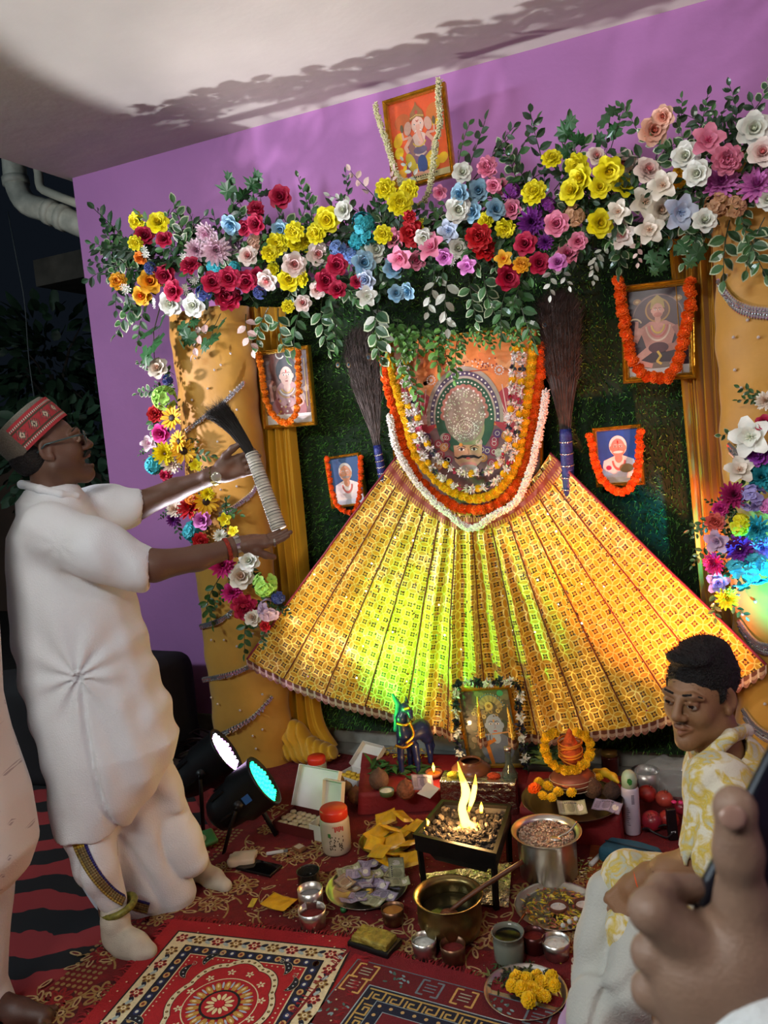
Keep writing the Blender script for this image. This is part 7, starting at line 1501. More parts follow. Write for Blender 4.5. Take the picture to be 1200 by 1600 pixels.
# banknotes
mn = [vcmat('note_print', .8, bump=.2, bscale=300)]
def note_mesh(c1, c2, fold, k):
    P = Paint(.00035); w, h = .062, .033; P.rect(-w, -h, w, h, c1, 0); P.rect(-w*.93, -h*.86, w*.93, h*.86, c2, 1); P.ell(-w*.05, 0, h*.55, h*.7, c1, 2); P.ell(w*.6, 0, h*.4, h*.5, 'd8d4c8', 2); P.rect(-w*.85, -h*.6, -w*.5, h*.6, c1, 2)
    for i in range(7): P.rect(-w*.45+i*.008, h*.55, -w*.45+i*.008+.005, h*.7, '4a4450', 3)
    for i in range(-4, 5): P.rect(-w*.9, i*h*.18, -w*.55, i*h*.18+.001, 'b8b0c0', 3)
    P.rect(w*.3, -h*.86, w*.33, h*.86, '5a6a5a', 3)
    g = P.mb; s2 = MB(); s2.add([(x, y, z) for x, y, z in g.v], g.f, list(g.c)); back = len(s2.v); s2.add([(-w, -h, -.0006), (w, -h, -.0006), (w, h, -.0006), (-w, h, -.0006)], [(0, 3, 2, 1)], C(c1))
    def bend(p): x, y, z = p; return (x, y, z+fold*.9*(x/w)**2*.03+.003*math.sin(x*90+k))
    # subdivide by grid so the sheet bends
    bm = bmesh.new(); me = s2.mesh('banknote', mn[0], False); bm.from_mesh(me); 
    for cx in [-w+2*w*i/8 for i in range(1, 8)]: bmesh.ops.bisect_plane(bm, geom=bm.verts[:]+bm.edges[:]+bm.faces[:], plane_co=(cx, 0, 0), plane_no=(1, 0, 0))
    for v in bm.verts: v.co = bend(v.co)
    bm.to_mesh(me); bm.free(); return me
NM = [note_mesh(c1, c2, f, i) for i, (c1, c2, f) in enumerate((('8f84a0', 'a89cb4', .25), ('7a7488', '978fa6', -.3), ('8a8a6a', 'a5a684', .3), ('9a7a5e', 'b39a7c', .2), ('8c80a2', 'b0a6be', .5)))]
lay = [(545, 1362, 20, 2), (575, 1352, -10, 0), (596, 1362, 50, 4), (557, 1376, 70, 1), (566, 1379, -5, 0), (588, 1380, -35, 4), (612, 1368, 80, 2), (605, 1386, 10, 1), (545, 1392, 40, 3), (563, 1398, 85, 1), (566, 1404, -4, 0), (592, 1396, 60, 4), (540, 1380, -50, 3), (580, 1368, 30, 2), (600, 1400, -20, 1), (552, 1408, 20, 0), (585, 1410, -30, 2), (620, 1380, 15, 2), (575, 1388, -60, 4), (560, 1366, 5, 0)]
nl = ['mauve banknote lying flat on the note pile', 'grey banknote in the note pile']
for i, (px, py, a, k) in enumerate(lay):
    z = FZ+.018+.0035*(i//3)+.004; p = fl(px, py, z); e = Euler((R(rng.uniform(-16, 16)), R(rng.uniform(-16, 16)), R(a)+.3))
    tag(inst('banknote', NM[k], None, Matrix.Translation(p+Vector((0, 0, .004))) @ e.to_matrix().to_4x4() @ Matrix.Scale(.68, 4)), 'folded banknote in the heap on the steel plate left of the brass pot', 'banknote', 'banknotes heaped on the plate')
e = Euler((R(80), 0, R(20))); tag(inst('banknote', NM[2], None, Matrix.Translation(fl(620, 1362, FZ+.05)) @ e.to_matrix().to_4x4() @ Matrix.Rotation(R(90), 4, 'Z') @ Matrix.Scale(.8, 4)), 'greenish banknote roll standing upright at the right of the note plate', 'banknote')
# yellow packets
my = mat('yellow_packet_foil', 'd9a51c', .35, var=.2, vscale=25, bump=.5, bscale=50, coat=.4)
def packet_mesh(k):
    g = np.random.default_rng(k); mb = MB()
    def f(u, v, s_=1): x = (u-.5)*.10; y = (v-.5)*.075; e = min(1, 6*min(u, 1-u, v, 1-v)); return (x, y, s_*(.007*e+.003*mnoise.noise(Vector((x*40, y*40, k)))*e)+.012*(x/.05)**2*(g.random()*.0+.3))
    mb.grid(lambda u, v: f(u, v, 1), 14, 12); mb.grid(lambda u, v: f(u, v, -1), 14, 12); return mb
PK_ = [packet_mesh(k).mesh('yellow_packet', my) for k in range(3)]
for i, (px, py, a, tz) in enumerate(((603, 1278, 20, 25), (630, 1276, -30, -20), (588, 1302, 60, 15), (610, 1295, 10, -25), (633, 1300, -40, 20), (615, 1315, 30, 30), (640, 1318, 80, -15), (594, 1330, -20, 20), (620, 1335, 50, -20), (642, 1342, 10, 25), (585, 1318, 100, 10), (650, 1290, 140, -20), (605, 1345, 160, 10))):
    p = fl(px, py, FZ+.04+.012*(i % 4)); tag(inst('yellow_packet', PK_[i % 3], None, Matrix.Translation(p) @ Euler((R(tz), R(-tz*.7), R(a))).to_matrix().to_4x4() @ Matrix.Scale(.82, 4)), 'crumpled yellow packet in the pile left of the fire pit', 'packet', 'yellow packets piled by the fire')
# cups and jars
red_p = mat('red_powder', '6a1612', .9, var=.3, vscale=80); wht = mat('white_powder', 'cfd0c8', .9, var=.15, vscale=60, bump=.5); yel_p = mat('turmeric', 'a8702a', .9, var=.2); glass = mat('clear_glass', 'e8f0ec', .04, trans=.96, var=0, ior=1.45); dkl = mat('dark_liquid', '0c0d0b', .1, var=0)
pot('steel_tumbler', 'steel tumbler of silver-grey powder, beside the torn yellow packet', 'tumbler', 484, 1388, 20, .085, CUP, steel, .0015, ('powder', mat('grey_powder', '8c8c8c', .8), .7, .004))
pot('glass_jar', 'dark glass jar standing just behind the steel tumbler at left', 'jar', 481, 1360, 18, .075, TALL, mat('smoky_glass', '3a3a34', .08, trans=.5, var=0), .002, ('liquid', dkl, .6, 0))
pot('steel_cup', 'reddish steel cup in front of the tumbler at left', 'cup', 487, 1420, 22, .06, CUP, steel, .0015, ('red_powder', red_p, .6, .004))
pot('steel_cup', 'small steel cup of yellow turmeric between the note plate and brass pot', 'cup', 613, 1418, 18, .05, CUP, copper, .0015, ('turmeric', yel_p, .75, .003))
pot('steel_cup', 'steel cup of white powder below the brass pot', 'cup', 662, 1466, 20, .055, CUP, steel, .0015, ('white_powder', wht, .65, .004))
pot('steel_cup', 'dark cup of red powder, right of the white powder cup', 'cup', 707, 1474, 20, .055, CUP, copper, .0015, ('red_powder', red_p, .65, .003))
jr, rj = pot('glass_jar', 'glass jar of dark oil with ringed neck, front right of the brass pot', 'jar', 793, 1455, 26, .085, [(0, 0), (.85, 0), (.92, .1), (.92, .7), (.8, .78), (.9, .82), (.82, .88), (.96, .93), (1, 1)], mat('grey_glass', '9aa090', .08, trans=.5, var=0), .003, ('dark_oil', dkl, .85, 0))
pot('steel_cup', 'dark maroon cup between the glass jar and the cup of white salt', 'cup', 833, 1457, 19, .055, CUP, mat('maroon_enamel', '4a1c1a', .3, metal=.4), .0015, ('red_powder', red_p, .7, .003))
pot('steel_cup', 'steel cup of white salt at the lower edge of the petal plate', 'cup', 868, 1468, 22, .05, CUP, steel, .0015, ('salt', wht, .75, .006))
a_ = fl(822, 1425, .08); t = thing('small_spoon', 'dark metal spoon leaning in the glass jar of oil', 'spoon', a_); MB().tube([Vector((0, 0, 0)), fl(805, 1450, .07)-a_], [.005, .003], 6).build('handle', copper, t); MB().ico((0, 0, 0), (.014, .009, .005), sub=2).build('spoon_bowl', copper, t)
pot('steel_tumbler', 'steel tumbler standing behind the white spray can', 'tumbler', 1008, 1203, 21, .10, CUP, steel, .0015)
# clay lamps, petals, marigolds on plates
clay = mat('clay', '6a3a26', .85, var=.2)
def diya(label, px, py, z, r, lit=False):
    c = fl(px, py, z+.02); t = thing('clay_lamp', label, 'lamp', (c.x, c.y, z)); shell('lamp_dish', [(0, 0), (.5*r, 0), (.9*r, .4*r), (r, .75*r)], .003, clay, t, 22); disc_fill('wax', r*.8, .5*r, wht if not lit else mat('hot_oil', 'b86a20', .2), t)
    if lit: MB().tube([(0, 0, .4*r), (0, 0, .8*r)], .0015, 5).build('wick', mat('wick', '1a1512'), t); o = t.location; flame(t, o, [o+Vector((0, 0, .7*r)), o+Vector((0, 0, .7*r+.014)), o+Vector((0, 0, .7*r+.04))], [.003, .007, .0006])
    return t
diya('burning clay lamp with a small flame beside the horse figurine', 678, 1208, H1, .036, True); light('POINT', 'lamp_glow', fl(678, 1195, H1+.09), (0, 0, 0), 1.2, (1, .6, .25), shadow_soft_size=.01)
diya('left clay lamp of white wax on the petal plate', 872, 1415, FZ+.004, .030); diya('right clay lamp of white wax on the petal plate, near the man\'s fingers', 912, 1412, FZ+.004, .030)
def petals(label, cen, r, n, cols, z, ell=.7, L=.018, cat='petals', name='petal_scatter', h=.012):
    t = MB()
    for i in range(n):
        a = rng.random()*6.28; q = rng.random()**.6*r; leaf_mb(t, cen+Vector((q*math.cos(a), q*math.sin(a)*ell, z+h*rng.random()*(1-q/r*.6))), Vector((rng.normal(), rng.normal(), .1)), Vector((rng.normal()*.5, rng.normal()*.5, 1)), L*(.6+.8*rng.random()), L*.16, col=C(cols[i % len(cols)]), n=2)
    o = t.build(name, mpet, smooth=False); tag(o, label, cat, kind='stuff'); return o
petals('yellow and pink petals strewn over the steel plate by the man\'s hand', pl2.location+Vector((0, 0, 0)), rp2*.8, 420, ('cdb828', 'b9882a', 'e0cf5a', 'a85a4a', '7a7a2a'), .005, 1)
for k, (px, py) in enumerate(((890, 1440), (905, 1446), (915, 1436), (928, 1438), (900, 1436), (880, 1446))):
    tag(MB().ico(fl(px, py, FZ+.012), .008, sub=2).build('sugar_lump', wht), 'white sugar lump on the front rim of the petal plate', 'sugar lump', 'sugar lumps on the petal plate')
mgi = 0
for (px, py, s_) in ((808, 1528, .028), (822, 1530, .024), (830, 1548, .030), (848, 1535, .026), (842, 1552, .024), (815, 1545, .026), (862, 1528, .026), (866, 1540, .022), (826, 1562, .026), (800, 1540, .022), (852, 1556, .020), (838, 1524, .022)):
    mgi += 1; tag(inst('loose_marigold', MG[YEL][mgi % 3], None, look(fl(px, py, FZ+.03), Vector((rng.normal()*.3, -.5+rng.normal()*.3, 1)), rdir(), s_*.85)), 'yellow marigold head in the heap on the front plate', 'marigold', 'marigolds on the front plate')
petals('dark leaves and stems round the marigolds on the front plate', fl(812, 1540, .0), .085, 150, ('2a3a1a', '3a4a20', '1c2814', '6a6a30'), FZ+.006, .8, .024, 'leaves', 'leaf_scatter')
petals('crumbs and petals scattered over the red carpet', fl(640, 1430, 0), .75, 520, ('b9a890', 'd9c9a0', 'c9a82a', '8a6a4a'), FZ, .6, .007, 'petals', 'petal_scatter', .001)
petals('yellow-green petals and grains on the mat beside the seated man', fl(925, 1365, 0), .07, 130, ('a8a04a', 'c9b85a', '6a7a3a', 'd9d0a8'), FZ, 1, .014)
# offering plate load
z4 = H2+.03
for (px, py, s_, c) in ((835, 1232, .03, 'o'), (842, 1222, .024, 'y'), (856, 1228, .025, 'y'), (872, 1238, .026, 'y'), (862, 1246, .022, 'y'), (893, 1238, .024, 'y'), (880, 1225, .022, 'y'), (935, 1215, .024, 'y'), (910, 1225, .02, 'y'), (848, 1243, .022, 'y')):
    mgi += 1; tag(inst('loose_marigold', MG[ORG if c == 'o' else YEL][mgi % 3], None, look(fl(px, py, z4+.02), Vector((rng.normal()*.3, -.5, 1)), rdir(), s_*.85)), 'marigold head among the leaves on the widest plate' if c != 'o' else 'orange marigold head at the left edge of the widest plate', 'marigold', 'marigolds on the widest plate' if c != 'o' else None)
petals('green betel leaves and grass blades on the widest offering plate', fl(870, 1240, 0), .14, 200, ('3a5a2a', '2a4a24', '55703a', '7a8a3a'), H2+.02, .5, .045, 'leaves', 'leaf_scatter', .03)
husk = mat('coconut_husk', '5c4230', .95, var=.35, vscale=60, bump=1., bscale=140)
def coconut(label, px, py, z, r, m=husk, rz=0, name='coconut', cat='coconut'):
    s_ = Sdf(); s_.ell((0, 0, 0), (r, r, r*1.08), k=.01).cone((0, 0, r*.8), (r*.1, 0, r*1.35), r*.35, r*.08, r*.3); c = fl(px, py, z+r); t = thing(name, label, cat, (c.x, c.y, z+r)); sdf_obj('shell', s_, r/9, m, t, disp=lambda P: snoise(P, 90, 3)*r*.05); return t
coconut('brown fibrous coconut at the right side of the widest plate', 926, 1232, H2+.008, .034); coconut('dark coconut half behind the banknote on the widest plate', 956, 1236, H2+.008, .030, mat('dark_husk', '3a2a24', .9, var=.3, bump=1, bscale=120))
coconut('large greenish-brown coconut on leaves left of the burning lamp', 592, 1218, H1, .040, mat('fresh_husk', '5c4030', .8, var=.3, vscale=30, bump=.6, bscale=80)); coconut('reddish netted coconut with white threads in front of the horse figurine', 634, 1234, H1, .036, mat('netted_husk', '7d4a30', .8, var=.5, vscale=70, bump=.8, bscale=90))
coconut('small brown areca nut coconut beside the sweets box', 556, 1243, FZ+.02, .034, mat('brown_husk', '6a4028', .85, var=.3, bump=.6)); coconut('brown potato-shaped fruit behind the open white box', 527, 1222, FZ+.04, .032, mat('sapota_skin', '7a5a30', .8, var=.2), name='fruit', cat='fruit'); coconut('smaller brown fruit touching the potato-shaped one', 541, 1232, FZ+.03, .028, mat('sapota_skin2', '6e5230', .8, var=.2), name='fruit', cat='fruit')
pot('leaf_bowl', 'tiny bowl of white sugar left of the netted coconut', 'bowl', 604, 1234, 12, .022, CUP, mat('leaf_bowl_green', '4a5a34', .7), .0015, ('sugar', wht, .8, .003), z0=H1)
def note_at(label, px, py, z, rot, k, s_=.8, nm='banknote', cat='banknote'):
    return tag(inst(nm, NM[k], None, Matrix.Translation(fl(px, py, z)) @ Euler([R(q) for q in rot]).to_matrix().to_4x4() @ Matrix.Scale(s_, 4)), label, cat)
note_at('grey banknote draped over the front edge of the widest plate', 893, 1262, H2+.045, (35, 5, 25), 2); note_at('blue-grey banknote under the dark coconut on the widest plate', 948, 1258, H2+.035, (20, 0, -10), 1); note_at('banknote folded upright behind the netted coconut', 662, 1222, H1+.05, (60, 20, 60), 1, .9)
t = MB(); ppts = [fl(652, 1240, H1+.02), fl(668, 1222, H1+.05), fl(687, 1232, H1+.045), fl(672, 1248, H1+.012)]; t.add(ppts, [(0, 1, 2, 3)]); ob = t.build('paper_slip', mat('white_paper', 'cfcac0', .8), smooth=False); md = ob.modifiers.new('thick', 'SOLIDIFY'); md.thickness = .001; tag(ob, 'white square paper slip leaning beside the netted coconut', 'paper')
petals('green leaves spread under the coconuts on the red platform', fl(620, 1240, 0), .13, 60, ('2a4a20', '3a6a2c', '1f3a1c'), H1+.004, .5, .07, 'leaves', 'leaf_scatter', .02); petals('yellow petals round the feet of the horse figurine', fl(635, 1212, 0), .12, 240, ('d9b81e', 'c99a1a', 'e8d040'), H1+.004, .5, .016, h=.02)
# banana, copper ball pot
bn = Sdf(); pts = [fl(930, 1205, H2+.05), fl(945, 1207, H2+.065), fl(958, 1214, H2+.06), fl(966, 1222, H2+.05)]; o = pts[1]; t = thing('banana', 'yellow banana at the back right of the widest plate', 'fruit', o); bn.chain([p-o for p in pts], [.010, .015, .014, .006], .01); sdf_obj('peel', bn, .003, mat('banana_peel', 'd9b422', .5, var=.15), t); MB().tube([pts[3]-o, pts[3]-o+Vector((.012, 0, -.004))], .004, 6).build('stem', mat('banana_stem', '4a3a1a'), t)
t, _ = pot('clay_pot', 'round brown clay pot leaning in front of the flute god print', 'pot', 735, 1187, 17, .085, [(0, 0), (.9, .05), (1.75, .35), (1.8, .6), (1.2, .86), (.85, .92), (1.0, 1)], mat('brown_clay_glaze', '6a4028', .3, var=.2), .003, z0=H1)
# kalash with marigold ring and coconut wrapped in thread
t, rk = pot('kalash_pot', 'round copper water pot bound with thread, on the widest plate', 'pot', 893, 1196, 19, .10, [(0, 0), (1.0, .05), (1.75, .35), (1.85, .55), (1.4, .8), (.95, .88), (1.1, 1)], mat('kalash_copper', '8a4a34', .45, metal=.4, var=.2), .003, z0=H2+.012); kz = t.location
for k in range(3): MB().tube([(rk*1.86*math.cos(a), rk*1.86*math.sin(a), .035+.012*k+.006*math.sin(a+k)) for a in [2*PI*i/30 for i in range(30)]], .0012, 4, closed=True).build('thread', mat('white_thread', 'cfc0a0', .8), t)
cc = Vector((kz.x, kz.y, H2+.155)); t = thing('coconut', 'coconut wrapped in orange-red thread and cloth, crowning the copper pot', 'coconut', cc); s_ = Sdf(); s_.ell((0, 0, 0), (.040, .040, .05)).cone((0, 0, .03), (0, 0, .095), .03, .008, .02); sdf_obj('shell', s_, .004, mat('saffron_cloth', 'c4521a', .8, var=.35, vscale=50, bump=.8, bscale=80), t, disp=lambda P: snoise(P, 160, 4)*.004)
for k in range(7): ph = rng.random()*6; tl_ = rng.uniform(-.5, .5); MB().tube([(math.cos(a)*.043, math.sin(a)*.043, .01+k*.010-.02+tl_*.04*math.sin(a+ph)) for a in [2*PI*i/26 for i in range(26)]], .003, 5, closed=True).build('thread', mat('saffron_thread', 'd9831c', .8, var=.3), t)
rg = [Pd(px, py, depth(cc)-.05) for px, py in ((868, 1145), (853, 1152), (850, 1170), (858, 1188), (872, 1200), (890, 1204), (908, 1198), (920, 1182), (922, 1162), (914, 1150), (900, 1144))]; garland('marigold_garland', 'yellow marigold garland ringed round the coconut on the copper pot', rg, .0185, YEL, step=.95)
petals('mango leaves under the coconut on the copper pot', cc-Vector((0, 0, .05)), .06, 12, ('2f4f22', '3a5a2a'), 0, 1, .09, 'leaves', 'leaf_scatter', .02)
# ---- white cartons of sweets
wc = mat('white_card', 'd2cfc4', .7, var=.05)
def carton(label, o, xd, w, d, h, lid_ang, lid_h, rim=None, content=None):
    M = frame_m(o, xd, Vector((-xd.y, xd.x, 0)), Vector((0, 0, 1))); t = thing('sweet_box', label, 'box'); t.matrix_world = M; th = .002
    mb = MB(); mb.box((0, 0, th/2), (w, d, th))
    for sx in (-1, 1): mb.box((sx*w/2, 0, h/2), (th, d, h)); mb.box((0, sx*d/2, h/2), (w, th, h))
    mb.build('tray', rim or wc, t, smooth=False); L = MB(); lm = Matrix.Translation((0, d/2, h)) @ Matrix.Rotation(lid_ang, 4, 'X'); L.box((0, lid_h/2, 0), (w, lid_h, th), lm)
    for sx in (-1, 1): L.box((sx*w/2, lid_h/2, .012), (th, lid_h, .024), lm)
    L.box((0, lid_h, .012), (w, th, .024), lm); L.build('lid', wc, t, smooth=False); return t, M
xb = (fl(505, 1290)-fl(440, 1275)).normalized()
t1, M1_ = carton('open white sweet box of round cream sweets, nearest the green stage light', fl(476, 1292, FZ), xb, .20, .14, .04, R(62), .16, mat('maroon_card', '5a1a18', .6))
for i in range(28):
    x, y = -.08+.026*(i % 7)+rng.normal()*.002, -.05+.028*(i//7); tag(MB().lathe([(0, 0), (.011, 0), (.0135, .004), (.012, .010), (0, .012)], 14).build('round_sweet', mat('cream_sweet', 'b9ab84', .8, var=.15), mw=M1_ @ Matrix.Translation((x, y, .022+.006*rng.random()))), 'round cream sweet in the open white box by the green stage light', 'sweet', 'round sweets in the open box')
carton('small white open carton with raised flap, behind the big red-lidded jar', fl(512, 1305, FZ), xb, .09, .10, .06, R(75), .13)
t3, M3 = carton('white carton with tall flap holding yellow sweets, in front of the grass mat', fl(555, 1222, FZ), (fl(580, 1215)-fl(530, 1200)).normalized(), .13, .10, .04, R(35), .12)
for i in range(8): tag(MB().box((0, 0, 0), (.024, .02, .012)).build('yellow_sweet', mat('yellow_sweet', 'd0a82a', .6, var=.2), bevel=.003, mw=M3 @ Matrix.Translation((-.045+.03*(i % 4), -.02+.03*(i//4), .03)) @ Matrix.Rotation(rng.random(), 4, 'Z')), 'yellow sweet piece in the white carton with the tall flap', 'sweet', 'yellow sweets in the carton')
def jar(label, px, py, h, rpx, lidh, body, lidm, z0=FZ):
    c = fl(px, py, z0); r = rad(rpx, c); t = thing('plastic_jar', label, 'jar', c); MB().lathe([(0, 0), (r*.92, 0), (r*.97, .008), (r, h*.2), (r, h*.72), (r*.9, h*.8), (0, h*.8)], 36).build('body', body, t); MB().lathe([(0, h-lidh), (r*.93, h-lidh), (r*.95, h-lidh*.9), (r*.95, h-.006), (r*.88, h), (0, h)], 36).build('lid', lidm, t); return t, r
rl = mat('red_plastic', 'c8321c', .35, var=.05)
jt, jr_ = jar('big white plastic jar with red lid and printed label, beside the sweet boxes', 527, 1328, .165, 23, .035, mat('white_plastic', 'b9ae98', .4, var=.06), rl)
lb = MB(); toC = math.atan2((CAMP-jt.location).y, (CAMP-jt.location).x)
def onj(u, z, r=jr_+.0008): a = toC+u; return (r*math.cos(a), r*math.sin(a), z)
def jq(u0, u1, z0, z1, c): lb.add([onj(u0, z0), onj((u0+u1)/2, z0), onj(u1, z0), onj(u1, z1), onj((u0+u1)/2, z1), onj(u0, z1)], [(0, 1, 2, 3, 4, 5)], C(c))
for k in range(5): jq(.10-.16+k*.13, .10-.16+k*.13+.09, .095+.004*(k % 2), .112, 'b03030'); 
jq(-.2, .4, .112, .1145, 'b03030'); jq(-.55, -.35, .075, .09, '3a7a3a')
for k in range(40): u = rng.uniform(-.5, .5); z = rng.uniform(.02, .075); jq(u, u+.06, z, z+.005, '2a2018')
lb.build('label_print', vcmat('label_ink', .5), jt, smooth=False)
jar('smaller plastic jar with red lid, half hidden behind the sweet boxes', 498, 1222, .12, 15, .03, mat('clear_plastic_jar', '8a8a78', .3, var=.1), rl)
jar('small glass jar with gold-brown lid behind the widest plate', 954, 1208, .10, 13, .02, mat('red_content_glass', '5a2420', .15, var=.3), mat('brown_lid', '8a6a30', .4, metal=.5))
# glass bottle
c = fl(800, 1262, FZ+.0); t = thing('glass_bottle', 'clear glass bottle with blue-green tint beside the foil-wrapped brick', 'bottle', c); shell('bottle', [(0, 0), (.030, 0), (.032, .01), (.032, .12), (.028, .15), (.014, .18), (.012, .22), (.014, .225), (.014, .235)], .0025, mat('bottle_glass', 'cfe6dc', .05, trans=.92, var=0, ior=1.45), t, 28); MB().lathe([(0, .235), (.0145, .235), (.0145, .25), (0, .25)], 18).build('cap', steel, t)
# spray can
c = fl(988, 1300); t = thing('spray_can', 'white and pale green spray can standing beside the pomegranates', 'spray can', c); MB().lathe([(0, 0), (.029, 0), (.031, .004), (.031, .165), (.027, .175), (0, .178)], 32).build('can_body', mat('white_lilac_can', 'c4bccb', .3, var=.04), t); MB().lathe([(0, .168), (.0275, .170), (.0275, .205), (.022, .222), (.012, .232), (0, .234)], 28).build('cap', mat('pale_green_cap', 'a8c4a8', .35, var=.04), t)
tc_ = (CAMP-c); a = math.atan2(tc_.y, tc_.x)
mb = MB(); mb.add([Vector((math.cos(a+u)*.0283, math.sin(a+u)*.0283, z)) for u, z in ((-.3, .20), (.0, .188), (.3, .192), (.35, .206), (.1, .214), (-.2, .212))], [(0, 1, 2, 3, 4, 5)]); mb.build('leaf_mark', mat('leaf_green_print', '2c7a34', .4, var=0), t, smooth=False)
mb = MB()
for k in range(7): z = .12+k*.005; mb.add([Vector((math.cos(a+u)*.0316, math.sin(a+u)*.0316, z+dz)) for u, dz in ((.1, 0), (.45, 0), (.45, .0028), (.1, .0028))], [(0, 1, 2, 3)])
for k in range(9): z = .04+k*.008; mb.add([Vector((math.cos(a+u)*.0316, math.sin(a+u)*.0316, z+dz)) for u, dz in ((-.5, 0), (-.1-(k % 3)*.1, 0), (-.1-(k % 3)*.1, .002), (-.5, .002))], [(0, 1, 2, 3)])
mb.build('printed_bars', mat('print_grey', '4a4656', .5, var=0), t, smooth=False)
# pomegranates
def pome(px, py, z, r, k):
    s_ = Sdf(); s_.ell((0, 0, 0), (r, r, r*.93)); c = fl(px, py, z+r); t = thing('pomegranate', '', 'fruit', c, rot=(R(rng.uniform(-40, 60)), R(rng.uniform(-40, 40)), 0)); sdf_obj('skin', s_, r/9, mat('pome_skin_%d' % (k % 3), ('a8302c', 'b5483a', '8f2030')[k % 3], .35, var=.25, vscale=25, coat=.3), t, disp=lambda P: snoise(P, 40, k)*r*.05)
    cr = MB()
    for j in range(6): a = j*1.047; cr.add([(math.cos(a-.4)*.006, math.sin(a-.4)*.006, r*.88), (math.cos(a+.4)*.006, math.sin(a+.4)*.006, r*.88), (math.cos(a)*.012, math.sin(a)*.012, r*1.15)], [(0, 1, 2)])
    cr.build('crown', mat('pome_crown', '6a3a1c', .8), t); return t
PL = ['orange-red pomegranate at the back left of the fruit heap', 'pomegranate at the back of the heap beside the seated man', 'pink pomegranate showing its crown, beside the spray can', 'pomegranate at the front of the heap beside the black power bank', 'dark red pomegranate peeping out left of the spray can', 'small red pomegranate at the right end of the heap, by the kurta']
for k, (px, py, z, r) in enumerate(((1012, 1240, FZ+.03, .034), (1038, 1248, FZ+.03, .033), (1018, 1282, FZ, .037), (1045, 1280, FZ, .036), (973, 1262, FZ, .033), (1066, 1262, FZ+.03, .028))): pome(px, py, z, r, k)['label'] = PL[k]
for k, (px, py) in enumerate(((1053, 1253), (1064, 1254))): tag(MB().ico(fl(px, py, FZ+.10), (.010, .010, .006), sub=2).build('pink_button', mat('hot_pink', 'e83a7a', .4, var=0)), 'hot pink bead cap on the fruit heap by the kurta', 'bead', 'pink bead caps on the fruit')
# plastic bag
cb = fl(1045, 1215, FZ+.08); t = thing('plastic_bag', 'crumpled clear plastic bag behind the pomegranates', 'bag', cb); s_ = Sdf(); s_.ell((0, 0, 0), (.13, .08, .075)).ell((.08, 0, .02), (.08, .07, .06), k=.03).ell((.02, 0, -.04), (.12, .08, .05), k=.03)
mpl = mat('clear_film', 'dfe2dc', .12, var=0, alpha=.22, spec=.9); sdf_obj('film', s_, .006, mpl, t, disp=lambda P: snoise(P, 75, 2)*.018+np.abs(snoise(P, 130, 3))*.016)
# pouch, power bank, marker, phone, small things
po = fl(985, 1335, FZ+.03); xq = (fl(1040, 1345)-fl(940, 1320)).normalized(); s_ = Sdf(); s_.box((0, 0, 0), (.095, .055, .028), .02, k=.01); t = thing('zip_pouch', 'teal blue fabric pouch on the carpet beside the seated man\'s knee', 'pouch'); t.matrix_world = frame_m(po, xq, Vector((-xq.y, xq.x, 0)), Vector((0, 0, 1))); sdf_obj('fabric', s_, .005, mat('teal_fabric', '1f5a70', .8, var=.1, bump=.4, bscale=300), t, disp=lambda P: snoise(P, 45, 7)*.006); MB().tube([(-.085, -.005, .031), (0, -.004, .033), (.085, 0, .031)], .0025, 6).build('zip', mat('zip_dark', '14303c', .4), t)
pb = fl(1052, 1312, FZ); t = thing('power_bank', 'black power bank standing on end in front of the pomegranates', 'power bank', pb, rot=(R(-6), 0, R(25))); MB().box((0, 0, .055), (.034, .018, .11)).build('case', mat('matte_black', '0b0b0d', .4, var=0), t, smooth=False, bevel=.004)
for k in range(3): MB().box((-.006+k*.006, -.0095, .03), (.004, .0006, .006)).build('small_mark', mat('mark_white', 'cfcfcf', .5, var=0), t, smooth=False)
t = thing('black_cable', 'looped black charging cable between power bank and pouch', 'cable', fl(1030, 1310)); MB().tube([Vector((math.cos(a)*(.05+.01*math.sin(3*a)), math.sin(a)*.03, .03+.012*math.sin(2*a))) for a in [4*PI*i/50 for i in range(50)]], .004, 6).build('cord', mat('cord_black', '0c0c0e', .5), t)
a_, b_ = fl(923, 1351, FZ+.008), fl(941, 1333, FZ+.008); t = thing('marker_pen', 'white marker pen on the mat beside the blue pouch', 'pen', a_); MB().tube([(0, 0, 0), b_-a_], .008, 10).build('barrel', mat('pen_white', 'c9ccc9', .4), t); MB().tube([b_-a_, (b_-a_)*1.25], .007, 10).build('cap', mat('pen_cap', '2a3034', .4), t)
def flat_box(name, label, cat, px, py, w, d, h, dirpx, m, part, z=FZ):
    c = fl(px, py, z); x = (fl(*dirpx)-c); x.z = 0; x.normalize(); t = thing(name, label, cat); t.matrix_world = frame_m(c, x, Vector((-x.y, x.x, 0)), Vector((0, 0, 1))); MB().box((0, 0, h/2), (w, d, h)).build(part, m, t, smooth=False, bevel=min(.006, h*.3)); return t
t = flat_box('smartphone', 'black smartphone lying face up on the red carpet', 'phone', 405, 1357, .155, .075, .009, (440, 1365), mat('matte_black', '0b0b0d'), 'phone_body'); MB().box((0, 0, .0093), (.146, .068, .0006)).build('phone_screen', mat('phone_glass', '08090c', .06, var=0), t, smooth=False)
t = flat_box('matchbox', 'small matchbox with brown and white print on the carpet', 'matchbox', 468, 1328, .05, .035, .014, (480, 1334), mat('match_brown', '7a5030', .7, var=.3), 'sleeve'); MB().box((0, 0, .0145), (.03, .028, .0008)).build('label_panel', mat('match_label', 'b9a890', .7), t, smooth=False)
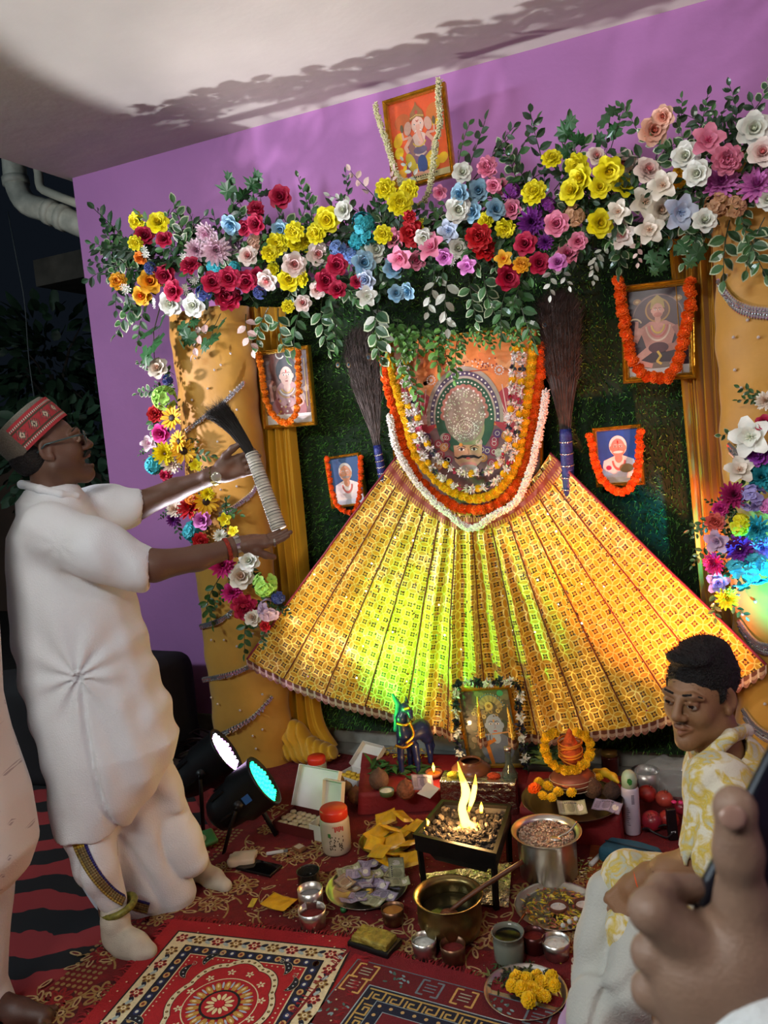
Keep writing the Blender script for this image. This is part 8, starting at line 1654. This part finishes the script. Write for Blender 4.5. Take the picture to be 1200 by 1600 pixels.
t = flat_box('chalk_stick', 'white pen lying on the carpet between phone and matchbox', 'pen', 430, 1334, .065, .011, .011, (455, 1330), mat('chalk_white', 'c0c4c6', .6), 'barrel'); MB().box((.04, 0, .0055), (.014, .008, .008)).build('cap', mat('pen_grey', '6a7076', .5), t, smooth=False)
t = flat_box('yellow_card', 'tiny yellow printed card on the carpet left of the torn packet', 'card', 395, 1411, .05, .02, .002, (402, 1398), mat('yellow_card', 'c9b03a', .6, var=.3, vscale=60), 'card')
t = flat_box('sweet_tray', 'black tray of gold-leafed sweet slab, in front of the note plate', 'tray', 586, 1478, .145, .085, .02, (630, 1492), mat('black_tray', '0f0f10', .35), 'tray'); sl_ = Sdf(); sl_.box((0, 0, .026), (.062, .034, .012), .006); sdf_obj('sweet_slab', sl_, .003, mat('gold_sweet', '9a8a3a', .5, var=.45, vscale=45, bump=1, bscale=70, metal=.3), t, disp=lambda P: snoise(P, 150, 9)*.003)
tp_ = inst('torn_packet', PK_[1], None, Matrix.Translation(fl(436, 1410, FZ+.016)) @ Matrix.Rotation(R(-8), 4, 'Z')); tag(tp_, 'single yellow packet lying on the carpet left of the tumbler', 'packet')
hk = fl(378, 1343, FZ+.015); s_ = Sdf(); s_.box((0, 0, 0), (.05, .032, .014), .01).box((.01, .03, .0), (.045, .02, .010), .008, k=.01); t = thing('handkerchief', 'crumpled white handkerchief by the standing man\'s far foot', 'cloth', hk, rz=.5); sdf_obj('cloth', s_, .004, mat('hanky', 'b9a893', .9, var=.1), t, disp=lambda P: snoise(P, 110, 5)*.006)
s_ = Sdf(); s_.box((0, 0, 0), (.05, .035, .010), .008); gp = fl(318, 1312, FZ+.03); t = thing('snack_packet', 'green snack packet between the standing man and the stage lights', 'packet', gp, rot=(R(25), 0, R(60))); sdf_obj('foil_pack', s_, .004, mat('green_foil', '3f7a46', .35, var=.2, coat=.4), t, disp=lambda P: snoise(P, 90, 5)*.004); MB().lathe([(0, 0), (.018, 0), (.018, .002), (0, .002)], 18, Matrix.Translation((-.01, 0, .0125))).build('white_emblem', mat('emblem_white', 'c9cfc0', .5), t)
cg = fl(537, 1424, FZ); MB().lathe([(0, 0), (.010, 0), (.010, .012), (0, .013)], 14).build('bottle_cap', mat('green_cap', '1f6a34', .4), mw=Matrix.Translation(cg)); tag(bpy.data.objects['bottle_cap'], 'small green bottle cap on the carpet below the note plate', 'cap')
# lilac cloth at the bottom
s_ = Sdf(); lc = fl(925, 1600, FZ+.02); s_.box((0, 0, 0), (.075, .06, .018), .012, k=.01); t = thing('lilac_cloth', 'folded lilac cloth at the bottom beside the seated man', 'cloth', lc); sdf_obj('cloth', s_, .005, mat('lilac_cotton', 'b39ac4', .9, var=.06), t, disp=lambda P: snoise(P, 60, 5)*.008)
